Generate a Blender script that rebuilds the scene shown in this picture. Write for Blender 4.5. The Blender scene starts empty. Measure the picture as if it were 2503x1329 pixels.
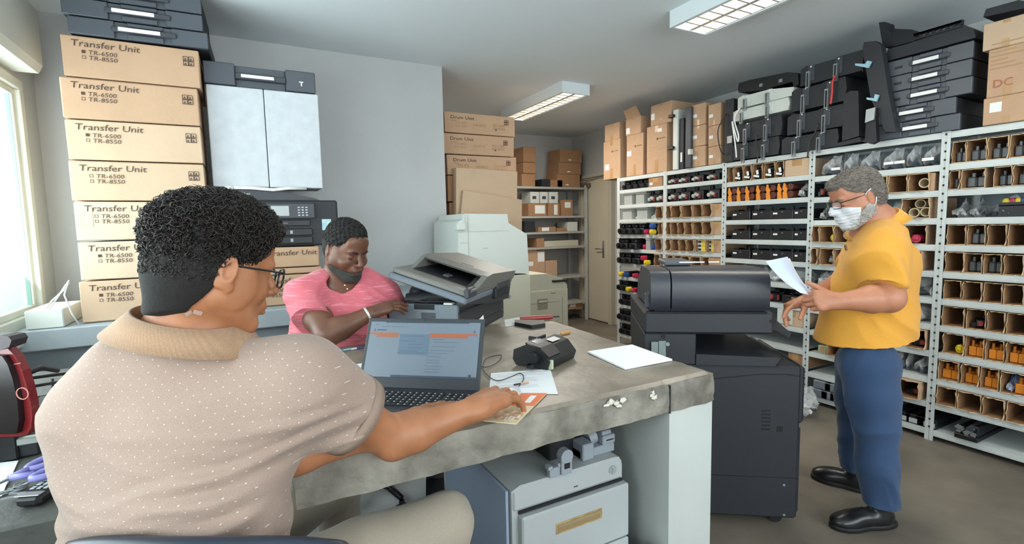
import bpy, bmesh, math, random
import numpy as np
from mathutils import Vector, Matrix, noise
random.seed(7)
SC = bpy.context.scene
COL = SC.collection
# ------------------------------------------------------------ camera
FPX, YAW, PIT, ROL, CH = 1213.0, 0.4886, 0.0935, -0.02097, 1.40
FW = Vector((math.sin(YAW)*math.cos(PIT), math.cos(YAW)*math.cos(PIT), -math.sin(PIT)))
_r = Vector((math.cos(YAW), -math.sin(YAW), 0)); _u = _r.cross(FW)
RT = _r*math.cos(ROL)+_u*math.sin(ROL); UP = RT.cross(FW)
cam = bpy.data.objects.new('camera', bpy.data.cameras.new('camera')); COL.objects.link(cam)
cam.data.sensor_width = 36; cam.data.lens = FPX/2503*36; cam.data.clip_start = 0.02
cam.matrix_world = Matrix((( RT.x, UP.x, -FW.x, 0), (RT.y, UP.y, -FW.y, 0), (RT.z, UP.z, -FW.z, CH), (0, 0, 0, 1)))
SC.camera = cam
# ------------------------------------------------------------ world, exposure, daylight
w = bpy.data.worlds.new('world'); SC.world = w; w.use_nodes = True
w.node_tree.nodes['Background'].inputs[0].default_value = (0.93, 0.97, 1.0, 1)
w.node_tree.nodes['Background'].inputs[1].default_value = 4.5
SC.view_settings.view_transform = 'Standard'; SC.view_settings.look = 'None'
SC.view_settings.gamma = 1; SC.view_settings.use_curve_mapping = False; SC.view_settings.exposure = -0.18
def area(name, loc, direction, sx, sy, power, color):
    l = bpy.data.lights.new(name, 'AREA'); l.shape = 'RECTANGLE'; l.size = sx; l.size_y = sy
    l.energy = power; l.color = color
    o = bpy.data.objects.new(name, l); COL.objects.link(o); o.location = loc
    o.rotation_euler = Vector(direction).to_track_quat('-Z', 'Y').to_euler(); return o
area('daylight_left_window', (-1.32, 1.6, 1.62), (1, 0, 0.55), 4.1, 1.25, 105, (0.90, 0.96, 1.0))
area('daylight_rear_window', (1.5, -2.3, 1.75), (0, 1, 0.55), 4.2, 1.6, 115, (0.95, 0.97, 1.0))
# ------------------------------------------------------------ pixel helpers (photo frame 2503 x 1329)
def ray(px, py): return RT*((px-1251.5)/FPX) - UP*((py-664.5)/FPX) + FW
def at(px, py, ax, val):
    d = ray(px, py); i = 'xyz'.index(ax); C = Vector((0, 0, CH)); return C + d*((val-C[i])/d[i])
def W(px, py, d): return Vector((0, 0, CH)) + ray(px, py)*d
# ------------------------------------------------------------ materials
def lin(c):
    if isinstance(c, str): c = [int(c[i:i+2], 16)/255 for i in (0, 2, 4)]
    return tuple((x/12.92 if x <= .04045 else ((x+.055)/1.055)**2.4) for x in c)
MATS = {}
def mat(name, col, rough=.6, metal=0, var=0, vs=6, bump=0, bs=60, emit=0, trans=0, col2=None, alpha=1, coat=0, detail=4):
    if name in MATS: return MATS[name]
    m = bpy.data.materials.new(name); m.use_nodes = True; MATS[name] = m
    nt = m.node_tree; N = nt.nodes; L = nt.links; b = N['Principled BSDF']
    c = lin(col); b.inputs['Base Color'].default_value = (*c, 1)
    b.inputs['Roughness'].default_value = rough; b.inputs['Metallic'].default_value = metal
    if coat: b.inputs['Coat Weight'].default_value = coat
    if emit: b.inputs['Emission Color'].default_value = (*c, 1); b.inputs['Emission Strength'].default_value = emit
    if alpha < 1: b.inputs['Alpha'].default_value = alpha
    if trans: b.inputs['Transmission Weight'].default_value = trans
    tc = N.new('ShaderNodeTexCoord')
    if var or col2:
        n = N.new('ShaderNodeTexNoise'); n.inputs['Scale'].default_value = vs; n.inputs['Detail'].default_value = detail
        L.new(tc.outputs['Object'], n.inputs['Vector'])
        r = N.new('ShaderNodeValToRGB'); r.color_ramp.elements[0].position = .3; r.color_ramp.elements[1].position = .7
        c2 = lin(col2) if col2 else tuple(x*(1-var) for x in c)
        r.color_ramp.elements[0].color = (*c2, 1); r.color_ramp.elements[1].color = (*(min(1, x*(1+var*.6)) for x in c), 1)
        L.new(n.outputs['Fac'], r.inputs[0]); L.new(r.outputs[0], b.inputs['Base Color'])
    if bump:
        n2 = N.new('ShaderNodeTexNoise'); n2.inputs['Scale'].default_value = bs; n2.inputs['Detail'].default_value = 5
        L.new(tc.outputs['Object'], n2.inputs['Vector'])
        bp = N.new('ShaderNodeBump'); bp.inputs['Strength'].default_value = bump; bp.inputs['Distance'].default_value = .01
        L.new(n2.outputs['Fac'], bp.inputs['Height']); L.new(bp.outputs[0], b.inputs['Normal'])
    return m
# ------------------------------------------------------------ objects
MW = {}
def prop(o, label=None, cat=None, group=None, kind=None):
    if label: o['label'] = label
    if cat: o['category'] = cat
    if group: o['group'] = group
    if kind: o['kind'] = kind
    return o
def thing(name, label, cat, loc=(0, 0, 0), rz=0, group=None):
    o = bpy.data.objects.new(name, None); COL.objects.link(o); o.empty_display_size = .05
    o.location = loc; o.rotation_euler = (0, 0, rz); MW[o.name] = Matrix.LocRotScale(Vector(loc), Matrix.Rotation(rz, 3, 'Z'), None)
    return prop(o, label, cat, group)
def dup(root, loc=None, rz=None, label=None, group=None, M=None):
    def cp(o, par):
        c = o.copy(); COL.objects.link(c)
        if par: c.parent = par
        for ch in o.children: cp(ch, c)
        return c
    r = cp(root, None)
    if loc is not None: r.location = loc
    if rz is not None: r.rotation_euler = (0, 0, rz)
    if label: r['label'] = label
    if group: r['group'] = group
    return r
FONT = {}
def font_mesh(s):
    if s not in FONT:
        cu = bpy.data.curves.new('t', 'FONT'); cu.body = s; cu.resolution_u = 2; cu.size = 1
        o = bpy.data.objects.new('t', cu); me = o.to_mesh()
        FONT[s] = ([v.co.copy() for v in me.vertices], [tuple(p.vertices) for p in me.polygons])
        o.to_mesh_clear(); bpy.data.objects.remove(o)
    return FONT[s]
def frame(o, x, y, z=None):
    x = Vector(x).normalized(); y = Vector(y).normalized(); z = x.cross(y).normalized() if z is None else Vector(z).normalized()
    return Matrix(((x.x, y.x, z.x, o[0]), (x.y, y.y, z.y, o[1]), (x.z, y.z, z.z, o[2]), (0, 0, 0, 1)))
class MB:
    def __init__(s, M=None): s.v = []; s.f = []; s.m = []; s.sm = []; s.M = M
    def add(s, vs, fs, mi=0, smooth=False):
        n = len(s.v); M = s.M
        s.v += [tuple(M @ Vector(v)) if M else tuple(v) for v in vs]
        s.f += [tuple(i+n for i in f) for f in fs]; s.m += [mi]*len(fs); s.sm += [smooth]*len(fs); return s
    def box(s, c, d, rot=None, bev=0, mi=0):
        x, y, z = d[0]/2, d[1]/2, d[2]/2
        if bev > 0:
            b = min(bev, x*.9, y*.9, z*.9); vs = []; ids = {}
            for sx in (-1, 1):
                for sy in (-1, 1):
                    for sz in (-1, 1):
                        for k in range(3):
                            p = [sx*(x-b), sy*(y-b), sz*(z-b)]; p[k] = (sx*x, sy*y, sz*z)[k]
                            ids[(sx, sy, sz, k)] = len(vs); vs.append(p)
            fs = []
            for k in range(3):
                a, e = [(1, 2), (2, 0), (0, 1)][k]
                for sg in (-1, 1):
                    q = []
                    for (p1, p2) in ((-1, -1), (1, -1), (1, 1), (-1, 1)):
                        t = [0, 0, 0]; t[k] = sg; t[a] = p1; t[e] = p2; q.append(ids[(*t, k)])
                    fs.append(q if sg > 0 else q[::-1])
            for k in range(3):      # edge along axis k
                a, e = [(1, 2), (2, 0), (0, 1)][k]
                for p1 in (-1, 1):
                    for p2 in (-1, 1):
                        def g(sg, kk):
                            t = [0, 0, 0]; t[k] = sg; t[a] = p1; t[e] = p2; return ids[(*t, kk)]
                        q = [g(-1, a), g(1, a), g(1, e), g(-1, e)]
                        fs.append(q[::-1] if p1*p2 > 0 else q)
            for sx in (-1, 1):
                for sy in (-1, 1):
                    for sz in (-1, 1):
                        q = [ids[(sx, sy, sz, k)] for k in range(3)]; fs.append(q if sx*sy*sz > 0 else q[::-1])
        else:
            vs = [(sx*x, sy*y, sz*z) for sx in (-1, 1) for sy in (-1, 1) for sz in (-1, 1)]
            fs = [(0, 1, 3, 2), (4, 6, 7, 5), (0, 4, 5, 1), (2, 3, 7, 6), (0, 2, 6, 4), (1, 5, 7, 3)]
        R = rot.to_3x3() if rot is not None else None; c = Vector(c)
        return s.add([(R @ Vector(v) if R else Vector(v))+c for v in vs], fs, mi)
    def b2(s, lo, hi, bev=0, mi=0):
        return s.box([(a+b)/2 for a, b in zip(lo, hi)], [abs(b-a) for a, b in zip(lo, hi)], None, bev, mi)
    def cyl(s, p0, p1, r, r2=None, n=16, cap=True, mi=0, smooth=True):
        p0, p1 = Vector(p0), Vector(p1); d = (p1-p0).normalized(); r2 = r if r2 is None else r2
        a = d.orthogonal().normalized(); b = d.cross(a); vs = []
        for p, q in ((p0, r), (p1, r2)):
            for i in range(n): t = 2*math.pi*i/n; vs.append(p+(a*math.cos(t)+b*math.sin(t))*q)
        s.add(vs, [(i, (i+1) % n, n+(i+1) % n, n+i) for i in range(n)], mi, smooth)
        if cap: s.add([vs[i] for i in range(n)], [tuple(range(n))[::-1]], mi); s.add([vs[n+i] for i in range(n)], [tuple(range(n))], mi)
        return s
    def tube(s, pts, r, n=6, mi=0, closed=False):
        pts = [Vector(p) for p in pts]; rs = r if isinstance(r, (list, tuple)) else [r]*len(pts)
        vs = []; d0 = (pts[1]-pts[0]).normalized(); a = d0.orthogonal().normalized()
        for i, p in enumerate(pts):
            d = (pts[min(i+1, len(pts)-1)]-pts[max(i-1, 0)]).normalized()
            a = (a-d*a.dot(d)); a = a.normalized() if a.length > 1e-6 else d.orthogonal().normalized(); b = d.cross(a)
            for k in range(n): t = 2*math.pi*k/n; vs.append(p+(a*math.cos(t)+b*math.sin(t))*rs[i])
        fs = [(i*n+k, i*n+(k+1) % n, (i+1)*n+(k+1) % n, (i+1)*n+k) for i in range(len(pts)-1) for k in range(n)]
        fs += [tuple(range(n))[::-1], tuple((len(pts)-1)*n+k for k in range(n))]
        return s.add(vs, fs, mi, True)
    def ring(s, c, nrm, ro, ri, h, n=28, mi=0):
        c = Vector(c); d = Vector(nrm).normalized(); a = d.orthogonal().normalized(); b = d.cross(a); vs = []
        for i in range(n):
            t = 2*math.pi*i/n; e = a*math.cos(t)+b*math.sin(t)
            vs += [c+e*ro, c+e*ro+d*h, c+e*ri+d*h, c+e*ri]
        fs = [(4*i+k, 4*((i+1) % n)+k, 4*((i+1) % n)+(k+1) % 4, 4*i+(k+1) % 4) for i in range(n) for k in range(4)]
        return s.add(vs, fs, mi)
    def ell(s, c, r, R=None, nu=20, nv=12, mi=0):
        vs = []; c = Vector(c)
        for j in range(nv+1):
            ph = math.pi*j/nv
            for i in range(nu):
                t = 2*math.pi*i/nu; v = Vector((r[0]*math.sin(ph)*math.cos(t), r[1]*math.sin(ph)*math.sin(t), r[2]*math.cos(ph)))
                vs.append((R @ v if R else v)+c)
        fs = [(j*nu+i, (j+1)*nu+i, (j+1)*nu+(i+1) % nu, j*nu+(i+1) % nu) for j in range(nv) for i in range(nu)]
        return s.add(vs, fs, mi, True)
    def prism(s, poly, e0, e1, plane='xz', mi=0, smooth=False):
        """poly points in `plane`, extruded along the remaining axis from e0 to e1"""
        ax = {'xz': (0, 2, 1), 'yz': (1, 2, 0), 'xy': (0, 1, 2)}[plane]; n = len(poly); vs = []
        for e in (e0, e1):
            for p in poly: t = [0, 0, 0]; t[ax[0]] = p[0]; t[ax[1]] = p[1]; t[ax[2]] = e; vs.append(t)
        A = sum(poly[i][0]*poly[(i+1) % n][1]-poly[(i+1) % n][0]*poly[i][1] for i in range(n))
        flip = (A > 0) != (plane == 'xz'); flip = flip if e1 > e0 else not flip
        f0 = tuple(range(n)); f1 = tuple(range(n, 2*n)); sd = [(i, (i+1) % n, n+(i+1) % n, n+i) for i in range(n)]
        if flip: fs = [f0[::-1], f1]+sd
        else: fs = [f0, f1[::-1]]+[q[::-1] for q in sd]
        s.add(vs, fs[:2], mi); return s.add(vs, fs[2:], mi, smooth)
    def quad(s, a, b, c, d, mi=0): return s.add([a, b, c, d], [(0, 1, 2, 3)], mi)
    def text(s, t, org, xd=(1, 0, 0), yd=(0, 0, 1), size=.05, sx=1.0, th=.0006, shear=0, mi=0):
        vs, fs = font_mesh(t); x = Vector(xd).normalized(); y = Vector(yd).normalized(); nrm = x.cross(y); o = Vector(org)+nrm*th
        return s.add([o+x*((v.x*sx+v.y*shear)*size)+y*(v.y*size) for v in vs], fs, mi)
    def jit(s, a, seed=0):
        rr = random.Random(seed); s.v = [(x+rr.uniform(-a, a), y+rr.uniform(-a, a), z+rr.uniform(-a, a)) for x, y, z in s.v]; return s
    def build(s, name, mats, parent=None, world=True, **kw):
        mats = mats if isinstance(mats, (list, tuple)) else [mats]
        me = bpy.data.meshes.new(name); v = s.v; o = bpy.data.objects.new(name, me); COL.objects.link(o)
        if parent is not None:
            o.parent = parent; P = MW.get(parent.name, Matrix()); MW[o.name] = P
            if world: I = P.inverted(); v = [tuple(I @ Vector(q)) for q in v]
        else:
            a = np.array(v); lo = a.min(0); hi = a.max(0); L = Vector(((lo[0]+hi[0])/2, (lo[1]+hi[1])/2, lo[2]))
            v = [(q[0]-L.x, q[1]-L.y, q[2]-L.z) for q in v]; o.location = L; MW[o.name] = Matrix.Translation(L)
        me.from_pydata(v, [], s.f); me.polygons.foreach_set('material_index', s.m); me.polygons.foreach_set('use_smooth', s.sm)
        for m in mats: me.materials.append(m)
        me.update(); prop(o, kw.get('label'), kw.get('cat'), kw.get('group'), kw.get('kind')); return o
def struct(name, mb, m): return mb.build(name, m, None, kind='structure')
def Rz(a): return Matrix.Rotation(a, 4, 'Z')
def Rx(a): return Matrix.Rotation(a, 4, 'X')
def Ry(a): return Matrix.Rotation(a, 4, 'Y')
def TR(x, y, z): return Matrix.Translation((x, y, z))
# ------------------------------------------------------------ distance-field sculpting (organic shapes, one continuous mesh)
class Field:
    def __init__(s, lo, hi, h):
        s.lo = np.array(lo, float); s.h = h; s.n = np.ceil((np.array(hi)-s.lo)/h).astype(int)+1
        s.F = np.full(tuple(s.n), .5, np.float32)
    def blk(s, lo, hi):
        a = np.clip(np.floor((np.array(lo)-s.lo)/s.h).astype(int), 0, s.n-1); b = np.clip(np.ceil((np.array(hi)-s.lo)/s.h).astype(int)+1, 1, s.n)
        b = np.maximum(b, a+1)
        sl = tuple(slice(i, j) for i, j in zip(a, b))
        g = [(s.lo[k]+s.h*np.arange(a[k], b[k])).astype(np.float32) for k in range(3)]
        return sl, g[0][:, None, None], g[1][None, :, None], g[2][None, None, :]
    def mix(s, sl, d, k, mode):
        A = s.F[sl]
        if mode == '-': A = -A
        if k <= 0: R = np.minimum(A, d)
        else:
            hh = np.clip(.5+.5*(A-d)/k, 0, 1); R = A*(1-hh)+d*hh-k*hh*(1-hh)
        s.F[sl] = -R if mode == '-' else R
    def rc(s, a, b, r1, r2=None, k=.01, mode='+', flat=None, ff=1, clip=None):
        a = np.array(a, float); b = np.array(b, float); r2 = r1 if r2 is None else r2; m = max(r1, r2)+k+4*s.h
        sl, X, Y, Z = s.blk(np.minimum(a, b)-m, np.maximum(a, b)+m)
        ab = b-a; L2 = ab@ab+1e-12
        t = np.clip(((X-a[0])*ab[0]+(Y-a[1])*ab[1]+(Z-a[2])*ab[2])/L2, 0, 1)
        dx = X-a[0]-t*ab[0]; dy = Y-a[1]-t*ab[1]; dz = Z-a[2]-t*ab[2]
        if flat is None: d = np.sqrt(dx*dx+dy*dy+dz*dz)-(r1+(r2-r1)*t)
        else:
            n = np.array(flat, float); n /= np.linalg.norm(n); q = dx*n[0]+dy*n[1]+dz*n[2]; dd = dx*dx+dy*dy+dz*dz
            p2 = np.maximum(dd-q*q, 0); rr = r1+(r2-r1)*t; k0 = np.sqrt(p2+(q/ff)**2)/rr; k1 = np.sqrt(p2+(q/ff**2)**2)/rr**2
            d = k0*(k0-1)/np.maximum(k1, 1e-6)
        if clip is not None:
            for (c, nn) in clip:
                nn = np.array(nn, float); nn /= np.linalg.norm(nn)
                d = np.maximum(d, (X-c[0])*nn[0]+(Y-c[1])*nn[1]+(Z-c[2])*nn[2])
        s.mix(sl, d.astype(np.float32), k, mode)
    def chain(s, pts, rs, k=.01, **kw):
        for i in range(len(pts)-1): s.rc(pts[i], pts[i+1], rs[i], rs[i+1], k, **kw)
    def ell(s, c, r, R=None, k=.01, mode='+'):
        c = np.array(c, float); m = max(r)+k+4*s.h; sl, X, Y, Z = s.blk(c-m, c+m)
        x, y, z = X-c[0], Y-c[1], Z-c[2]
        if R is not None:
            R = np.array(R)[:3, :3]; x, y, z = (x*R[0, i]+y*R[1, i]+z*R[2, i] for i in range(3))
        k0 = np.sqrt((x/r[0])**2+(y/r[1])**2+(z/r[2])**2); k1 = np.sqrt((x/r[0]**2)**2+(y/r[1]**2)**2+(z/r[2]**2)**2)
        s.mix(sl, (k0*(k0-1)/np.maximum(k1, 1e-6)).astype(np.float32), k, mode)
    def grid(s):
        return s.blk(s.lo, s.lo+s.h*s.n)[1:]
    def cut(s, c, nn):
        X, Y, Z = s.grid(); nn = np.array(nn, float); nn /= np.linalg.norm(nn)
        s.F = np.maximum(s.F, ((X-c[0])*nn[0]+(Y-c[1])*nn[1]+(Z-c[2])*nn[2]).astype(np.float32))
    def mesh(s):
        F = s.F; F[0], F[-1], F[:, 0], F[:, -1], F[:, :, 0], F[:, :, -1] = .1, .1, .1, .1, .1, .1
        I = F < 0; n = I.shape; c = np.zeros((n[0]-1, n[1]-1, n[2]-1), np.int8)
        for i in (0, 1):
            for j in (0, 1):
                for k in (0, 1): c += I[i:n[0]-1+i, j:n[1]-1+j, k:n[2]-1+k]
        ce = np.argwhere((c > 0) & (c < 8)); del c
        idx = np.full((n[0]-1, n[1]-1, n[2]-1), -1, np.int32); idx[ce[:, 0], ce[:, 1], ce[:, 2]] = np.arange(len(ce))
        acc = np.zeros((len(ce), 3)); cnt = np.zeros(len(ce))
        for ax in range(3):
            o = [a for a in range(3) if a != ax]
            for p in (0, 1):
                for q in (0, 1):
                    s0 = ce.copy(); s0[:, o[0]] += p; s0[:, o[1]] += q; s1 = s0.copy(); s1[:, ax] += 1
                    a = F[s0[:, 0], s0[:, 1], s0[:, 2]]; b = F[s1[:, 0], s1[:, 1], s1[:, 2]]; mk = (a < 0) != (b < 0)
                    t = np.where(mk, a/np.where(mk, a-b, 1), 0); P = s0.astype(float); P[:, ax] += t
                    acc[mk] += P[mk]; cnt[mk] += 1
        V = acc/cnt[:, None]*s.h+s.lo; Q = []
        for ax in range(3):
            o = [(1, 2), (2, 0), (0, 1)][ax]
            A = np.take(I, range(n[ax]-1), ax); Bq = np.take(I, range(1, n[ax]), ax)
            e = np.argwhere(A != Bq); e = e[(e[:, o[0]] > 0) & (e[:, o[1]] > 0) & (e[:, o[0]] < n[o[0]]-1) & (e[:, o[1]] < n[o[1]]-1)]
            if not len(e): continue
            ins = I[e[:, 0], e[:, 1], e[:, 2]]; q = []
            for (p1, p2) in ((1, 1), (0, 1), (0, 0), (1, 0)):
                t = e.copy(); t[:, o[0]] -= p1; t[:, o[1]] -= p2; q.append(idx[t[:, 0], t[:, 1], t[:, 2]])
            q = np.stack(q, 1); q[~ins] = q[~ins][:, ::-1]; q = q[:, ::-1] if False else q; Q.append(q)
        Q = np.concatenate(Q); return V, Q
def field_obj(name, fld, mats, parent, disp=None, smooth=1, pred=None, world=True):
    V, Q = fld.mesh()
    me = bpy.data.meshes.new(name)
    if smooth:      # light Laplacian pass removes voxel stepping
        for _ in range(smooth):
            S = np.zeros_like(V); C = np.zeros(len(V))
            for i in range(4):
                np.add.at(S, Q[:, i], V[Q[:, (i+1) % 4]]); np.add.at(C, Q[:, i], 1)
            V = V*.5+S/np.maximum(C, 1)[:, None]*.5
    if disp is not None:
        nr = np.cross(V[Q[:, 2]]-V[Q[:, 0]], V[Q[:, 3]]-V[Q[:, 1]]); NV = np.zeros_like(V)
        for i in range(4): np.add.at(NV, Q[:, i], nr)
        NV /= np.maximum(np.linalg.norm(NV, axis=1), 1e-9)[:, None]; V = V+NV*disp(V, NV)[:, None]
        if smooth > 1:
            for _ in range(2):
                S = np.zeros_like(V); C = np.zeros(len(V))
                for i in range(4):
                    np.add.at(S, Q[:, i], V[Q[:, (i+1) % 4]]); np.add.at(C, Q[:, i], 1)
                V = V*.5+S/np.maximum(C, 1)[:, None]*.5
    P = MW.get(parent.name, Matrix()) if parent else Matrix(); I = np.array(P.inverted())
    VL = V@I[:3, :3].T+I[:3, 3]
    me.vertices.add(len(V)); me.vertices.foreach_set('co', VL.ravel())
    me.loops.add(Q.size); me.loops.foreach_set('vertex_index', Q.ravel().astype(np.int32))
    me.polygons.add(len(Q)); me.polygons.foreach_set('loop_start', np.arange(0, Q.size, 4, dtype=np.int32))
    me.polygons.foreach_set('use_smooth', np.ones(len(Q), bool))
    mats = mats if isinstance(mats, (list, tuple)) else [mats]
    for m in mats: me.materials.append(m)
    if pred is not None: me.polygons.foreach_set('material_index', pred(V[Q].mean(1)).astype(np.int32))
    me.update(calc_edges=True); me.validate()
    o = bpy.data.objects.new(name, me); COL.objects.link(o); o.parent = parent; MW[o.name] = P
    return o
# ============================================================ the room
XL, XR, YB, YF, YR, ZC = -1.04, 4.45, 3.95, 6.35, -2.4, 2.70     # left wall, right wall, nearer back wall, alcove end, rear wall, ceiling
XE = 1.49                                                       # end of the nearer back wall
plaster = mat('grey_plaster', 'b5b6b6', .85, var=.06, vs=1.5, bump=.15, bs=90)
plaster_l = mat('light_plaster', 'b9bcb8', .85, var=.05, vs=1.2, bump=.15, bs=90)
ceil_m = mat('ceiling_paint', 'd9e0e4', .9, var=.03, vs=.8)
alc_m = mat('alcove_plaster', 'b8b4ae', .85, var=.08, vs=1.6, bump=.1)
flo_m = mat('stained_concrete_floor', '776e62', .45, var=.35, vs=2.2, bump=.15, bs=30, col2='554e46', detail=9)
struct('floor', MB().b2((XL-.3, YR-.2, -.1), (XR+.2, YF+.2, 0)), flo_m)
struct('ceiling', MB().b2((XL-.3, YR-.2, ZC), (XR+.2, YF+.2, ZC+.1)), ceil_m)
struct('wall_back', MB().b2((XL-.3, YB, 0), (XE, YB+.12, ZC)), plaster)
struct('wall_alcove_side', MB().b2((XE-.12, YB+.12, 0), (XE, YF, ZC)), alc_m)
struct('wall_far', MB().b2((XE-.2, YF, 0), (XR+.2, YF+.15, ZC)), alc_m)
struct('wall_right', MB().b2((XR, YR, 0), (XR+.15, YF, ZC)), mat('right_wall_paint', 'b9bab8', .85, var=.05, vs=1.3, bump=.1))
WY0, WY1, WZ0, WZ1 = -.6, 3.72, .93, 2.24
wl = MB().b2((XL-.25, YR, 0), (XL, YB, WZ0)).b2((XL-.25, YR, WZ1), (XL, YB, ZC)).b2((XL-.25, WY1, WZ0), (XL, YB, WZ1)).b2((XL-.25, YR, WZ0), (XL, WY0, WZ1))
struct('wall_left', wl, plaster_l)
wr = MB().b2((XL-.25, YR-.15, 0), (XR+.15, YR, .9)).b2((XL-.25, YR-.15, 2.6), (XR+.15, YR, ZC)).b2((XL-.25, YR-.15, .9), (-.7, YR, 2.6)).b2((3.7, YR-.15, .9), (XR+.15, YR, 2.6))
struct('wall_rear', wr, plaster_l)
glass = bpy.data.materials.new('window_glass'); glass.use_nodes = True
nt = glass.node_tree; nt.nodes.clear(); _o = nt.nodes.new('ShaderNodeOutputMaterial'); _m = nt.nodes.new('ShaderNodeMixShader')
_t = nt.nodes.new('ShaderNodeBsdfTransparent'); _g = nt.nodes.new('ShaderNodeBsdfGlossy'); _g.inputs['Roughness'].default_value = .03
_t.inputs[0].default_value = (.93, .98, .97, 1); _m.inputs[0].default_value = .06
nt.links.new(_t.outputs[0], _m.inputs[1]); nt.links.new(_g.outputs[0], _m.inputs[2]); nt.links.new(_m.outputs[0], _o.inputs[0])
pvc = mat('window_frame_paint', 'c9ccc2', .5, var=.08, vs=5)
teal = mat('teal_glass_edge', '7fa39a', .4)
# window: outer frame, two sashes with panes, sill
def win(n, y0, y1):
    z0, z1 = WZ0, WZ1; fr = MB(); t = .055; x0, x1 = XL-.07, XL+.012
    fr.b2((x0, y0, z0), (x1, y1, z0+t), .004).b2((x0, y0, z1-t), (x1, y1, z1), .004).b2((x0, y0, z0+t), (x1, y0+t, z1-t), .004).b2((x0, y1-t, z0+t), (x1, y1, z1-t), .004)
    o = struct('window_%d' % n, fr, pvc)
    s = .035; x0, x1 = XL-.05, XL-.012; a, b, c, d = y0+t, y1-t, z0+t, z1-t; sm = MB()
    sm.b2((x0, a, c), (x1, b, c+s), .003).b2((x0, a, d-s), (x1, b, d), .003).b2((x0, a, c+s), (x1, a+s, d-s), .003).b2((x0, b-s, c+s), (x1, b, d-s), .003)
    sm.build('sash', pvc, o)
    MB().b2((XL-.034, a+s, c+s), (XL-.028, b-s, d-s)).build('pane', glass, o)
    MB().b2((XL-.040, b-s-.003, c+s), (XL-.022, b-s+.001, d-s)).b2((XL-.040, a+s-.001, c+s), (XL-.022, a+s+.003, d-s)).build('glazing_seal', teal, o)
win(1, 2.28, WY1); win(2, .84, 2.28); win(3, WY0, .84)
win2 = MB().b2((-.7, YR-.1, .9), (3.7, YR-.05, .96)).b2((-.7, YR-.1, 2.54), (3.7, YR-.05, 2.6))
for x in (-.7, .75, 2.2, 3.64): win2.b2((x, YR-.1, .96), (x+.06, YR-.05, 2.54))
o = struct('window_4', win2, pvc); MB().b2((-.64, YR-.08, .96), (3.64, YR-.074, 2.54)).build('pane', glass, o)
# shutter casing over the left window
sb = MB().prism([(XL+.002, 2.26), (XL+.115, 2.26), (XL+.135, 2.30), (XL+.135, 2.585), (XL+.002, 2.60)], WY0-.1, 3.60, 'xz')
struct('trim_1', sb, mat('shutter_casing', 'c3c6be', .7, var=.04, vs=2))
struct('trim_2', MB().b2((XL+.001, WY0, WZ0-.07), (XL+.05, WY1+.05, WZ0), .006), pvc)
# ledge along the back wall carrying the boxes
led = mat('painted_ledge', '9fa9ae', .7, var=.12, vs=3, bump=.2, bs=40)
o = struct('trim_3', MB().b2((XL, 3.22, .83), (XE-.02, YB, .935), .006), led)
MB().b2((XL, 3.27, 0), (XE-.04, YB, .83)).build('ledge_base', mat('ledge_base_paint', '7d858b', .8, var=.1, vs=2), o)
# low slab, paler than the floor around it, behind the workbench
struct('trim_4', MB().b2((XL, 1.75, 0), (1.02, 3.22, .04), .005), mat('pale_floor_tone', 'b3b8b8', .6, var=.1, vs=3, detail=6))
struct('trim_5', MB().b2((-.1, 3.02, .04), (1.02, 3.22, .12), .01), mat('pale_floor_tone', 'b3b8b8', .6))
# ------------------------------------------------------------ door in the right wall
dm = mat('cream_door_paint', 'c9c1ad', .5, var=.06, vs=2)
y0, y1, zd = 5.41, 6.02, 2.03
do = struct('door_1', MB().b2((XR-.05, y0, .01), (XR-.008, y1, zd), .004), dm)
MB().b2((XR-.07, y0-.07, 0), (XR, y0, zd+.07)).b2((XR-.07, y1, 0), (XR, y1+.07, zd+.07)).b2((XR-.07, y0-.07, zd), (XR, y1+.07, zd+.07)).build('door_frame', mat('cream_frame', 'bdb6a4', .55), do)
ch = mat('brushed_steel', 'b8b8b8', .3, .9)
MB().b2((XR-.058, y0+.10, .92), (XR-.05, y0+.14, 1.16), .002).tube([(XR-.058, y0+.12, 1.05), (XR-.10, y0+.12, 1.05), (XR-.105, y0+.14, 1.05), (XR-.105, y0+.24, 1.045)], .009, 8).build('door_handle', ch, do)
MB().b2((XR-.10, y0+.40, zd-.11), (XR-.05, y0+.56, zd-.05), .005).tube([(XR-.09, y0+.45, zd-.04), (XR-.20, y0+.8, zd-.01)], .008).tube([(XR-.20, y0+.8, zd-.01), (XR-.07, y0-.02, zd+.03)], .008).build('door_closer', mat('closer_brown', '6a5a4c', .5), do)
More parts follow.
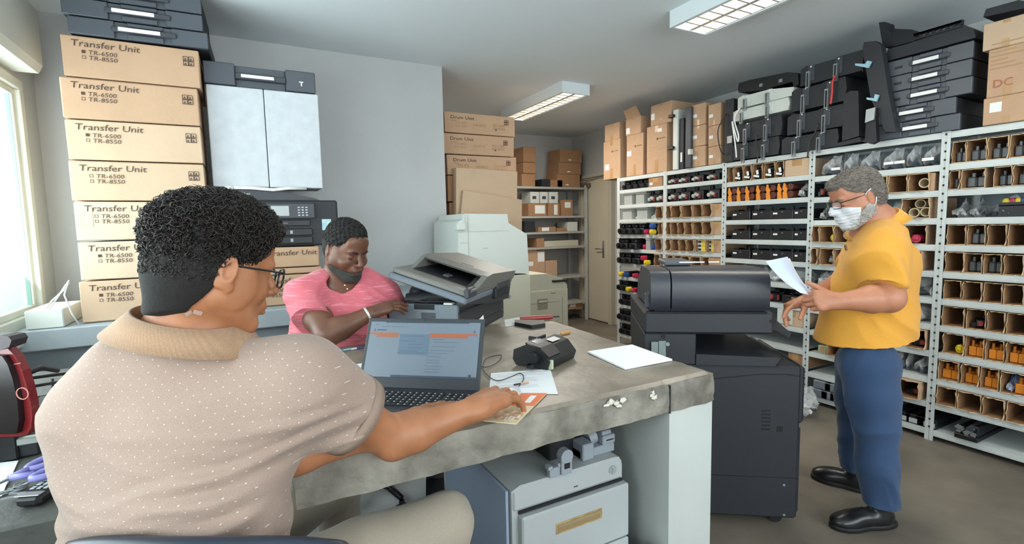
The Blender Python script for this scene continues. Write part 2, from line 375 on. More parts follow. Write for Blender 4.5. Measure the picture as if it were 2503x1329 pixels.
# ------------------------------------------------------------ ceiling lights
tube_m = mat('tube_glow', 'fff6e8', .5, emit=26)
louv = mat('louvre_aluminium', 'f2f0ea', .28, .75)
body_m = mat('lamp_housing_white', 'd5dde0', .5)
def lum(label, x0, x1, y0, y1, power):
    c = ((x0+x1)/2, (y0+y1)/2, ZC-.1); t = thing('ceiling_light', label, 'ceiling light', c, 0, 'louvred ceiling lights')
    z = ZC-.10
    MB().b2((x0, y0, z), (x0+.02, y1, ZC)).b2((x1-.02, y0, z), (x1, y1, ZC)).b2((x0+.02, y0, z), (x1-.02, y0+.02, ZC)).b2((x0+.02, y1-.02, z), (x1-.02, y1, ZC)).b2((x0+.02, y0+.02, ZC-.012), (x1-.02, y1-.02, ZC)).build('housing', body_m, t)
    wd = (x1-x0-.04)/2
    for k in range(2):
        xc = x0+.02+wd*(k+.5)
        MB().cyl((xc, y0+.05, ZC-.035), (xc, y1-.05, ZC-.035), .013, n=12).build('tube_lamp', tube_m, t)
        g = MB(); a, b = xc-wd/2, xc+wd/2
        g.prism([(a, z+.004), (a+.014, z+.004), (a+.022, z+.05), (a, z+.05)], y0+.02, y1-.02, 'xz').prism([(b, z+.004), (b-.014, z+.004), (b-.022, z+.05), (b, z+.05)], y0+.02, y1-.02, 'xz')
        n = int((y1-y0)/.085)
        for i in range(1, n):
            yy = y0+.02+(y1-y0-.04)*i/n; g.prism([(yy-.006, z+.003), (yy+.006, z+.003), (yy+.014, z+.042), (yy-.014, z+.042)], a+.01, b-.01, 'yz')
        g.build('louvre', louv, t)
    area('lamp_light', (c[0], c[1], z-.02), (0, 0, -1), x1-x0-.06, y1-y0-.1, power, (1, .93, .82))
a = at(1253, 283, 'z', 2.6); b = at(1275, 297, 'z', 2.6)
lum('white louvred ceiling light at the top right, nearer and larger in view', 2.40, 2.72, 1.05, 2.36, 14)
lum('white louvred ceiling light over the alcove, smaller and farther away', 2.62, 2.93, 3.88, 5.12, 45)
# ============================================================ palette
card = mat('cardboard', 'b8977a', .85, var=.07, vs=5, bump=.08, bs=50)
card_l = mat('pale_cardboard', 'c3a88d', .85, var=.06, vs=4, bump=.08, bs=50)
card_w = mat('washed_cardboard', 'c9b49b', .85, var=.05, vs=4, bump=.08, bs=50)
card_d = mat('brown_cardboard', '9f7857', .85, var=.10, vs=6, bump=.1, bs=50)
card_e = mat('cardboard_cut_edge', 'd9bd93', .9)
tape = mat('parcel_tape', 'b08a5e', .3)
ink = mat('brown_print', '4a3a33', .8)
inkl = mat('faded_print', 'a68866', .85)
white = mat('white_label', 'e4e4e2', .7)
blk = mat('black_plastic', '17181c', .45, var=.15, vs=8)
blk2 = mat('matt_black_plastic', '24262b', .6, var=.12, vs=5)
gry = mat('charcoal_plastic', '3c3f46', .5, var=.08, vs=4)
slate = mat('slate_plastic', '4b5058', .45, var=.06, vs=3)
steel = mat('galvanised_steel', 'a9aeb0', .38, .75, var=.12, vs=12)
rackm = mat('rack_enamel', 'c3c9c8', .45, var=.10, vs=6, bump=.05)
rackd = mat('rack_hole_dark', '2c2f30', .8)
offw = mat('off_white_plastic', 'c9cec8', .5, var=.04, vs=3)
cream = mat('cream_plastic', 'bdb9a6', .55, var=.06, vs=3)
orange = mat('orange_plastic', 'e08a2c', .45)
yellow = mat('yellow_plastic', 'dfc326', .45)
blue = mat('blue_plastic', '2c4f96', .45)
magenta = mat('magenta_plastic', 'b8234e', .45)
copper = mat('dark_red_rubber', '5a2c22', .5)
clearp = mat('clear_plastic_box', 'c9cdca', .25, var=.06, vs=9, alpha=.42)
bagm = bpy.data.materials.new('clear_bag_film'); bagm.use_nodes = True
_b = bagm.node_tree.nodes['Principled BSDF']; _b.inputs['Base Color'].default_value = (.75, .77, .78, 1); _b.inputs['Roughness'].default_value = .12; _b.inputs['Alpha'].default_value = .30
# ============================================================ workbench
bt = mat('worn_bench_top', '8b8174', .4, var=.22, vs=5, bump=.15, bs=25, col2='6a6257', detail=12)
bs_ = mat('chipped_bench_side', '8f8a80', .8, var=.25, vs=11, bump=.8, bs=30, col2='625d54', detail=12)
bl_ = mat('white_painted_leg', 'b7bbb8', .7, var=.08, vs=3, bump=.12, bs=18)
TX0, TX1, TY0, TY1, TZ, TB = .06, 1.40, 1.115, 2.30, .90, .80
def TXr(y): return TX1-.05+(y-TY0)/(TY1-TY0)*.06
slab = MB(); NX, NY = 60, 50
def tv(i, j, z):
    y = TY0+(TY1-TY0-.09*(1-i/NX))*j/NY; x = TX0+(TXr(y)-TX0)*i/NX; return x, y, z
rr = random.Random(3)
def rough(v, amt):
    n = noise.noise(Vector(v)*9)*amt+noise.noise(Vector(v)*35)*amt*.6; return n
grid = {}
vs, fs = [], []
for j in range(NY+1):
    for i in range(NX+1):
        x, y, z = tv(i, j, TZ); e = min(i, NX-i, j, NY-j)
        if e == 0:
            z -= .006+abs(rough((x, y, 0), .006)); 
            if j == 0: y += .004
        vs.append((x, y, z+rough((x, y, 1), .0008)))
fs = [(j*(NX+1)+i, j*(NX+1)+i+1, (j+1)*(NX+1)+i+1, (j+1)*(NX+1)+i) for j in range(NY) for i in range(NX)]
slab.add(vs, fs, 0, False)
per = [(i, 0) for i in range(NX)]+[(NX, j) for j in range(NY)]+[(i, NY) for i in range(NX, 0, -1)]+[(0, j) for j in range(NY, 0, -1)]
sv, K = [], 6
for k in range(K+1):
    for (i, j) in per:
        x, y, z = vs[j*(NX+1)+i]; q = k/K; zz = z+(TB-z)*q
        ox = (1 if i == NX else -1 if i == 0 else 0); oy = (1 if j == NY else -1 if j == 0 else 0)
        n = rough((x, y, zz), .005)+(.003 if 0 < k else 0)
        if k == K: zz += rough((x*2, y*2, 3), .006)
        sv.append((x+ox*n, y+oy*n, zz))
P_ = len(per)
slab.add(sv, [(k*P_+i, (k+1)*P_+i, (k+1)*P_+(i+1) % P_, k*P_+(i+1) % P_) for k in range(K) for i in range(P_)], 1, False)
slab.add([sv[K*P_+i] for i in range(P_)], [tuple(range(P_))[::-1]], 1)
wb = thing('workbench', 'long concrete workbench with worn brown top and chipped grey edge', 'workbench', (.7, 1.7, 0))
slab.build('benchtop', [bt, bs_], wb)
leg = MB(); yy = [(1.15, TY0+.003), (TXr(TY0)-.004, TY0+.003), (TXr(TY1)-.02, TY1-.03), (1.22, TY1-.03)]
leg.prism(yy, 0, TB+.004, 'xy'); leg.build('leg', bl_, wb, label='white painted slab leg under the right end')
MB().b2((1.1465, TY0-.0035, .797), (1.1495, TY0+.02, .888)).build('crack', rackd, wb)
chips = MB(); rr = random.Random(5)
for cx, cz in ((.93, .872), (.91, .88), (.955, .876), (1.075, .878), (1.08, .862), (.895, .874), (.94, .862), (1.07, .87)):
    chips.ell((cx, TY0-.003, cz), (.007+rr.random()*.007, .0025, .004+rr.random()*.005), nu=9, nv=6)
chips.jit(.0025, 4).build('chipped_plaster', mat('bare_plaster', 'cfcabd', .9), wb)
# bench along the left wall, carrying the phone
lb = thing('side_bench', 'dark worn side bench under the left window', 'workbench', (-.68, 1.7, 0))
lm = mat('dark_bench_top', '5b5d58', .5, var=.25, vs=4, bump=.2, col2='3f413f', detail=8)
MB().b2((XL+.003, 1.22, .80), (-.33, 2.6, .86), .006).build('benchtop', lm, lb)
MB().b2((XL+.003, 1.28, 0), (-.40, 1.36, .80)).b2((XL+.003, 2.45, 0), (-.40, 2.53, .80)).build('support', bs_, lb)
MB().b2((XL+.003, 1.30, .70), (-.36, 1.34, .80)).build('apron', mat('apron_paint', '7f827f', .7), lb)
# ============================================================ shelving racks on the right
RXF, RXB = 3.72, 4.17
UY = [4.405, 3.70, 3.0, 2.235, 1.44, .56]
LV = {0: [1.765, 1.60, 1.44, 1.275, 1.115, .955, .80, .645, .48, .31, .14],
      2: [1.73, 1.565, 1.405, 1.24, 1.075, .90, .735, .567, .40, .243, .075],
      3: [1.71, 1.557, 1.39, 1.228, 1.065, .90, .735, .567, .40, .243, .07]}
LV[1] = LV[0]; LV[4] = LV[3]
RACKN = ['rack nearest the door', 'second rack from the door', 'middle rack', 'rack behind the man in yellow', 'rack at the right edge']
def upright(x, y, sgn, front=True, parent=None, holes=False, h=1.905):
    b = MB(); b.b2((x, y-.022, 0), (x+.004, y+.022, h)); b.b2((x, y-.003+.0, 0), (x+.035*sgn, y+.001, h))
    if holes:
        z = .08
        while z < h-.02: b.b2((x-.0012, y-.005, z), (x+.0, y+.005, z+.012), mi=1); z += .05
    return b.build('upright', [rackm, rackd], parent)
racks = []
for b in range(5):
    ya, yb = UY[b], UY[b+1]
    t = thing('shelving_unit', ['grey metal shelving unit beside the cream door', 'grey metal shelving unit full of open cardboard bins, second from the cream door',
        'grey metal shelving unit holding orange rollers and black trays, centre of the row', 'grey metal shelving unit right behind the man in the yellow shirt',
        'grey metal shelving unit at the right edge, full of open bins'][b], 'shelving unit', ((RXF+RXB)/2, (ya+yb)/2, 0), 0, 'metal shelving units along the right wall')
    racks.append(t)
    upright(RXF-.004, ya, 1, True, t, b >= 2); upright(RXB, ya, -1, False, t)
    if b == 4: upright(RXF-.004, yb, 1, True, t, True); upright(RXB, yb, -1, False, t)
    for z in LV[b]+[1.90]:
        s = MB(); a, c = yb+.023, ya-.023
        s.b2((RXF, a, z-.003), (RXB, c, z)).b2((RXF-.002, a, z-.038), (RXF+.002, c, z)).b2((RXB-.002, a, z-.038), (RXB, c, z)).b2((RXF+.002, a, z-.038), (RXF+.012, c, z-.034))
        s.b2((RXF-.0035, a, z-.030), (RXF-.002, c, z-.026))
        s.build('shelf', rackm, t)
    MB().b2((RXB-.003, yb+.03, .1), (RXB-.001, ya-.03, 1.88)).build('back_panel', mat('rack_back_sheet', '7c868c', .5, .3, var=.2, vs=3), t) if b >= 2 else None
# far rack in the alcove
t = thing('shelving_unit', 'pale metal shelving unit at the back of the alcove', 'shelving unit', (3.7, 6.1, 0))
FZ = [1.92, 1.52, 1.30, 1.09, .66, .28]
for x in (2.9, 4.35):
    for y in (5.86, 6.3): MB().b2((x-.02, y-.003, 0), (x+.02, y, 1.95)).b2((x-.02, y-.02, 0), (x-.016, y+.02, 1.95)).build('upright', rackm, t)
for z in FZ:
    MB().b2((2.9, 5.86, z-.03), (4.35, 6.3, z), .002).build('shelf', mat('far_shelf', 'a6a49e', .6, var=.05), t)
# ============================================================ cardboard boxes with lids and print
def cbox(name, label, lo, hi, m=card, rz=0, group=None, cat='box', tape_w=.05, jit=.002, seam=True, par=None, seed=0, front='y'):
    c = [(lo[i]+hi[i])/2 for i in range(3)]; d = [hi[i]-lo[i] for i in range(3)]
    t = thing(name, label, cat, (c[0], c[1], lo[2]), rz, group)
    MB().box((0, 0, d[2]/2), (d[0]-2*jit, d[1]-2*jit, d[2]-2*jit-.001), bev=.004).jit(jit, seed).build('carton', m, t, world=False)
    return t, d
def arrows(b, x, y, z, s):
    for i in range(2):
        for j in range(2):
            x0, z0 = x+i*s*1.15, z-j*s*1.15
            b.quad((x0, y, z0), (x0+s, y, z0), (x0+s, y, z0+.003), (x0, y, z0+.003)); b.quad((x0, y, z0+s), (x0+s, y, z0+s), (x0+s, y, z0+s+.003), (x0, y, z0+s+.003))
            b.quad((x0, y, z0), (x0+.003, y, z0), (x0+.003, y, z0+s), (x0, y, z0+s)); b.quad((x0+s, y, z0), (x0+s+.003, y, z0), (x0+s+.003, y, z0+s), (x0+s, y, z0+s))
            b.add([(x0+s*.25, y, z0+s*.3), (x0+s*.75, y, z0+s*.3), (x0+s*.5, y, z0+s*.8)], [(0, 1, 2)])
            b.quad((x0+s*.2, y, z0+s*.12), (x0+s*.8, y, z0+s*.12), (x0+s*.8, y, z0+s*.2), (x0+s*.2, y, z0+s*.2))
ordn = ['topmost', 'second from the top', 'third from the top', 'fourth from the top', 'fifth from the top', 'sixth from the top', 'bottom']
lefts = [147, 146, 158, 168, 181, 190, 193]; rights = [484, 489, 500, 513, 520, 525, 528]
tops = [75, 176, 281, 382, 484, 583, 681, 778]
zt = [2.40-.2068*i for i in range(8)]; zt[7] = .937
for i in range(7):
    yF = 3.31
    xl = at(lefts[i], tops[i]+40, 'y', yF).x; xr_ = xl+.588
    m = [card, card, card_l, card_l, card_w, card_w, card_l][i]
    t, d = cbox('transfer_unit_box', 'cardboard box printed Transfer Unit, %s in the stack by the window' % ordn[i],
                (xl, yF, zt[i+1]), (xr_, yF+.5, zt[i]-.003), m, 0, 'Transfer Unit boxes by the window', seed=i)
    x0 = -d[0]/2; y = -d[1]/2-.0012; h = d[2]
    p = MB(); p.text('Transfer Unit', (x0+.04, y, h-.052), size=.045, sx=1.15, shear=.12)
    p.text('TR-6500', (x0+.107, y, h-.088), size=.030, sx=1.12, shear=.12).text('TR-8550', (x0+.107, y, h-.115), size=.030, sx=1.12, shear=.12)
    def sq(z, fill):
        a, b_ = x0+.082, x0+.097
        if fill: p.quad((a, y, z), (b_, y, z), (b_, y, z+.015), (a, y, z+.015))
        else:
            for q in ((a, z, b_, z+.002), (a, z+.013, b_, z+.015), (a, z, a+.002, z+.015), (b_-.002, z, b_, z+.015)): p.quad((q[0], y, q[1]), (q[2], y, q[1]), (q[2], y, q[3]), (q[0], y, q[3]))
    sq(h-.084, i not in (3, 4)); sq(h-.111, False)
    arrows(p, d[0]/2-.075, y, h-.065, .022)
    p.build('print', ink, t, world=False)
    if i == 4: MB().b2((x0+.02, y-.002, h-.13), (x0+.075, y, h-.03)).jit(.003).build('tape_patch', card_w, t, world=False)
# paper cassettes: drawer with notched front, label strip, grip
def cassette(name, label, M, w_=.56, h_=.085, dep=.45, group=None, cat='paper tray', body=slate, slot=True, lab=True):
    t = thing(name, label, cat, (0, 0, 0), 0, group); MW[t.name] = Matrix()
    def mk(b, n, m, p=None): o = b.build(n, m, p or t, world=False); return o
    b = MB()
    b.b2((-w_/2, .012, 0), (w_/2, dep, h_-.004), .004)
    mk(b, 'tray_body', blk2)
    b = MB()    # front skin with recessed middle
    b.b2((-w_/2, -.004, 0), (-w_*.19, .014, h_-.002), .003).b2((w_*.22, -.004, 0), (w_/2, .014, h_-.002), .003).b2((-w_*.19, .010, 0), (w_*.22, .022, h_-.002))
    b.b2((-w_*.10, -.002, 0), (w_*.16, .012, h_*.30), .003).b2((-w_*.10, -.002, h_*.74), (w_*.16, .012, h_-.002), .003)
    mk(b, 'tray_front', body)
    b = MB().b2((-w_*.21, -.016, h_*.36), (w_*.26, .004, h_*.66), .004); ho = mk(b, 'handle', gry)
    if lab: mk(MB().b2((-w_*.16, -.0185, h_*.40), (w_*.14, -.016, h_*.62)), 'label_strip', white, ho)
    if slot: mk(MB().b2((-w_*.40, -.0052, h_*.40), (-w_*.30, -.0035, h_*.56)), 'paper_gauge', blk)
    t.matrix_world = M; MW[t.name] = M.copy(); return t
for i, (z, dx) in enumerate(((2.405, .02), (2.495, .0), (2.585, .0))):
    cassette('paper_tray', 'dark paper tray with white label strip, %s on the Transfer Unit boxes' % ['lowest', 'second', 'uppermost'][i], TR(-.44+dx, 3.30, z) @ Rz(-.03), .60, .085, .45, 'dark trays on the Transfer Unit boxes', slot=False)
# the tall pale cassette standing upright with its drawer front on top
t = thing('paper_deck', 'large scuffed white panel box with a dark drawer front on top', 'paper tray', (.145, 3.6, 1.645))
dirty = mat('scuffed_white_panel', 'c6cbd0', .6, var=.02, vs=16, bump=.1, col2='bbc0c5', detail=12)
MB().b2((-.153, 3.405, 1.662), (.142, 3.68, 2.245), .004).build('panel', dirty, t)
MB().b2((.146, 3.405, 1.662), (.452, 3.68, 2.245), .004).build('panel', dirty, t)
MB().b2((-.16, 3.40, 2.25), (-.0, 3.68, 2.375), .005).b2((.27, 3.40, 2.25), (.44, 3.68, 2.375), .005).b2((0, 3.43, 2.25), (.27, 3.68, 2.372), .003).build('drawer_front', slate, t)
MB().b2((.0, 3.395, 2.29), (.27, 3.43, 2.325), .004).build('handle', gry, t)
MB().b2((.03, 3.392, 2.30), (.205, 3.395, 2.318)).build('label_strip', white, t)
MB().b2((.345, 3.398, 2.306), (.37, 3.4, 2.312)).b2((.355, 3.398, 2.285), (.362, 3.4, 2.306)).build('lock_mark', white, t)
MB().tube([(-.1, 3.40, 1.658), (.05, 3.385, 1.655), (.16, 3.37, 1.645), (.24, 3.36, 1.655), (.35, 3.40, 1.658)], .010).build('torn_wrap', white, t)
# multifunction printer under it
t = thing('inkjet_printer', 'black desktop printer with touch screen and keypad below the white panel box', 'printer', (.18, 3.6, 1.30))
px0, px1, pyf = -.17, .53, 3.38
MB().b2((px0, pyf, 1.30), (px1, 3.85, 1.585), .01).build('body', blk2, t)
MB().prism([(px0, 1.585), (px1-.10, 1.585), (px1-.13, 1.60), (px0+.33, 1.645), (px0+.01, 1.645)], pyf+.03, 3.84, 'xz').build('scanner_lid', gry, t)
cp_ = MB().b2((px0+.05, pyf-.03, 1.47), (px1-.14, pyf+.01, 1.565), .006).build('control_panel', gry, t)
MB().b2((px0+.31, pyf-.033, 1.487), (px0+.41, pyf-.03, 1.548)).build('touch_screen', mat('grey_screen', '8e9797', .2), cp_)
kp = MB()
for i in range(3):
    for j in range(4): kp.b2((px0+.46+i*.022, pyf-.034, 1.487+j*.016), (px0+.472+i*.022, pyf-.03, 1.494+j*.016))
kp.build('keypad', mat('key_grey', 'b9bec0', .5), cp_)
MB().b2((px0+.28, pyf-.012, 1.425), (px0+.53, pyf-.001, 1.462), .003).build('output_tray', blk, t)
MB().b2((px0+.30, pyf-.02, 1.438), (px0+.40, pyf-.012, 1.448)).build('tray_lip', slate, t)
for z in (1.315, 1.365):
    d_ = MB().b2((px0+.03, pyf-.014, z), (px0+.54, pyf-.001, z+.043), .004).build('drawer', blk, t)
    MB().b2((px0+.41, pyf-.018, z+.012), (px0+.425, pyf-.014, z+.032)).build('drawer_tab', mat('tab_grey', '9aa0a2', .5), d_)
MB().b2((px0+.60, pyf-.003, 1.395), (px0+.655, pyf, 1.465)).build('sticker', mat('pale_sticker', 'bdd7cf', .6, col2='8fb8c9', vs=30), t)
MB().text('brother', (px0+.13, pyf+.029, 1.615), size=.022, sx=1.1).build('printed_name', white, t)
for i, (z0, z1, xr2) in enumerate(((1.17, 1.297, .40), (1.128, 1.168, .41), (.937, 1.126, .375))):
    t, d = cbox('cardboard_box', ['cardboard box directly under the black desktop printer', 'thin flat cardboard box under the printer stack', 'cardboard box resting on the ledge behind the man in pink'][i], (-.155, 3.36, z0), (xr2, 3.86, z1), card, 0, None)
    if i != 1:
        p = MB().text('Transfer Unit', (-.02, -.2512, d[2]-.052), size=.045, sx=1.15, shear=.12)
        if i == 2: p.text('TR-6500', (-.06, -.2512, .085), size=.03, sx=1.32).text('TR-8550', (-.06, -.2512, .055), size=.03, sx=1.32)
        p.build('print', ink, t, world=False)
# junction box and white cables by the window
t = thing('cable_trunking', 'pale cable box on the ledge beside the Transfer Unit stack', 'junction box', (XL+.10, 3.5, .937))
MB().b2((XL+.055, 3.25, .937), (XL+.2, 3.6, 1.03), .004).build('casing', offw, t)
for k in range(3):
    MB().tube([(XL+.13+k*.012, 3.27, 1.03), (XL+.16+k*.015, 3.25, 1.07), (XL+.22, 3.24, 1.13+.012*k), (XL+.235, 3.26, 1.16+.01*k)] if k < 2 else [(XL+.235, 3.25, 1.17), (XL+.215, 3.24, 1.10), (XL+.235, 3.25, 1.0), (XL+.25, 3.28, .94)], .004).build('cable', white, t)
# ============================================================ alcove: drum unit stack, copiers
for i in range(3):
    z1 = 2.385-.1805*i; xo = [.0, -.012, .012][i]
    t, d = cbox('drum_unit_box', 'long cardboard box printed Drum Unit, %s of the stack in the alcove' % ['topmost', 'second from the top', 'third from the top'][i], (1.55+xo, 4.09, z1-.179), (2.235+xo, 4.55, z1), card, 0, 'Drum Unit boxes in the alcove', seed=20+i)
    x0 = -d[0]/2; y = -d[1]/2-.0012; h = d[2]
    p = MB().text('Drum Unit', (x0+.055, y, h-.058), size=.040, sx=1.25, shear=.12); arrows(p, d[0]/2-.11, y, h-.055, .02)
    p.quad((d[0]/2-.20+.0, y, h*.25), (d[0]/2-.187, y, h*.25), (d[0]/2-.187, y, h*.25+.013), (d[0]/2-.20, y, h*.25+.013)); p.build('print', ink, t, world=False)
    p = MB(); p.quad((x0+.06, y, h-.078), (x0+.11, y, h-.078), (x0+.11, y, h-.070), (x0+.06, y, h-.070))
    for r_, (cx, s_) in enumerate(((.10, 'DK-895'), (.27, 'DK-8325'), (.46, 'DK-6305'))):
        if r_ != 1: p.text(s_, (x0+cx, y, h*.46), size=.026, sx=1.3)
        p.text(['DK-896', 'DK-8325', 'DK-8325'][r_], (x0+cx, y, h*(.40 if r_ == 1 else .30)), size=.026, sx=1.3)
    p.build('faded_print', inkl, t, world=False)
for i in range(8):
    cbox('cardboard_box', 'plain cardboard box low in the Drum Unit stack, %s' % ['fourth from the top', 'fifth from the top', 'sixth from the top', 'seventh from the top', 'eighth from the top', 'ninth from the top', 'tenth from the top', 'at the very bottom'][i], (1.56+.01*(i % 2), 4.09, 1.843-.2300*(i+1)+.002 if i < 7 else 0.003), (2.24, 4.55, 1.843-.2300*i), card_d, 0, 'plain boxes under the Drum Unit boxes', seed=30+i)
def leanbox(label, pts, yf, dep, m=card):
    t = thing('cardboard_box', label, 'box', (sum(p[0] for p in pts)/4, yf+dep/2, min(p[1] for p in pts)))
    b = MB(); b.prism(pts, yf, yf+dep, 'xz'); b.build('carton', m, t); return t
def ax_(px, py, y): p = at(px, py, 'y', y); return (p.x, p.z)
leanbox('blank cardboard box standing in front of the Drum Unit stack', [ax_(1113, 600, 4.02), ax_(1260, 600, 4.02), ax_(1262, 420, 4.02), ax_(1113, 410, 4.02)], 4.0, .08, card_l)
leanbox('tilted cardboard box wedged behind the white copier', [ax_(1118, 600, 3.96), ax_(1275, 600, 3.96), ax_(1275, 488, 3.96), ax_(1132, 465, 3.96)], 3.955, .03, card_l)
# white copier
Y0 = 3.32
t = thing('office_copier', 'tall white office copier with a sloping shoulder beside the alcove', 'copier', (1.6, 3.6, 0))
pl = [ax_(*q, Y0) for q in ((1120, 668), (1293, 668), (1288, 572), (1243, 545), (1240, 523), (1135, 522), (1132, 535), (1120, 542))]
MB().prism(pl, Y0, Y0+.52, 'xz').build('upper_body', offw, t)
xa, xb = ax_(1122, 668, Y0)[0], ax_(1296, 668, Y0)[0]; zb = ax_(1296, 668, Y0)[1]
MB().b2((xa, Y0-.005, 0.02), (xb, Y0+.55, zb-.006), .006).build('lower_body', cream, t)
q0 = ax_(1115, 545, Y0); q1 = ax_(1135, 562, Y0)
MB().b2((q0[0]-.005, Y0-.03, q1[1]), (q1[0], Y0+.02, q0[1]), .004).b2((q0[0]+.045, Y0-.012, q1[1]-.01), (q0[0]+.055, Y0, q0[1]+.06)).build('hinge', offw, t)
MB().b2((pl[0][0]+.085, Y0-.002, pl[0][1]+.0), (pl[0][0]+.087, Y0, pl[0][1]+.42)).b2((pl[0][0]+.006, Y0-.002, 1.36), (pl[0][0]+.42, Y0, 1.362)).b2((pl[0][0]+.02, Y0-.002, 1.28), (pl[0][0]+.085, Y0, 1.282)).b2((pl[0][0]+.2, Y0-.002, 1.235), (pl[0][0]+.24, Y0, 1.239)).build('panel_seam', mat('seam_grey', '8f9690', .7), t)
MB().cyl((xa+.40, Y0-.007, .86), (xa+.40, Y0-.004, .86), .016, n=20).build('badge', mat('badge_grey', '8d8d86', .5), t)
# cream printer
yc = 3.9; x0, x1 = ax_(1297, 700, yc)[0]-.02, ax_(1389, 700, yc)[0]; zt_ = ax_(1300, 680, yc)[1]
t = thing('laser_printer', 'cream floor standing laser printer with a sloping top by the alcove', 'printer', ((x0+x1)/2, yc+.25, 0))
MB().b2((x0, yc, .02), (x1, yc+.5, zt_-.12), .01).build('body', cream, t)
MB().prism([(x0, zt_-.12), (x1, zt_-.12), (x1, zt_-.09), (x1-.06, zt_-.02), (x0+.22, zt_+.03), (x0, zt_+.03)], yc+.02, yc+.48, 'xz').build('top_cover', cream, t)
MB().b2((x0+.09, yc-.003, zt_-.30), (x0+.20, yc+.001, zt_-.20), .0).b2((x0+.235, yc-.003, zt_-.16), (x0+.29, yc, zt_-.15)).b2((x0+.005, yc-.003, zt_-.24), (x1-.1, yc, zt_-.237)).b2((x1-.07, yc-.003, .05), (x1-.067, yc, zt_-.2)).build('panel_seam', mat('seam_cream', '8c8775', .7), t)
MB().b2((x0+.10, yc-.012, zt_-.235), (x0+.19, yc-.002, zt_-.215), .003).build('drawer_grip', cream, t)
MB().b2((x1-.17, yc-.005, zt_-.055), (x1-.01, yc+.04, zt_-.035), .005).build('output_flap', blk, t)
# ============================================================ large black copier (left side panel towards the camera)
A0 = W(1575, 762, 2.25); ang = -.62
CMx = frame((A0.x, A0.y, 0), (math.cos(ang), math.sin(ang), 0), (-math.sin(ang), math.cos(ang), 0), (0, 0, 1)); CMI = CMx.inverted()
def onp(px, py, M=CMx, I=CMI, yy=0.0):
    o = I @ Vector((0, 0, CH)); d = I.to_3x3() @ ray(px, py); p = o+d*((yy-o.y)/d.y); return (p.x, p.z)
t = thing('office_copier', 'large black floor standing copier between workbench and the man in yellow', 'copier', (A0.x, A0.y, 0), ang)
MW[t.name] = CMx.copy()
dk = mat('copier_charcoal', '25272e', .5, var=.06, vs=2); dk2 = mat('copier_charcoal_smooth', '33353d', .38, var=.04, vs=2)
def cb(lo, hi, bev=.006, m=dk, name='panel', par=t, b=None): return MB().b2(lo, hi, bev).build(name, m, par, world=False)
DEP = .60
x0, zt1 = onp(1575, 762); x1, _ = onp(1893, 768); _, zs = onp(1760, 817); xc, _ = onp(1702, 840); _, zc1 = onp(1760, 866); xb1, zb1 = onp(1936, 876)
xr1, _ = onp(1952, 1100); xl1 = x0+.005; _, zd = onp(1850, 1163); _, zr = onp(1760, 1152)
MB().b2((x0, 0, zs-.0), (x1, DEP, zt1), .010).build('scanner_unit', dk, t, world=False)
MB().b2((x0, .004, zc1-.05), (xc, DEP-.01, zs), .004).build('rear_column', dk, t, world=False)
MB().b2((xc, .45, zc1-.02), (x1-.08, DEP-.01, zs), .004).build('tray_back_wall', blk, t, world=False)
MB().prism([(xc, zc1-.05), (xb1-.07, zc1-.05), (xb1-.045, zc1-.012), (xc, zc1)], 0, DEP-.02, 'xz').build('output_tray', dk, t, world=False)
MB().b2((xl1, -.006, .05), (xr1, DEP, zc1-.05), .010).build('main_body', dk, t, world=False)
MB().b2((xr1-.005, .02, zc1-.32), (xr1+.028, DEP-.04, zc1-.055), .012).build('front_door', dk, t, world=False)
MB().b2((xr1-.005, .01, .07), (xr1+.012, DEP-.01, zc1-.33), .008).build('drawer', dk, t, world=False)
dm2 = mat('panel_gap', '0c0d10', .7)
g = MB(); g.b2((xc+.0, -.0075, zd-.001), (xr1, -.006, zd+.002)).build('panel_seam', dm2, t, world=False)
MB().prism([(xl1+.24, zc1-.115), (xl1+.5, zc1-.083), (xl1+.62, zc1-.082), (xl1+.66, zc1-.09), (xl1+.66, zc1-.094), (xl1+.6, zc1-.087), (xl1+.5, zc1-.087), (xl1+.24, zc1-.12)], -.0075, -.006, 'xz').build('panel_seam', dm2, t, world=False)
vx, vz = onp(1905, 1047); MB().b2((vx-.012, -.0085, vz-.012), (vx+.012, -.006, vz+.012)).build('socket', dm2, t, world=False)
vx, vz = onp(1877, 1025); v = MB()
for i in range(6): v.b2((vx-.03, -.0075, vz-.045+.017*i), (vx+.008, -.006, vz-.039+.017*i))
v.build('vent', dm2, t, world=False)
for q in ((1915, 1183), (1915, 1256)):
    vx, vz = onp(*q); MB().cyl((vx, -.0075, vz), (vx, -.004, vz), .0055, n=12).build('screw', steel, t, world=False)
for q in ((1886, 785), (1622, 822)):
    vx, vz = onp(*q); MB().cyl((vx, -.002, vz), (vx, .003, vz), .009, n=14).build('screw_hole', dm2, t, world=False)
for xx in (xl1+.06, xr1-.07):
    for yy in (.06, DEP-.07): MB().cyl((xx, yy-.014, .028), (xx, yy+.014, .028), .028, n=16).b2((xx-.018, yy-.02, .03), (xx+.018, yy+.02, .055)).build('caster', blk, t, world=False)
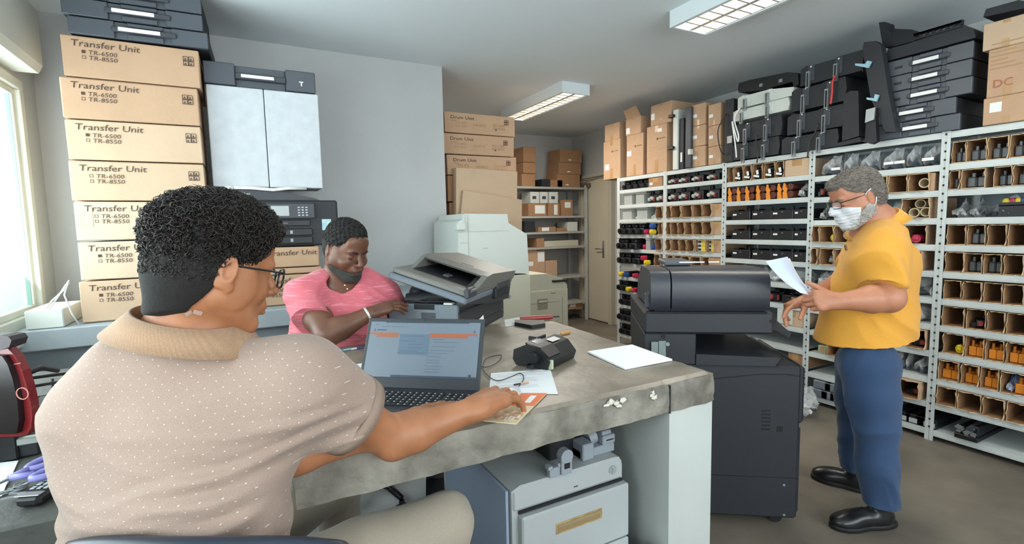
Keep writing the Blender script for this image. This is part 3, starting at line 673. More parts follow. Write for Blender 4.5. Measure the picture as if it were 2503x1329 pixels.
# document feeder on top
a, _ = onp(1590, 740); b, _ = onp(1880, 740); _, zf0 = onp(1700, 757); _, zf1 = onp(1660, 661); s1, _ = onp(1640, 700)
def feeder(xa, xb, infl, m, nm):
    prof = [(-.008+infl, 0), (-.012+infl, .05), (-.012+infl, .10), (-.004+infl, .125), (.012+infl, .143), (.04, .152), (.12, .155), (.34, .15), (.46, .08), (.50, 0)]; h = (zf1-zf0)/.155
    MB().prism([(y, zf0+z*h) for y, z in prof], xa, xb, 'yz', 0, True).build(nm, m, t, world=False)
feeder(s1+.003, b, 0, dk2, 'feeder_cover'); feeder(a, s1-.003, .004, dk2, 'feeder_end_cap')
MB().b2((a+.06, .003, zf0-.0), (b-.01, .008, zf0+.006)).build('feeder_shadow_gap', dm2, t, world=False)
MB().b2((a+.02, .02, zf0-.010), (b-.01, .5, zf0+.001), .003).build('feeder_base', dk, t, world=False)
MB().b2((s1+.02, .28, zf1-.002), (b-.27, .5, zf1+.022), .006).build('feeder_tray', slate, t, world=False)
MB().b2((s1+.09, .275, zf1+.012), (s1+.21, .28, zf1+.018)).b2((s1+.23, .275, zf1+.012), (s1+.28, .28, zf1+.018)).build('printed_strip', white, t, world=False)
MB().b2((a-.02, .02, zf0+.005), (a+.004, .06, zf0+.07), .004).b2((a-.012, .015, zf0+.03), (a-.006, .03, zf0+.085)).build('hinge', gry, t, world=False)
# metal latch plate at the back
vx, vz = onp(1619, 850); MB().b2((vx-.018, -.012, vz-.035), (vx+.014, -.006, vz+.035), .001).b2((vx-.05, -.009, vz-.05), (vx-.02, -.006, vz+.03)).cyl((vx+.02, -.02, vz+.022), (vx+.02, -.006, vz+.022), .009, n=12).build('latch_plate', mat('grey_green_steel', '8f9c9a', .4, .6), t, world=False)
# operation panel sticking out towards the man
pz = zt1-.06
MB().prism([(x1-.01, pz+.03), (x1+.03, pz+.025), (x1+.13, pz-.065), (x1+.12, pz-.085), (x1+.02, pz-.03), (x1-.01, pz-.03)], .14, .48, 'xz').build('control_panel', blk, t, world=False)
M_ = Matrix.Translation((x1+.082, .30, pz-.016)) @ Matrix.Rotation(math.radians(42), 4, 'Y')
MB(M_).box((0, 0, 0), (.085, .22, .003)).build('touch_screen', mat('panel_screen', '9bb6c8', .2, emit=.25), t, world=False)
# ============================================================ grey printer with drawers under the bench
FY = 1.235
def fy(px, py, y=FY): p = at(px, py, 'y', y); return (p.x, p.z)
gm = mat('aged_grey_plastic', 'a5a9aa', .5, var=.05, vs=3); gm2 = mat('shaded_bluegrey_plastic', '9da5ad', .55, var=.05)
x0 = fy(1252, 1200)[0]; x1 = fy(1523, 1130)[0]; zt_ = (fy(1252, 1200)[1]+fy(1523, 1108)[1])/2; BY = 1.80
t = thing('drawer_printer', 'old grey floor printer with drawers pushed under the workbench', 'printer', ((x0+x1)/2, 1.5, 0))
MB().prism([(x0, .02), (x1, .02), (x1, zt_-.03), (x1-.012, zt_-.004), (x1-.03, zt_), (x0+.03, zt_), (x0, zt_-.012)], FY+.006, BY, 'xz').build('body', gm, t)
MB().b2((x0+.002, FY, zt_-.075), (x1-.002, FY+.02, zt_-.012), .006).build('top_rail', gm, t)
MB().b2((x0+.02, FY-.002, zt_-.085), (x1-.005, FY+.004, zt_-.076)).build('drawer_gap', blk, t)
dz = [(zt_-.27, zt_-.088), (zt_-.46, zt_-.276), (.03, zt_-.466)]
dr_ = [MB().b2((x0+.02, FY-.022, a), (x1+.008, FY+.01, b), .005).build('drawer', gm, t) for (a, b) in dz]
hx = (fy(1350, 1270)[0]+fy(1460, 1250)[0])/2; hz = (fy(1350, 1278)[1]+fy(1460, 1250)[1])/2
brass = mat('yellowed_handle', 'a98c5c', .5, var=.3, vs=30)
MB().b2((hx-.088, FY-.0235, hz-.017), (hx+.088, FY-.0215, hz+.017)).build('drawer_handle', brass, dr_[0])
MB().b2((hx-.082, FY-.0245, hz-.012), (hx+.080, FY-.0235, hz+.010)).build('handle_recess', mat('handle_recess_brown', '8a734e', .6), dr_[0])
MB().b2((hx-.082, FY-.026, hz+.004), (hx+.080, FY-.0235, hz+.012)).build('handle_lip', mat('handle_lip_tan', '8f7f60', .5), dr_[0])
bx, bz = fy(1497, 1147); MB().cyl((bx, FY-.003, bz), (bx, FY, bz), .015, n=20).b2((bx-.004, FY-.005, bz-.010), (bx-.002, FY-.002, bz+.010)).build('badge', mat('badge_pale', '8f9597', .4), t)
MB().b2((bx-.155, FY-.002, bz-.048+.03), (bx-.14, FY, bz-.046+.03)).build('slot', blk, t)
# two plastic clips lying on it
cm = mat('bluegrey_clip', '8b929b', .5)
def clip(label, px, py, y, s):
    p = at(px, py, 'z', zt_+.0); t = thing('printer_clip', label, 'plastic part', (p.x, p.y, zt_)); x, yv, z = p.x, p.y, zt_
    if s > 1:
        MB().b2((x-.075, yv, z), (x+.065, yv+.05, z+.03), .003).b2((x-.075, yv-.012, z), (x-.03, yv+.05, z+.055), .004).b2((x+.015, yv, z+.03), (x+.068, yv+.05, z+.06), .003).b2((x+.02, yv+.01, z+.03), (x+.06, yv+.05, z+.072), .003).build('body', cm, t)
        MB().cyl((x-.02, yv+.045, z+.045), (x+.01, yv+.045, z+.05), .026, n=14).build('roller', cm, t)
        MB().b2((x+.03, yv-.001, z+.042), (x+.06, yv, z+.046)).build('slot', blk, t)
    else:
        MB().b2((x-.05, yv, z), (x-.012, yv+.02, z+.03), .002).b2((x-.055, yv, z+.027), (x-.04, yv+.02, z+.038)).b2((x-.02, yv, z+.027), (x-.012, yv+.02, z+.04)).b2((x-.010, yv-.004, z), (x+.03, yv+.02, z+.05), .002).build('body', cm, t)
        MB().cyl((x+.01, yv-.006, z+.058), (x+.01, yv+.02, z+.058), .022, n=18).build('cap', cm, t)
        MB().b2((x+.0, yv-.006, z+.02), (x+.02, yv-.004, z+.038)).build('slot', blk, t)
clip('larger grey plastic clip on top of the drawer printer', 1465, 1112, 0, 2)
clip('smaller grey plastic clip near the front edge of the drawer printer', 1378, 1160, 0, 1)
# narrow black device standing on it under the bench
MBp = at(1385, 1125, 'z', zt_); t = thing('black_device', 'black box lying in shadow on the drawer printer', 'box', (MBp.x, MBp.y+.1, zt_))
MB().b2((MBp.x-.055, MBp.y+.02, zt_+.001), (MBp.x+.05, BY, zt_+.075), .004).build('casing', blk, t)
# the printer's own left side, added as a separate bluish sheet
t = thing('printer_side_sheet', 'blue grey sheet added as the left side of the drawer printer', 'panel', (x0-.01, 1.5, 0)); 
MB().prism([(FY+.02, .02), (BY-.02, .02), (BY-.02, zt_-.02), (FY+.02, zt_-.015)], x0-.012, x0-.003, 'yz').build('sheet', mat('blue_grey_sheet', '93a2b8', .5), t)
# paint bucket
p = at(1512, 1322, 'z', .33); t = thing('paint_bucket', 'white round paint bucket with dark drips on the lid, under the bench', 'bucket', (p.x, p.y-.02, 0))
bx, by = p.x, 1.10
MB().cyl((bx, by, 0.0), (bx, by, .30), .085, .10, n=36).build('bucket', mat('bucket_white', 'c6cecc', .5), t)
MB().cyl((bx, by, .30), (bx, by, .322), .105, n=40).ring((bx, by, .322), (0, 0, 1), .105, .094, .006, 40).build('lid', mat('lid_white', 'd4dcda', .5, var=.0), t)
sp = MB(); rr = random.Random(8)
for k in range(16):
    a_ = rr.uniform(0, 6.28); r_ = rr.uniform(.03, .09); sp.cyl((bx+math.cos(a_)*r_, by+math.sin(a_)*r_, .322), (bx+math.cos(a_)*r_, by+math.sin(a_)*r_, .3228), rr.uniform(.003, .010), n=7)
sp.build('paint_drips', mat('paint_drips', '3a3c40', .6), t)
# ============================================================ printer under repair on the bench
a2 = math.radians(-46)
K0 = at(1122, 836, 'z', .902)
MPx = frame((K0.x, K0.y, .902), (math.cos(a2), math.sin(a2), 0), (-math.sin(a2), math.cos(a2), 0), (0, 0, 1))
t = thing('printer_under_repair', 'dark desktop printer with its scanner lid propped open on the workbench', 'printer', (K0.x, K0.y, .902), a2)
MW[t.name] = MPx.copy(); _I = MPx.inverted()
def op(px, py, yy=0.0): return onp(px, py, MPx, _I, yy)
def sd(px, py, xx=0.0):
    o = _I @ Vector((0, 0, CH)); d = _I.to_3x3() @ ray(px, py); p = o+d*((xx-o.x)/d.x); return (p.y, p.z)
sg = mat('printer_blue_grey', '69727b', .5, var=.05, vs=3); sgt = mat('printer_taupe_top', '6f6e69', .42, var=.05, vs=3)
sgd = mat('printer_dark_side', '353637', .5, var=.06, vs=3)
xl_, zb = op(948, 741); xr_ = 0.0; D = sd(1233, 800)[0]
MB().b2((xl_, 0, .002), (-.004, .025, zb), .004).build('front_panel', sg, t, world=False)
MB().b2((xl_+.004, .025, .002), (-.02, D-.01, zb-.05), .004).build('inner_tray', blk, t, world=False)
zs1 = sd(1180, 738)[1]
MB().b2((-.05, .004, .0), (0, D, zs1), .008).build('body', sgd, t, world=False)
MB().b2((xl_+.01, D-.06, zb-.05), (-.05, D-.01, zs1), .004).build('rear_wall', blk2, t, world=False)
hx0, hz0 = op(1012, 743); hx1, hz1 = op(1062, 757)
MB().b2((hx0, -.0015, hz1), (hx1, .002, hz0)).build('grip_hole', dm2, t, world=False)
v = MB(); gx0 = op(1030, 770)[0]; gx1 = op(1065, 770)[0]
for i in range(8): v.b2((gx0, -.0012, zb-.040-.006*i), (gx1, .002, zb-.037-.006*i))
v.build('vent', dm2, t, world=False)
for q_ in ((1228, 756), (1228, 768), (1228, 777)):
    y_, z_ = sd(*q_); MB().b2((-.001, y_-.005, z_-.004), (.003, y_+.004, z_+.004)).build('stud', steel, t, world=False)
MB().b2((-.0005, .01, .045), (.0012, D-.006, .048)).build('panel_seam', dm2, t, world=False)
MB().cyl((xl_+.05, .09, zb-.005), (-.08, .14, zb+.015), .040, n=22).ell((xl_+.07, .16, zb+.02), (.045, .05, .055)).build('roller', blk2, t, world=False)
MB().tube([(xl_+.06, .03, zb+.002), (xl_+.1, .015, zb+.014), (xl_+.17, .02, zb+.008), (-.02, .03, zb+.012)], .004).tube([(xl_+.12, .05, zb), (xl_+.17, .06, zb+.02), (-.05, .05, zb+.014)], .0035).build('cable', blk, t, world=False)
MB().b2((-.07, .005, zb+.001), (-.03, .04, zb+.008)).build('bracket', offw, t, world=False)
L0 = op(950, 664, -.01); L1 = op(1141, 730, -.01)
dx, dz_ = L1[0]-L0[0], L1[1]-L0[1]; ln = math.hypot(dx, dz_)
LM = frame((L0[0], -.01, L0[1]), (dx, 0, dz_), (0, 1, 0)); LM[0][2], LM[1][2], LM[2][2] = -dz_/ln, 0, dx/ln
DL = D+.01
MB(LM).b2((0, 0, -.03), (ln, DL, .0), .006).build('scanner_bed', sg, t, world=False)
MB(LM).b2((.012, .008, .001), (ln, DL, .026), .006).build('scanner_lid', sgt, t, world=False)
endp = [(.10, .026), (.19, .078), (.25, .085), (DL, .066), (DL, .026)]
MB(LM).prism(endp, ln*.12, ln*.17, 'yz').build('hood_side', sgt, t, world=False)
MB(LM).prism([(.02, .026), (.04, .036), (.10, .036), (.19, .080), (.25, .087), (DL, .068), (DL, .026)], ln*.94, ln*1.01, 'yz').build('hood_side', sgt, t, world=False)
MB(LM).prism([(.185, .076), (.25, .086), (DL, .067), (DL, .055), (.25, .074), (.195, .066)], ln*.16, ln*.95, 'yz').build('feeder_hood', sgt, t, world=False)
MB(LM).b2((ln*.17, .09, .0262), (ln*.94, DL-.01, .029)).b2((ln*.17, DL-.03, .027), (ln*.94, DL-.01, .058)).build('feeder_slot', blk, t, world=False)
MB(LM).b2((ln*.52, .12, .03), (ln*.60, .17, .040), .003).build('paper_guide', gry, t, world=False)
MB(LM).b2((ln*.55, .27, .0835), (ln*.72, .285, .0855)).build('hood_mark', gry, t, world=False)
e = [sd(*p_, .035) for p_ in ((1137, 744), (1142, 709), (1166, 692), (1192, 664), (1251, 659), (1241, 728), (1200, 740))]
MB().prism(e, .0, .04, 'yz').build('hinge_cover', sgd, t, world=False)
def sb(px0, py0, px1, py1, nm, m, x0_=.035, x1_=.055):
    a_ = sd(px0, py0, x1_); b_ = sd(px1, py1, x1_); MB().b2((x0_, a_[0], min(a_[1], b_[1])), (x1_, b_[0], max(a_[1], b_[1])), .004).build(nm, m, t, world=False)
sb(1144, 708, 1166, 722, 'hinge', gry); sb(1215, 668, 1247, 700, 'cable_cover', gry); sb(1212, 706, 1243, 716, 'cable_clamp', blk2, .035, .06)
a_ = sd(1150, 800, .008); b_ = sd(1183, 780, .02)
MB().add([(.008, a_[0], a_[1]-.02), (.02, b_[0], b_[1]-.02), (.016, b_[0], b_[1]+.02), (.008, a_[0], a_[1]), (.010, a_[0], a_[1]-.02), (.022, b_[0], b_[1]-.02), (.018, b_[0], b_[1]+.02), (.010, a_[0], a_[1])], [(0, 1, 2, 3), (7, 6, 5, 4), (0, 4, 5, 1), (2, 6, 7, 3), (1, 5, 6, 2), (0, 3, 7, 4)]).build('hanging_tag', white, t, world=False)
# ============================================================ laptop
HL, HR = at(872, 946, 'z', .915), at(1163, 957, 'z', .915)
xd = (HR-HL).normalized(); yd = Vector((-xd.y, xd.x, 0)); LW = .385; O = HL
LPM = frame((O.x, O.y, .902), xd, yd, (0, 0, 1))
t = thing('laptop', 'black open laptop in front of the man in the beige polo shirt', 'laptop', (O.x, O.y, .902), math.atan2(xd.y, xd.x)); MW[t.name] = LPM.copy()
lpm = mat('laptop_black', '26282b', .45, var=.05); lpm2 = mat('laptop_bezel', '2b3036', .5)
MB().b2((0, -.245, 0), (LW, 0, .017), .004).build('base', lpm, t, world=False)
kb = MB(); 
for r_ in range(6):
    n = 15
    for k in range(n+4):
        wk = .0165; x = .018+k*.0188
        if k >= n: x += .006
        if r_ == 5 and 3 < k < 9: 
            if k == 4: kb.b2((x, -.055-.0185*r_, .017), (x+.0188*5-.003, -.055-.0185*r_+.0155, .0195), .001)
            continue
        kb.b2((x, -.055-.0185*r_, .017), (x+wk-.001, -.055-.0185*r_+.0155, .0195), .001)
kb.build('keyboard', mat('laptop_keys', '17181a', .4), t, world=False)
kl = MB()
for r_ in range(6):
    for k in range(19):
        if r_ == 5 and 3 < k < 9: continue
        x = .021+k*.0188+(.006 if k >= 15 else 0); kl.b2((x, -.049-.0185*r_, .0195), (x+.0045, -.045-.0185*r_, .0198))
kl.build('key_legends', mat('key_legend', 'c9c9c9', .6), t, world=False)
MB().cyl((.125, -.105, .0195), (.125, -.105, .023), .005, n=12).build('pointing_stick', mat('red_rubber', 'c23b2f', .6), t, world=False)
MB().b2((.115, -.225, .017), (.215, -.172, .0176), .0005).build('touchpad', mat('touchpad_grey', '303236', .3), t, world=False)
_LI = LPM.inverted()
def lphit(px, py, pl):   # helper: screen plane through hinge, tilted back
    pass
TLp = at(905, 787, 'y', 0) if False else None
tilt = math.radians(27); SH = .222
SM = LPM @ Matrix.Translation((0, .004, .012)) @ Matrix.Rotation(-tilt, 4, 'X')
SM2 = Matrix.Translation((0, .004, .012)) @ Matrix.Rotation(-tilt, 4, 'X')
MB(SM2).b2((0, 0, 0), (LW, .010, SH), .003).build('screen_housing', lpm2, t, world=False)
sx0, sx1, sz0, sz1 = .012, LW-.012, .034, SH-.013
scr = mat('laptop_screen', '68737f', .3, emit=.05)
so_ = MB(SM2).b2((sx0, -.0012, sz0), (sx1, .001, sz1)).build('screen', scr, t, world=False)
def srect(b, u0, v0, u1, v1, e=.0016): # u,v in 0..1, v down
    a, c = sx0+(sx1-sx0)*u0, sx0+(sx1-sx0)*u1; d, f = sz1-(sz1-sz0)*v1, sz1-(sz1-sz0)*v0
    b.quad((a, -e, d), (c, -e, d), (c, -e, f), (a, -e, f))
b = MB(SM2); srect(b, 0, .205, .27, .24); srect(b, .07, .24, .27, .285); srect(b, .56, .205, .98, .24); srect(b, .56, .24, .90, .285)
b.build('screen_banner', mat('screen_orange', '955437', .4, emit=.03), so_, world=False)
b = MB(SM2); srect(b, .25, .96, 1, 1); srect(b, .14, 0, .9, .018); srect(b, 0, .965, .03, .995); srect(b, .93, .92, .955, .96)
b.build('screen_taskbar', mat('screen_navy', '2c3a4a', .4, emit=.02), so_, world=False)
b = MB(SM2)
for (u, v, w_) in ((.04, .05, .04), (.1, .085, .08), (.2, .085, .16), (.3, .26, .2), (.3, .35, .14), (.37, .41, .13), (.38, .47, .12), (.3, .53, .17), (.29, .56, .24), (.58, .31, .12), (.6, .36, .22), (.58, .44, .22), (.57, .51, .22), (.56, .56, .18), (.55, .62, .13), (.55, .68, .12), (.55, .73, .12), (.54, .79, .16), (.54, .84, .15), (.54, .89, .13)):
    srect(b, u, v, u+w_, v+.006)
b.build('screen_text_lines', mat('screen_text', '3f4d5e', .4), so_, world=False)
b = MB(SM2); srect(b, .285, .22, .56, .60, .0014); b.build('screen_panel', mat('screen_panel', '546577', .4, emit=.03), so_, world=False)
b = MB(SM2); b.text('E', (sx0+.014, -.0016, sz1-.032), (1, 0, 0), (0, 0, 1), .012); b.build('screen_logo', mat('logo_dark_red', '7a2830', .5), so_, world=False)
b = MB(SM2); b.quad((sx0+.024, -.0016, sz1-.029), (sx0+.056, -.0016, sz1-.029), (sx0+.056, -.0016, sz1-.025), (sx0+.024, -.0016, sz1-.025)); b.quad((sx1-.02, -.0016, sz1-.033), (sx1-.015, -.0016, sz1-.033), (sx1-.014, -.0016, sz1-.026), (sx1-.019, -.0016, sz1-.026)) ; b.build('screen_mark', mat('screen_text', '66788e', .4), so_, world=False)
MB(SM2).cyl((LW/2, -.001, SH-.006), (LW/2, .001, SH-.006), .0018, n=10).build('webcam', dm2, t, world=False)
MB(SM2).b2((.01, -.0012, .012), (.04, .0, .02)).build('maker_mark', gry, t, world=False)
# ============================================================ small things on the bench
def bq(name, label, cat, pts, th, m, z=.9015, group=None):
    ps = [at(px, py, 'z', z) for px, py in pts]; b = MB(); b.prism([(p.x, p.y) for p in ps], z, z+th, 'xy'); o = b.build(name, m, None, label=label, cat=cat, group=group); return ps, o
paper = mat('paper_white', 'dfe1e4', .8, var=.02)
ps, _o = bq('paper_ream', 'thin stack of blank white paper near the right end of the workbench', 'paper', [(1436, 862), (1545, 845), (1643, 881), (1528, 903)], .006, mat('ream_white', 'f0f1f3', .7))
ps, _o = bq('printed_sheet', 'printed sheet lying between the black cartridge and the mouse hand', 'paper', [(1200, 912), (1345, 901), (1364, 963), (1195, 962)], .0006, paper)
u = (ps[1]-ps[0]).normalized(); v = (ps[3]-ps[0]).normalized(); lw = (ps[1]-ps[0]).length; lh = (ps[3]-ps[0]).length
b = MB(); rr = random.Random(11)
for k in range(11):
    y_ = .10+.075*k; a = .10; 
    if k in (3, 7): continue
    e_ = .55+rr.random()*.35; o0 = ps[0]+u*(lw*a)+v*(lh*y_); b.quad(o0, o0+u*(lw*(e_-a)), o0+u*(lw*(e_-a))+v*.0018, o0+v*.0018)
b.v = [(x, y, .9024) for x, y, z in b.v]; o = b.build('text_lines', mat('text_grey', '8f949c', .8), _o)
ps, _o = bq('printed_sheet', 'white sheet half hidden behind the laptop on the left', 'paper', [(806, 902), (893, 886), (880, 925), (850, 932)], .0006, paper)
ps, _o = bq('folded_note', 'white paper slip behind the printer under repair, by the red case', 'paper', [(1233, 782), (1268, 776), (1330, 785), (1235, 798)], .002, paper)
# mouse mat with orange top and pale lower half
pm = [(1168, 1028), (1205, 962), (1337, 962), (1262, 1037)]
ps = [at(px, py, 'z', .9025) for px, py in pm]
t = thing('mouse_mat', 'orange and cream mouse mat under the hand with the mouse', 'mouse mat', (ps[0].x, ps[0].y, .9025))
P = lambda s_, r_: ps[1].lerp(ps[2], s_).lerp(ps[0].lerp(ps[3], s_), r_)
def pq(b, s0, r0, s1, r1, z0, z1): b.prism([(P(s0, r0).x, P(s0, r0).y), (P(s1, r0).x, P(s1, r0).y), (P(s1, r1).x, P(s1, r1).y), (P(s0, r1).x, P(s0, r1).y)], z0, z1, 'xy')
b = MB(); pq(b, 0, 0, 1, 1, .9025, .9045); b.build('mat_base', mat('mat_cream', 'd9c9a8', .6, var=.05, vs=20), t)
b = MB(); pq(b, 0, 0, 1, .46, .9045, .9049); b.build('orange_panel', mat('mat_orange', 'dd7344', .6), t)
b = MB(); pq(b, .74, .10, .86, .36, .9049, .9051); b.build('white_mark', white, t)
b = MB(); pq(b, .25, .62, .95, .93, .9045, .9048); b.build('photo_print', mat('mat_photo', 'b9783f', .6, col2='e7d9bd', vs=60, detail=6), t)
for k, (s_, r_) in enumerate(((.62, .84), (.70, .80), (.79, .82), (.87, .76))):
    b = MB(); pq(b, s_, r_, s_+.05, r_+.09, .9048, .905); b.build('white_figure', white, t)
# mouse with cable
mp = at(1238, 958, 'z', .925)
t = thing('computer_mouse', 'grey wired computer mouse under the hand on the orange mat', 'mouse', (mp.x, mp.y, .905))
MSR = Matrix.Rotation(math.radians(-75), 3, 'Z')
MB().ell((mp.x, mp.y, .918), (.030, .052, .017), MSR).build('shell', mat('mouse_silver', 'b9bcc0', .35), t)
cpts = [at(px, py, 'z', .905) for px, py in ((1268, 944), (1280, 925), (1272, 912), (1245, 922), (1215, 930), (1190, 915), (1180, 895), (1190, 875), (1226, 868), (1212, 888), (1185, 897), (1172, 890))]
def smooth(pts, n=5):
    o = []
    for i in range(len(pts)-1):
        p0, p1, p2, p3 = pts[max(i-1, 0)], pts[i], pts[i+1], pts[min(i+2, len(pts)-1)]
        for k in range(n):
            s = k/n; o.append(.5*((2*p1)+(-p0+p2)*s+(2*p0-5*p1+4*p2-p3)*s*s+(-p0+3*p1-3*p2+p3)*s**3))
    return o+[pts[-1]]
MB().tube(smooth(cpts), .0014, 5).build('cable', blk, t)
# toner cartridge on bench
c = at(1335, 885, 'z', .90); a3 = math.radians(26)
CM = frame((c.x, c.y, .902), (math.cos(a3), math.sin(a3), 0), (-math.sin(a3), math.cos(a3), 0), (0, 0, 1))
t = thing('toner_cartridge', 'black printer cartridge with white label lying on the workbench', 'cartridge', (c.x, c.y, .902), a3); MW[t.name] = CM.copy()
TM = Matrix.Translation((0, 0, 0))
MB().prism([(-.06, .0), (.07, 0), (.085, .02), (.08, .055), (.02, .082), (-.035, .07), (-.07, .03)], -.09, .10, 'yz').build('body', mat('cartridge_black', '1d1f20', .4, var=.1), t, world=False)
MB().prism([(-.052, .03), (.03, .078), (.035, .085), (-.03, .074), (-.065, .045)], -.085, -.005, 'yz').build('side_plate', blk, t, world=False)
MB().b2((.012, -.055, .055), (.075, -.0, .0585)).jit(0).build('x', white, t, world=False).data.name if False else None
tilt_ = Matrix.Translation((.035, -.01, .078)) @ Matrix.Rotation(math.radians(12), 4, 'X')
MB(tilt_).box((0, 0, .001), (.055, .028, .0012)).build('label_sticker', mat('pinkish_label', 'd8d0cc', .7), t, world=False)
MB(Matrix.Translation((-.03, .0, .077)) @ Matrix.Rotation(math.radians(14), 4, 'X')).box((0, 0, .001), (.055, .05, .002)).build('clear_window', mat('smoky_clear', '83898c', .15), t, world=False)
MB().b2((-.005, .035, .06), (.06, .075, .088), .003).build('top_grip', mat('cartridge_black', '1d1f20', .4), t, world=False)
MB().b2((.098, -.04, .005), (.112, .06, .06), .004).build('end_cap', gry, t, world=False)
MB().cyl((-.092, -.01, .035), (-.112, -.01, .035), .024, n=16).b2((-.135, -.02, .018), (-.11, -.005, .024)).b2((-.135, -.03, .010), (-.125, -.005, .024)).build('gear_end', blk, t, world=False)
MB().b2((-.083, -.075, .003), (-.072, -.060, .034)).build('green_tab', mat('pale_green', 'b9c4a8', .5), t, world=False)
# screwdriver behind it, pens, wallet, red case
def stick(name, label, cat, p0, p1, parts, z=.905):
    a, b = at(*p0, 'z', z), at(*p1, 'z', z); t = thing(name, label, cat, (a.x, a.y, z-.004)); 
    for (s0, s1, r, m, nm) in parts: MB().cyl(a.lerp(b, s0), a.lerp(b, s1), r, n=10).build(nm, m, t)
    return t
stick('screwdriver', 'small screwdriver with wooden handle behind the black cartridge', 'screwdriver', (1392, 810), (1330, 826), [(0, .35, .007, mat('wood_handle', 'c08a4e', .5), 'handle'), (.35, 1, .003, steel, 'shaft')], .909)
stick('ballpoint_pen', 'light blue ballpoint pen on the bench left of the laptop', 'pen', (806, 861), (858, 852), [(0, .08, .002, steel, 'tip'), (.08, .62, .0048, mat('pen_light_blue', '4d9ab8', .3), 'barrel'), (.62, 1, .0048, mat('pen_clip_blue', '9cc3cf', .3), 'cap')])
stick('ballpoint_pen', 'dark blue ballpoint pen next to the light blue one', 'pen', (858, 853), (902, 846), [(0, .3, .0045, white, 'cap'), (.3, 1, .004, mat('pen_dark_blue', '2e3f86', .3), 'barrel')])
stick('ballpoint_pen', 'short pen lying on the printed sheet by the mouse cable', 'pen', (1256, 940), (1292, 934), [(0, .45, .0028, blk, 'barrel'), (.45, 1, .0028, mat('pen_copper', 'b58e74', .3), 'tip')], .907)
t = thing('wallet', 'black flat wallet on the bench behind the printer under repair', 'wallet', (0, 0, 0)); MW[t.name] = Matrix()
ps = [at(px, py, 'z', .902) for px, py in ((1258, 789), (1330, 790), (1333, 798), (1300, 803), (1258, 795))]
MB().prism([(p.x, p.y) for p in ps], .902, .916, 'xy').build('leather', mat('black_leather', '1c1c1e', .5, bump=.1), t)
MB().prism([(p.x, p.y) for p in ps], .9165, .919, 'xy').build('flap', mat('black_leather', '1c1c1e', .5), t)
t = stick('glasses_case', 'slim dark red case at the far edge of the workbench', 'case', (1272, 779), (1350, 774), [(0, 1, .012, mat('dark_red_case', '8e3230', .4), 'case'), (1, 1.22, .004, blk, 'strap')], .914)
# rubber blob at the elbow side: none; office chairs
chm = mat('chair_black_plastic', '1b1d22', .4); chf = mat('chair_fabric', '23262d', .8, bump=.2, bs=200)
def chair(label, x, y, rz, seat=.52, back_h=.45, legrot=.3):
    t = thing('office_chair', label, 'chair', (x, y, 0), rz, None); w = False
    for k in range(5):
        a = 2*math.pi*k/5+legrot; c, s = math.cos(a), math.sin(a)
        lg = MB().tube([(c*.04, s*.04, .13), (c*.2, s*.2, .12), (c*.29, s*.29, .085)], [.022, .018, .014], 8).build('base_arm', chm, t, world=False)
        lo_ = lg; MB().cyl((c*.29-s*.02, s*.29+c*.02, .03), (c*.29+s*.02, s*.29-c*.02, .03), .029, n=16).b2((c*.29-.012, s*.29-.012, .035), (c*.29+.012, s*.29+.012, .075)).build('caster', blk, lo_, world=False)
    MB().cyl((0, 0, .10), (0, 0, seat-.05), .022, n=14).build('gas_lift', steel, t, world=False)
    b = MB(); b.box((0, 0, seat), (.46, .45, .075), bev=.03); b.build('seat', chf, t, world=False)
    pts = []; b = MB(); n = 12
    for i in range(n+1):
        u = -1+2*i/n; pts.append((u*.23, -.24+.05*abs(u)**2))
    ins = [(p[0]*1.0, p[1]-.035) for p in pts][::-1]
    b.prism(pts+ins, seat+.10, seat+.085+back_h, 'xy', smooth=False); b.build('backrest', chf, t, world=False)
    b = MB(); rim = [(-.235, -.22, seat+.10)]+[(-.235, -.215, seat+.10+back_h-.04), (-.19, -.235, seat+.10+back_h+.008), (0, -.262, seat+.10+back_h+.028), (.19, -.235, seat+.10+back_h+.008), (.235, -.215, seat+.10+back_h-.04), (.235, -.22, seat+.10)]
    b.tube(smooth([Vector(p) for p in rim], 6), .018, 10); b.build('backrest_rim', mat('chair_navy_rim', '232c3a', .35), t, world=False)
    MB().tube([(0, -.1, seat-.03), (0, -.28, seat+.0), (0, -.29, seat+.2)], .018, 8).build('back_support', chm, t, world=False)
    return t
chair('black office chair under the man in the beige polo, only its curved top showing', *(lambda q: (q.x, q.y))(W(452, 1314, .765)-Matrix.Rotation(math.radians(-30), 3, 'Z') @ Vector((0, -.262, 0))), math.radians(-30), .55, .235)
chair('black swivel chair of the man in pink, its casters showing below the bench', .45, 2.56, math.radians(160), .58, .22, math.radians(226.6-160))
# ============================================================ goods on the racks
def ypx(px, z, X=RXF):
    lo, hi = -400.0, 1700.0
    for _ in range(40):
        m = (lo+hi)/2
        if at(px, m, 'x', X).z > z: lo = m
        else: hi = m
    return at(px, lo, 'x', X).y
ORD = ['first', 'second', 'third', 'fourth', 'fifth', 'sixth', 'seventh', 'eighth', 'ninth', 'tenth', 'eleventh', 'twelfth']
RN = ['rack by the door', 'second rack', 'middle rack', 'rack behind yellow shirt', 'right edge rack']
cardin = mat('cardboard_inside', '9a7350', .9, var=.12, vs=5)
def hide(o): return o
def P(name, cat):      # prototype root kept for the first placement
    o = thing(name, '', cat, (0, 0, 0)); MW[o.name] = Matrix(); return o
used = set()
def put(proto, x, y, z, label, group, rz=0.0, sc=(1, 1, 1), room=None):
    if proto.name not in used: used.add(proto.name); r = proto; r['label'] = label; r['group'] = group
    else: r = dup(proto, None, None, label, group)
    r.location = (x, y, z); r.rotation_euler = (0, 0, rz); r.scale = sc
    if room: fit(r, *room)
    else: REC.append(r)
    return r
REC = []; BB = {}
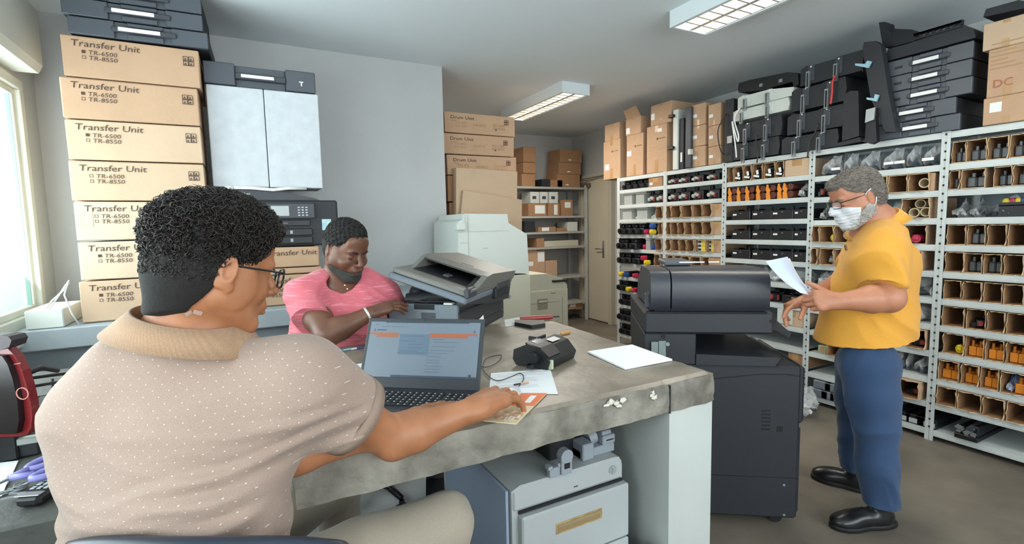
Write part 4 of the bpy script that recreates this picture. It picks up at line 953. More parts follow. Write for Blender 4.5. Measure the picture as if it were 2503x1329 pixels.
def ext(r):      # extents of a thing relative to its origin, after its own turn and scale
    V = np.concatenate([np.array([v.co for v in c.data.vertices]) for c in r.children]) if r.children[0].data.name not in BB else None
    k = r.children[0].data.name
    if V is not None: BB[k] = V
    V = BB[k]*np.array(r.scale); a = r.rotation_euler.z; c, s_ = math.cos(a), math.sin(a)
    P_ = np.stack([V[:, 0]*c-V[:, 1]*s_, V[:, 0]*s_+V[:, 1]*c, V[:, 2]], 1); return P_.min(0), P_.max(0)
def fit(r, ylo, yhi, ztop, ylo2=None):
    lo, hi = ext(r)
    if hi[1]-lo[1] > yhi-ylo: r.rotation_euler.z = 0; lo, hi = ext(r)
    if hi[1]-lo[1] > yhi-ylo: r.scale.y *= (yhi-ylo)/(hi[1]-lo[1]); lo, hi = ext(r)
    if r.location.y+lo[1] < ylo: r.location.y = ylo-lo[1]
    if r.location.y+hi[1] > yhi: r.location.y = yhi-hi[1]
    if r.location.z+hi[2] > ztop: r.scale.z *= max(.03, ztop-r.location.z)/hi[2]
def settle():
    G = {}
    for r in REC:
        z = r.location.z; y = r.location.y
        if z < .05: continue
        b = next((i for i in range(5) if UY[i+1] <= y <= UY[i]), None)
        if b is None: b = 4
        lv = min(range(len(LV[b])), key=lambda i: abs(LV[b][i]-z))
        if abs(LV[b][lv]-z) > .02: continue
        G.setdefault((b, lv), []).append(r)
    for (b, lv), rs in G.items():
        top = (LV[b][lv-1] if lv else 1.90)-.040; rs.sort(key=lambda r: -r.location.y); n = len(rs); B_ = [(r.location.y+ext(r)[0][1], r.location.y+ext(r)[1][1]) for r in rs]
        for i, r in enumerate(rs):
            yhi = UY[b]-.026; ylo = UY[b+1]+.026
            if i and B_[i-1][0] < B_[i][1]+.004: yhi = min(yhi, (B_[i-1][0]+B_[i][1])/2-.002)
            if i < n-1 and B_[i+1][1] > B_[i][0]-.004: ylo = max(ylo, (B_[i+1][1]+B_[i][0])/2+.002)
            if yhi-ylo < .02: c = (yhi+ylo)/2; yhi, ylo = c+.01, c-.01
            fit(r, ylo, yhi, top)
def mkbin(seed):
    o = P('open_cardboard_bin', 'box'); b = MB(); rr = random.Random(seed); n = 5; T = .028
    def loop(x, ins, j):
        c = [(-.5+ins, ins), (.5-ins, ins), (.5-ins, 1-ins), (-.5+ins, 1-ins)]; out = []
        for k in range(4):
            for i in range(n):
                s_ = i/n; y = c[k][0]+(c[(k+1) % 4][0]-c[k][0])*s_; z = c[k][1]+(c[(k+1) % 4][1]-c[k][1])*s_
                out.append((x+rr.uniform(-j, j), y*1.0+(rr.uniform(-.02, .02) if j and 0 < i else 0), z+(rr.uniform(-.022, .012) if j and k == 2 and i else 0)))
        return out
    A = loop(1, 0, 0); Bo = loop(0, 0, .0); rr = random.Random(seed); Bf = loop(0, 0, .035); rr = random.Random(seed)
    Ci = [(x+.0, y*(1-2*T), T+z*(1-2*T)) for x, y, z in Bf]; Di = [(x-.02, y*(1-2*T), T+z*(1-2*T)) for x, y, z in A]; m = len(A)
    V = A+Bf+Ci+Di; f = []
    for i in range(m):
        k = (i+1) % m
        f.append((i, k, m+k, m+i)); f.append((m+i, m+k, 2*m+k, 2*m+i)); f.append((2*m+i, 2*m+k, 3*m+k, 3*m+i))
    b.add(V, f[0::3], 0); b.add(V, f[1::3], 2); b.add(V, f[2::3], 1); b.add(A, [tuple(range(m))[::-1]], 0); b.add(Di, [tuple(range(m))], 1)
    b.build('carton', [card, cardin, card_e], o, world=False)
    return o
BINS = [mkbin(i) for i in range(3)]
def bins(bay, lv, edges, h=.145, z=None, cont=None, proud=.0, dep=.36, start=0, note=None):
    """edges: list of (px0, px1[, height])"""
    z = LV[bay][lv] if z is None else z; out = []
    for i, e in enumerate(edges):
        y0, y1 = ypx(e[0], z+.07, RXF-proud), ypx(e[1], z+.07, RXF-proud); hh = e[2] if len(e) > 2 else h
        y0, y1 = min(y0, UY[bay]-.026), max(y1, UY[bay+1]+.026); hh = min(hh, (LV[bay][lv-1] if lv else 1.90)-.043-z); w_ = abs(y0-y1)-.004
        c = cont[i] if cont else None
        desc = {None: 'empty open cardboard bin', 'toner': 'cardboard bin holding dark toner bottles', 'orange': 'open cardboard bin holding orange containers', 'yellow': 'open cardboard bin with a yellow part', 'tubes': 'cardboard bin of three card tubes', 'tube': 'cardboard bin with one card tube', 'bag': 'open cardboard bin with a bagged part', 'red': 'cardboard bin with dark red part', 'mix': 'open cardboard bin with mixed black parts', 'boxes': 'cardboard bin of small printed cartons', 'bluebag': 'cardboard bin with blue white bag'}[c]
        r = put(BINS[(i*2+lv) % 3], RXF-proud+.004, (y0+y1)/2, z+.0015, '%s, %s from left, %s shelf, %s' % (desc, ORD[i+start], ORD[lv], RN[bay]), 'open cardboard bins on the racks', 0, (dep, w_, hh), (0, 9, 9))
        out.append(((y0+y1)/2, w_, z+.004+hh*.028, hh, c, i+start))
    return out
# small goods prototypes, origin at bottom front, x pointing into the shelf
tg = mat('toner_grey', '55585c', .35, var=.1); tgl = mat('toner_lightgrey', '8e9294', .4)
toner = P('toner_bottle', 'toner bottle'); MB().b2((0, -.024, 0), (.20, .024, .062), .008).build('body', tg, toner, world=False)
MB().cyl((.03, 0, .062), (.03, 0, .085), .010, n=12).build('cap', tgl, toner, world=False)
oc = P('orange_container', 'container'); MB().b2((0, -.026, 0), (.18, .026, .055), .004).b2((.03, -.026, .055), (.18, .026, .065), .002).build('body', orange, oc, world=False)
MB().cyl((.02, .004, .055), (.02, .004, .090), .010, n=10).build('cap', orange, oc, world=False)
ctube = P('card_tube', 'tube'); MB().ring((0, 0, .03), (1, 0, 0), .030, .024, .28, 24).build('tube', mat('tube_card', 'd3c3a4', .8), ctube, world=False)
def bagproto(seed, m2, name='plastic_bag', cat='bag', m1=None):
    o = P(name, cat); rr = random.Random(seed); b = MB(); b.ell((.15, 0, .042), (.15, .095, .040), nu=30, nv=16)
    def cr(v, s_): return noise.noise(Vector(v)*14+Vector((seed, s_, 0)))*.035+(abs(noise.noise(Vector(v)*38+Vector((s_, seed, 3))))-.25)*.035
    b.v = [(x+cr((x, y, z), 1), y+cr((x, y, z), 5)*1.2, max(.001, z*(1+noise.noise(Vector((x*12, y*12, seed))))+cr((x, y, z), 9))) for x, y, z in b.v]; b.sm = [False]*len(b.sm)
    b.build('film', m1 or bagm, o, world=False); b = MB()
    for k in range(5):
        c = (rr.uniform(.03, .25), rr.uniform(-.06, .06), rr.uniform(.018, .04)); b.box(c, (rr.uniform(.03, .08), rr.uniform(.02, .06), rr.uniform(.012, .03)), Matrix.Rotation(rr.uniform(0, 3), 3, 'Z') @ Matrix.Rotation(rr.uniform(-.5, .5), 3, 'X'), .003, mi=k % len(m2))
        if k % 2: b.cyl((c[0]-.03, c[1], .03), (c[0]+.02, c[1]+.03, .045), .009, n=8, mi=0)
    b.build('parts_inside', m2, o, world=False); return o
bagw = bagproto(1, [white, gry]); bagd = bagproto(2, [blk, gry]); bagmix = bagproto(3, [white, mat('rosy_plastic', '8d5a5c', .5)]); bagb = bagproto(5, [mat('bluegrey_film', '4a525c', .3), blk])
bagsilv = bagproto(6, [white, offw])
mixp = P('black_part', 'machine part'); b = MB(); b.box((.05, 0, .03), (.10, .06, .04), Matrix.Rotation(.5, 3, 'Z'), .004).cyl((.0, .02, .02), (.09, .03, .02), .014, n=12).box((.09, -.02, .06), (.08, .03, .02), Matrix.Rotation(.4, 3, 'X'), .003); b.build('body', blk, mixp, world=False)
MB().cyl((-.002, -.02, .03), (.012, -.02, .03), .016, n=12).build('red_cap', mat('dull_red', '9a3a34', .5), mixp, world=False)
dtray = P('developer_tray', 'developer unit'); dl = .19
b = MB().b2((0, -dl/2, 0), (.30, dl/2, .075), .006).b2((.01, -dl/2+.004, .075), (.03, -dl/2+.024, .098)).b2((.008, -dl/2+.010, .098), (.012, -dl/2+.013, .118)).b2((.01, dl/2-.06, .075), (.1, dl/2-.02, .088), .003); b.build('body', blk, dtray, world=False)
MB().b2((-.0015, dl/2-.055, .038), (.0, dl/2-.018, .052)).build('label_sticker', white, dtray, world=False)
MB().b2((-.0015, -.01, .052), (.0, .005, .060)).build('tab', mat('tab_bluegrey', '6c7580', .4), dtray, world=False)
org = P('orange_end_roller', 'roller unit'); b = MB(); b.prism([(-.02, 0), (.018, 0), (.02, .05), (.012, .055), (.022, .075), (.014, .118), (.004, .118), (-.004, .09), (-.018, .07), (-.010, .05)], -.004, .004, 'yz')
b.v = [(x, y, z) for x, y, z in b.v]; b.build('end_plate', orange, org, world=False)
MB().cyl((.006, -.035, .032), (.25, -.035, .032), .027, n=16).cyl((.006, -.035, .088), (.25, -.035, .088), .025, n=16).build('rollers', copper, org, world=False)
mot = P('drive_unit', 'drive unit'); MB().b2((.01, -.06, 0), (.25, .06, .09), .008).b2((.02, .02, .09), (.06, .05, .125), .005).build('housing', blk, mot, world=False)
MB().cyl((-.02, .03, .04), (.012, .03, .04), .018, n=14).box((-.005, -.005, .05), (.035, .05, .028), Matrix.Rotation(.4, 3, 'X'), .006).build('motor', mat('motor_silver', 'b9b9b5', .35, .3), mot, world=False)
MB().b2((-.01, -.035, .018), (.012, -.018, .05)).build('red_lever', mat('dull_red', '9a3a34', .5), mot, world=False)
cbx = P('clear_box', 'storage box'); b = MB(); wd, hh_, dd = .125, .115, .3
b.b2((0, -wd/2, 0), (.003, wd/2, hh_)).b2((0, -wd/2, 0), (dd, -wd/2+.003, hh_)).b2((0, wd/2-.003, 0), (dd, wd/2, hh_)).b2((0, -wd/2, 0), (dd, wd/2, .003)).b2((dd-.003, -wd/2, 0), (dd, wd/2, hh_)); b.build('walls', clearp, cbx, world=False)
MB().b2((-.006, -wd/2-.004, hh_-.008), (.004, wd/2+.004, hh_)).b2((-.006, -wd/2-.004, hh_-.008), (dd, -wd/2+.002, hh_)).b2((-.006, wd/2-.002, hh_-.008), (dd, wd/2+.004, hh_)).build('rim', mat('clear_rim', 'c2c7c4', .3), cbx, world=False)
wpart = bagproto(9, [white, offw], 'white_parts', 'spare parts', offw)
drum = P('black_drum_unit', 'drum unit'); MB().b2((0, -.05, .0), (.30, .05, .05), .008).b2((.02, -.03, .05), (.28, .04, .085), .01).cyl((-.03, 0, .03), (.05, 0, .03), .018, n=12).build('body', blk, drum, world=False)
MB().b2((.0, -.035, .085), (.1, .03, .089)).build('sheet', blk2, drum, world=False)
def colcap(nm, m): o = P(nm, 'toner bottle'); MB().cyl((-.02, 0, .028), (.03, 0, .028), .026, n=16).b2((-.03, -.014, .018), (-.01, .016, .05), .004).build('cap', m, o, world=False); MB().cyl((.03, 0, .028), (.24, 0, .028), .027, n=16).build('bottle', blk, o, world=False); return o
CY, CB, CM2 = colcap('yellow_toner', yellow), colcap('blue_toner', blue), colcap('red_toner', magenta)
crt = P('printed_carton', 'carton'); MB().b2((0, -.03, 0), (.2, .03, .035), .001).build('carton', mat('carton_pale', 'd6d2bd', .7), crt, world=False)
MB().b2((-.001, -.029, .004), (0, -.0, .031)).build('colour_band', yellow, crt, world=False); MB().b2((-.001, .004, .006), (0, .026, .028)).build('dark_band', gry, crt, world=False)
def sp(n): return 'on the %s shelf of the %s' % n
def g(bay, lv): return '%s shelf, %s' % (ORD[lv], RN[bay])
def fill(bs, bay, lv):
    for (y, w_, z, h, c, i) in bs:
        T_ = w_*.035+.004; RL = (y+.001, y+w_/2-T_, z+h-.012); RR_ = (y-w_/2+T_, y-.001, z+h-.012); RA_ = (y-w_/2+T_, y+w_/2-T_, z+h-.012)
        tail = 'bin %s from left, %s' % (ORD[i], g(bay, lv))
        if c == 'toner':
            for k in (-1, 1): put(toner, RXF+.05, y+k*w_*.22-.01, z, 'dark toner bottle on the %s in %s' % ('left' if k > 0 else 'right', tail), 'dark toner bottles in bins', .06*k, (1, 1, 1.0), RL if k > 0 else RR_)
        elif c == 'orange':
            for k in (-1, 1): put(oc, RXF+.035, y+k*w_*.23, z, 'orange container on the %s in %s' % ('left' if k > 0 else 'right', tail), 'orange containers in bins', .04*k, (1, 1, 1), RL if k > 0 else RR_)
        elif c == 'orange1': put(oc, RXF+.035, y-w_*.2, z, 'orange container in '+tail, 'orange containers in bins', .1)
        elif c == 'tubes':
            for dy, dz, nm in ((.027, .0, 'lower left'), (-.036, .003, 'lower right'), (-.004, .056, 'upper')): put(ctube, RXF+.04, y+dy, z+dz, '%s card tube, %s' % (nm, tail), 'card tubes in bins', 0, (1, 1, 1), RA_)
        elif c == 'tube': put(ctube, RXF+.02, y-w_*.25, z+.015, 'single card tube in '+tail, 'card tubes in bins', 0, (1, 1, 1), RA_)
        elif c == 'bag': put(bagw, RXF+.03, y, z, 'clear bag of parts in '+tail, 'bags in bins', 0, (.7, w_/.24, .8), RA_)
        elif c == 'red': put(CM2, RXF+.04, y, z, 'dark red capped toner in '+tail, 'coloured toners', 0, (1, 1, 1), RA_)
        elif c == 'yellow': put(CY, RXF+.05, y-w_*.28, z, 'yellow capped part in '+tail, 'coloured toners', 0, (.8, .8, 1), RA_)
        elif c == 'mix': put(mixp, RXF+.03, y-.01, z, 'black part with red cap in '+tail, 'loose parts in bins', 0, (1, 1, 1), RA_)
        elif c == 'boxes':
            for k in range(3): put(crt, RXF+.01, y, z+.0355*k, 'small printed carton, %s of three in %s' % (['lowest', 'middle', 'top'][k], tail), 'small printed cartons', 0, (1, w_/.075, 1), RA_[:2]+(9,))
        elif c == 'bluebag': put(bagbl, RXF+.02, y, z, 'blue and white bag in '+tail, 'bags in bins', 0, (.9, w_/.24, 1.1), RL); put(oc, RXF+.02, y+.05, z, 'orange container beside the blue and white bag', 'orange containers in bins', 0, (1, 1, 1), RR_)
bagbl = bagproto(12, [orange, blue], 'blue_white_bag', 'bag', mat('blue_white_film', 'd2dae4', .4, col2='2f5aa5', vs=14))
def R_(bay, lv, edges, **k):
    bs_l = bins(bay, lv, edges, **k); fill(bs_l, bay, lv); return bs_l
def row(proto, bay, lv, pxs, desc, group, z=None, rz=0, sc=(1, 1, 1), dx=.03, start=0):
    zz = (LV[bay][lv] if z is None else z)+.001
    for i, px in enumerate(pxs):
        put(proto, RXF+dx, ypx(px, zz+.04), zz, '%s, %s from left, %s' % (desc, ORD[i+start], g(bay, lv)), group, rz, sc)
def carton(bay, lv, px0, px1, h, label, m=card, lab=True, dx=.006, dep=.34, z=None):
    zz = LV[bay][lv] if z is None else z; y0, y1 = min(ypx(px0, zz+.05), UY[bay]-.026), max(ypx(px1, zz+.05), UY[bay+1]+.026); h = min(h, (LV[bay][lv-1] if lv else 1.90)-.043-zz)
    t = thing('closed_carton', label, 'box', (RXF+dx, (y0+y1)/2, zz), 0, None)
    MB().b2((RXF+dx, y1, zz+.001), (RXF+dx+dep, y0, zz+h), .003).build('carton', m, t)
    MB().b2((RXF+dx-.001, y1+.3*(y0-y1), zz+h-.05), (RXF+dx, y1+.7*(y0-y1), zz+h-.002)).build('tape_strip', tape, t)
    if lab: MB().b2((RXF+dx-.0012, y0-.06, zz+.02), (RXF+dx, y0-.02, zz+.045)).build('label_sticker', white, t)
    return t
# --- right edge rack
R_(4, 0, [(2308, 2360), (2360, 2412), (2412, 2466), (2466, 2522), (2524, 2575)], h=.125, cont=['toner']*5)
R_(4, 1, [(2286, 2345), (2347, 2408, .155), (2427, 2474), (2474, 2530)], h=.125, cont=['toner']*4, proud=.01)
for i, px in enumerate((2340, 2395, 2440)): put(bagd, RXF+.01, ypx(px, 1.42), 1.389+.0, 'black crumpled bag, %s from left, third shelf, right edge rack' % ORD[i], 'black bags', .2*i, (1.1, 1.25, 1.35))
o = MB().b2((RXF+.0, ypx(2520, 1.42), 1.45), (RXF+.25, ypx(2440, 1.42), 1.455)).b2((RXF, ypx(2520, 1.42), 1.392), (RXF+.003, ypx(2440, 1.42), 1.47)).build('black_tray', blk, None, label='shallow black tray of coloured bits, third shelf, right edge rack', cat='tray')
for i, (px, pr) in enumerate(((2450, CY), (2466, CM2), (2480, CY), (2495, CB))): put(pr, RXF+.06, ypx(px, 1.48), 1.456, 'small %s capped part in the black tray, %s from left, right edge rack' % (['yellow', 'red', 'yellow', 'blue'][i], ORD[i]), 'coloured bits in the black tray', 0, (.6, .6, .7))
R_(4, 3, [(2309, 2360, .125), (2362, 2408), (2412, 2460), (2462, 2512)], h=.12, cont=[None, 'toner', None, None])
R_(4, 4, [(2306, 2356, .145), (2354, 2400), (2402, 2448), (2452, 2502)], h=.115, cont=[None, 'toner', 'toner', None], proud=.0)
R_(4, 5, [(2304, 2349), (2351, 2399), (2402, 2449), (2451, 2502)], h=.115)
R_(4, 6, [(2300, 2356), (2360, 2409, .135), (2411, 2456), (2458, 2512)], h=.12, cont=[None, 'mix', None, None])
R_(4, 7, [(2303, 2356), (2357, 2404), (2406, 2454), (2457, 2510)], h=.125, cont=['yellow', 'orange', 'orange', 'orange'])
R_(4, 8, [(2291, 2343), (2347, 2392), (2394, 2440), (2443, 2510)], h=.125, cont=['orange', 'orange', 'orange', 'bluebag'], proud=.01)
R_(4, 9, [(2287, 2337), (2338, 2398), (2400, 2455), (2458, 2520)], h=.125, proud=.015)
t = thing('fuser_mechanism', 'dark machine mechanism on the lowest shelf of the right edge rack', 'machine part', (RXF, ypx(2360, .1), .07))
ym = ypx(2362, .12)
b = MB().b2((RXF-.02, ym-.06, .072), (RXF+.40, ym+.05, .10), .003).b2((RXF, ym-.055, .10), (RXF+.38, ym-.02, .16), .004).b2((RXF+.01, ym+.01, .10), (RXF+.35, ym+.045, .14), .004); b.build('frame', blk, t)
b = MB(); rr = random.Random(2)
for k in range(12): b.box((RXF-.022+rr.random()*.02, ym-.05+rr.random()*.09, .085+rr.random()*.06), (.012, .012+rr.random()*.012, .01+rr.random()*.018), Matrix.Rotation(rr.random(), 3, 'X'))
b.build('gears', steel, t); MB().cyl((RXF-.02, ym-.02, .14), (RXF+.35, ym-.02, .17), .018, n=12).build('roller', gry, t)
# --- rack behind the man
for i, px in enumerate((2020, 2070, 2115, 2170, 2225, 2270)): put(bagb, RXF+.01, ypx(px, 1.75), 1.711, 'long black part in clear film, %s from left, top shelf, rack behind yellow shirt' % ORD[i], 'film wrapped black parts', .12*(i % 3-1), (1.1, .95, 1.25))
for i, px in enumerate((2045, 2175, 2200, 2270)): MB().b2((RXF-.012, ypx(px, 1.75)-.03, 1.742), (RXF-.010, ypx(px, 1.75)+.03, 1.760)).build('paper_label', white, None, label='white paper label on a film wrapped part, %s from left, top shelf' % ORD[i], cat='label', group='paper labels on the wrapped parts')
row(mixp, 3, 1, (2000, 2018), 'black loose part', 'black loose parts', sc=(1.4, 1.3, 1.3))
R_(3, 1, [(2139, 2168), (2169, 2217), (2218, 2271)], h=.12, cont=[None, None, 'tube'], proud=.02)
carton(3, 1, 2272, 2284, .12, 'narrow carton side at the right end of the second shelf, rack behind yellow shirt', lab=False, z=1.557)
for i, px in enumerate((2000, 2022, 2040)): put(bagw if i != 1 else mixp, RXF+.02, ypx(px, 1.42), 1.391, '%s, %s from left, third shelf, rack behind yellow shirt' % (['clear bag of silver parts', 'black part among bags', 'clear bag of black parts'][i], ORD[i]), 'parts near the masked face', 0, (1, .7, 1.1) if i != 1 else (1.6, 1.5, 1.8))
put(bagsilv, RXF+.0, ypx(2180, 1.42), 1.391, 'white plastic bag behind the collar, third shelf, rack behind yellow shirt', 'white bags', 0, (1, .8, 1.35))
R_(3, 2, [(2201, 2272)], h=.145, cont=['tubes'], proud=.02)
R_(3, 3, [(1966, 2000), (2001, 2036), (2037, 2078)], h=.125, cont=['bag', 'yellow', None], proud=.03)
R_(3, 3, [(2205, 2264)], h=.13, cont=['red'], proud=.01, start=3)
R_(3, 4, [(1966, 1996), (2001, 2036), (2037, 2070)], h=.12, cont=['bag', 'bag', None], proud=.03)
R_(3, 4, [(2200, 2254)], h=.135, cont=['bag'], proud=.01, start=3)
for i, px in enumerate((2000, 2030)): put(bagw, RXF+.01, ypx(px, .93), .901, 'silvery bag of parts, %s from left, sixth shelf, rack behind yellow shirt' % ORD[i], 'silvery bags', 0, (1, .9, 1.2))
put(bagb, RXF+.03, ypx(2245, .93), .901, 'dark bag with white loop, sixth shelf, rack behind yellow shirt', 'dark bags', 0, (1, 1.5, 1.3)); put(bagmix, RXF-.01, ypx(2262, .93), .901, 'purplish bag in front, sixth shelf, rack behind yellow shirt', 'purplish bags', 0, (.7, .7, .8))
for i, px in enumerate((1998, 2020, 2235, 2262)): put(bagsilv if i > 1 else bagd, RXF+.0, ypx(px, .77), .736, '%s bag of parts, %s from left, seventh shelf, rack behind yellow shirt' % (['grey', 'grey', 'silvery', 'silvery'][i], ORD[i]), 'bags on the seventh shelf', .3*i, (1, .8, 1.2))
for i, px in enumerate((1997, 2018)): put(bagw, RXF+.01, ypx(px, .6), .568, 'small clear bag, %s from left, eighth shelf, rack behind yellow shirt' % ORD[i], 'small clear bags', 0, (1, .7, 1))
R_(3, 7, [(2213, 2262)], h=.15, cont=['mix'], proud=.02, start=2)
carton(3, 8, 1998, 2018, .06, 'pale green box, ninth shelf, rack behind yellow shirt', mat('pale_green_box', '9aa58a', .7), lab=False)
R_(3, 8, [(2019, 2052)], h=.13, proud=.02, start=1)
for i, px in enumerate((2200, 2235, 2265)): put(bagb, RXF+.01, ypx(px, .44), .401, 'blue grey bag, %s from left, ninth shelf, rack behind yellow shirt' % ORD[i], 'blue grey bags', .3*i, (1, 1, 1.1))
R_(3, 9, [(2178, 2245)], h=.15, cont=['mix'], proud=.05, start=1)
for i, px in enumerate((2200, 2235, 2262)):
    y = ypx(px, .1); t = thing('black_boxed_unit', 'black unit with a silver label, %s from left, lowest shelf, rack behind yellow shirt' % ORD[i], 'boxed unit', (RXF, y, .071), 0, 'black units on the lowest shelf')
    MB().b2((RXF+.005, y-.055, .071), (RXF+.35, y+.055, .13), .003).build('case', blk, t); MB().b2((RXF+.003, y-.048, .078), (RXF+.005, y+.045, .108)).build('label_sticker', mat('silver_label', 'aeb4b8', .4), t)
for i, (px, dz2) in enumerate(((2003, 0), (2030, 0), (2052, 0), (2010, .065), (2038, .065))):
    y = ypx(px, .1); t = thing('grey_cassette', 'grey cassette in film, %s, lowest shelf behind the jeans' % ['lower left', 'lower middle', 'lower right', 'upper left', 'upper right'][i], 'cassette', (RXF, y, .071+dz2), 0, 'grey cassettes behind the jeans')
    MB().b2((RXF-.02, y-.07, .071+dz2), (RXF+.3, y+.06, .133+dz2), .006).build('case', mat('cassette_grey', '6f7780', .35, var=.3, vs=25), t)
put(bagw, RXF-.36, ypx(1985, .06, 3.5), .001, 'crumpled clear bag on the floor by the copier', 'bags on the floor', .6, (1.3, 1.2, 1.6)); put(bagw, RXF-.20, ypx(1972, .06, 3.5)+.06, .001, 'second crumpled clear bag on the floor, nearer the copier', 'bags on the floor', 1.6, (1, 1.2, 2.2))
# --- middle rack
mb_ = R_(2, 0, [(1776, 1791), (1793, 1815), (1817, 1836), (1838, 1862), (1866, 1893), (1895, 1915)], h=.13, dep=.3, cont=[None]*6)
for i, px in enumerate((1804, 1826, 1850, 1884, 1907)):
    q_ = mb_[i+1]; r = put(drum, RXF+.03, q_[0], q_[2], 'black drum unit with white tags in a bin, %s from left, top shelf, middle rack' % ORD[i], 'black units with white tags', 0, (.75, .75, 1.1), (q_[0]-q_[1]*.45, q_[0]+q_[1]*.45, 1.84))
    y = q_[0]; o = MB().box((RXF-.004, y, 1.760), (.002, .05, .016), Matrix.Rotation(.2, 3, 'X')).box((RXF-.004, y-.008, 1.790), (.002, .02, .035), Matrix.Rotation(-.2, 3, 'X')).build('paper_tag', white, None, label='white paper tag on the black unit, %s from left, top shelf, middle rack' % ORD[i], cat='tag', group='white paper tags')
carton(2, 0, 1917, 1979, .13, 'closed pale carton at the right end of the top shelf, middle rack', card_l, False)
row(org, 2, 1, (1784, 1803, 1825, 1852, 1876, 1904, 1931), 'orange ended roller unit', 'orange ended rollers', dx=.01)
put(bagw, RXF+.01, ypx(1950, 1.6), 1.566, 'clear bag beside the orange rollers, second shelf, middle rack', 'silvery bags', 0, (1, .8, 1.2))
row(mixp, 2, 1, (1972,), 'black loose part at the far right', 'black loose parts', sc=(1.4, 1.2, 1.4))
for lv in (2, 3, 4):
    row(dtray, 2, lv, (1806, 1857, 1913, 1958), 'black developer tray with white label', 'black developer trays', dx=.02, sc=(1, .96, 1))
for i, px in enumerate((1795, 1830, 1862, 1895, 1930, 1962)): put([bagw, bagmix, bagsilv][i % 3], RXF-.01, ypx(px, .95), .901, 'crumpled bag of small parts, %s from left, sixth shelf, middle rack' % ORD[i], 'crumpled bags of parts', .4*i, (1.1, 1.15, 1.25))
for i, px in enumerate((1890, 1908, 1925)): put(mixp, RXF+.02, ypx(px, .78), .736, 'black plastic part, %s from left, seventh shelf, middle rack' % ORD[i], 'black loose parts', .5*i, (1.6, 1.6, 1.4))
carton(2, 6, 1932, 1972, .06, 'flat torn carton on the seventh shelf, middle rack', card_d, False)
carton(2, 7, 1898, 1968, .15, 'carton with white front on the eighth shelf, middle rack', card_l, True); yy_ = ypx(1920, .6); MB().b2((RXF+.0, yy_-.055, .58), (RXF+.004, yy_+.07, .70)).build('white_card', offw, None, label='white card leaning on a carton, eighth shelf, middle rack', cat='card')
carton(2, 9, 1925, 1968, .12, 'brown carton low on the tenth shelf, middle rack', card_d, False)
# --- second rack
for lv in (0, 1):
    row(mot, 1, lv, (1642, 1668, 1700, 1738), 'black drive unit with silver motor', 'drive units with silver motors', dx=.02, sc=(1, 1, 1))
R_(0, 2, [(1601, 1619)], h=.135, proud=.02)
R_(1, 2, [(1623, 1638), (1639, 1663), (1664, 1690), (1692, 1714), (1716, 1738)], h=.135, proud=.02)
carton(1, 2, 1740, 1766, .135, 'closed carton at the right end of the third shelf, second rack', card, False)
R_(0, 3, [(1606, 1619)], h=.135, proud=.02)
R_(1, 3, [(1620, 1637), (1638, 1655), (1656, 1672), (1673, 1690), (1692, 1715), (1716, 1738)], h=.135, proud=.02)
carton(1, 3, 1740, 1766, .135, 'closed carton at the right end of the fourth shelf, second rack', card, False)
R_(0, 4, [(1600, 1619)], h=.135, proud=.02)
R_(1, 4, [(1621, 1638), (1640, 1657), (1659, 1675), (1677, 1695), (1697, 1723), (1725, 1743)], h=.135, proud=.02, cont=[None]*4+['boxes']*2)
carton(1, 4, 1745, 1766, .135, 'closed carton at the right end of the fifth shelf, second rack', card, False)
R_(0, 5, [(1597, 1612)], h=.12, proud=.02)
R_(1, 5, [(1611, 1628), (1630, 1645), (1646, 1663), (1664, 1684), (1686, 1712), (1714, 1732)], h=.12, proud=.02, cont=['boxes', None, None, None, None, None])
carton(1, 5, 1734, 1766, .125, 'closed carton at the right end of the sixth shelf, second rack', card, False)
# --- rack by the door
row(drum, 0, 0, (1526, 1542, 1558, 1573), 'black cartridge', 'black cartridges', dx=.01, sc=(1, 1, 1.15))
carton(0, 0, 1584, 1618, .12, 'small carton with a white tag, top shelf, rack by the door', card_d, True)
row(cbx, 0, 1, (1530, 1559), 'clear plastic box', 'clear plastic boxes'); row(mot, 0, 1, (1590, 1610), 'black part with silver end', 'drive units with silver motors')
row(cbx, 0, 2, (1539, 1577), 'clear plastic box of white parts', 'clear plastic boxes', sc=(1, 1.25, 1)); row(wpart, 0, 2, (1539, 1577), 'white parts heaped in a clear box', 'white parts', dx=.04, sc=(.7, .6, .9))
row(drum, 0, 3, (1520, 1536, 1552, 1570), 'black cartridge', 'black cartridges', dx=-.03, sc=(1, 1.1, 1.3))
row(CB, 0, 3, (1600,), 'blue capped toner bottle', 'coloured toners', dx=-.03, z=1.33); row(CM2, 0, 3, (1589,), 'red capped toner bottle', 'coloured toners', dx=-.04); row(CY, 0, 3, (1602,), 'yellow capped toner bottle', 'coloured toners', dx=-.04, start=1)
row(drum, 0, 4, (1516, 1534, 1556), 'black cartridge', 'black cartridges', dx=-.06, sc=(1, 1.1, 1.3)); row(cbx, 0, 4, (1583,), 'clear plastic box', 'clear plastic boxes', dx=0); row(CM2, 0, 4, (1580,), 'red capped toner bottle', 'coloured toners', dx=.03); row(CB, 0, 4, (1590,), 'blue capped toner bottle', 'coloured toners', dx=.03)
row(drum, 0, 5, (1520, 1540, 1562), 'black cartridge', 'black cartridges', dx=-.05, sc=(1, 1.1, 1.3)); row(CM2, 0, 5, (1580,), 'red capped toner bottle', 'coloured toners', dx=-.04, z=1.0); row(CY, 0, 5, (1588,), 'yellow capped toner bottle', 'coloured toners', dx=-.04)
row(CY, 0, 6, (1522,), 'yellow capped toner bottle', 'coloured toners', dx=-.02); row(CB, 0, 6, (1533,), 'blue capped toner bottle', 'coloured toners', dx=-.02); row(CM2, 0, 6, (1556,), 'red capped toner bottle', 'coloured toners', dx=-.02); row(cbx, 0, 6, (1580,), 'clear plastic box', 'clear plastic boxes')
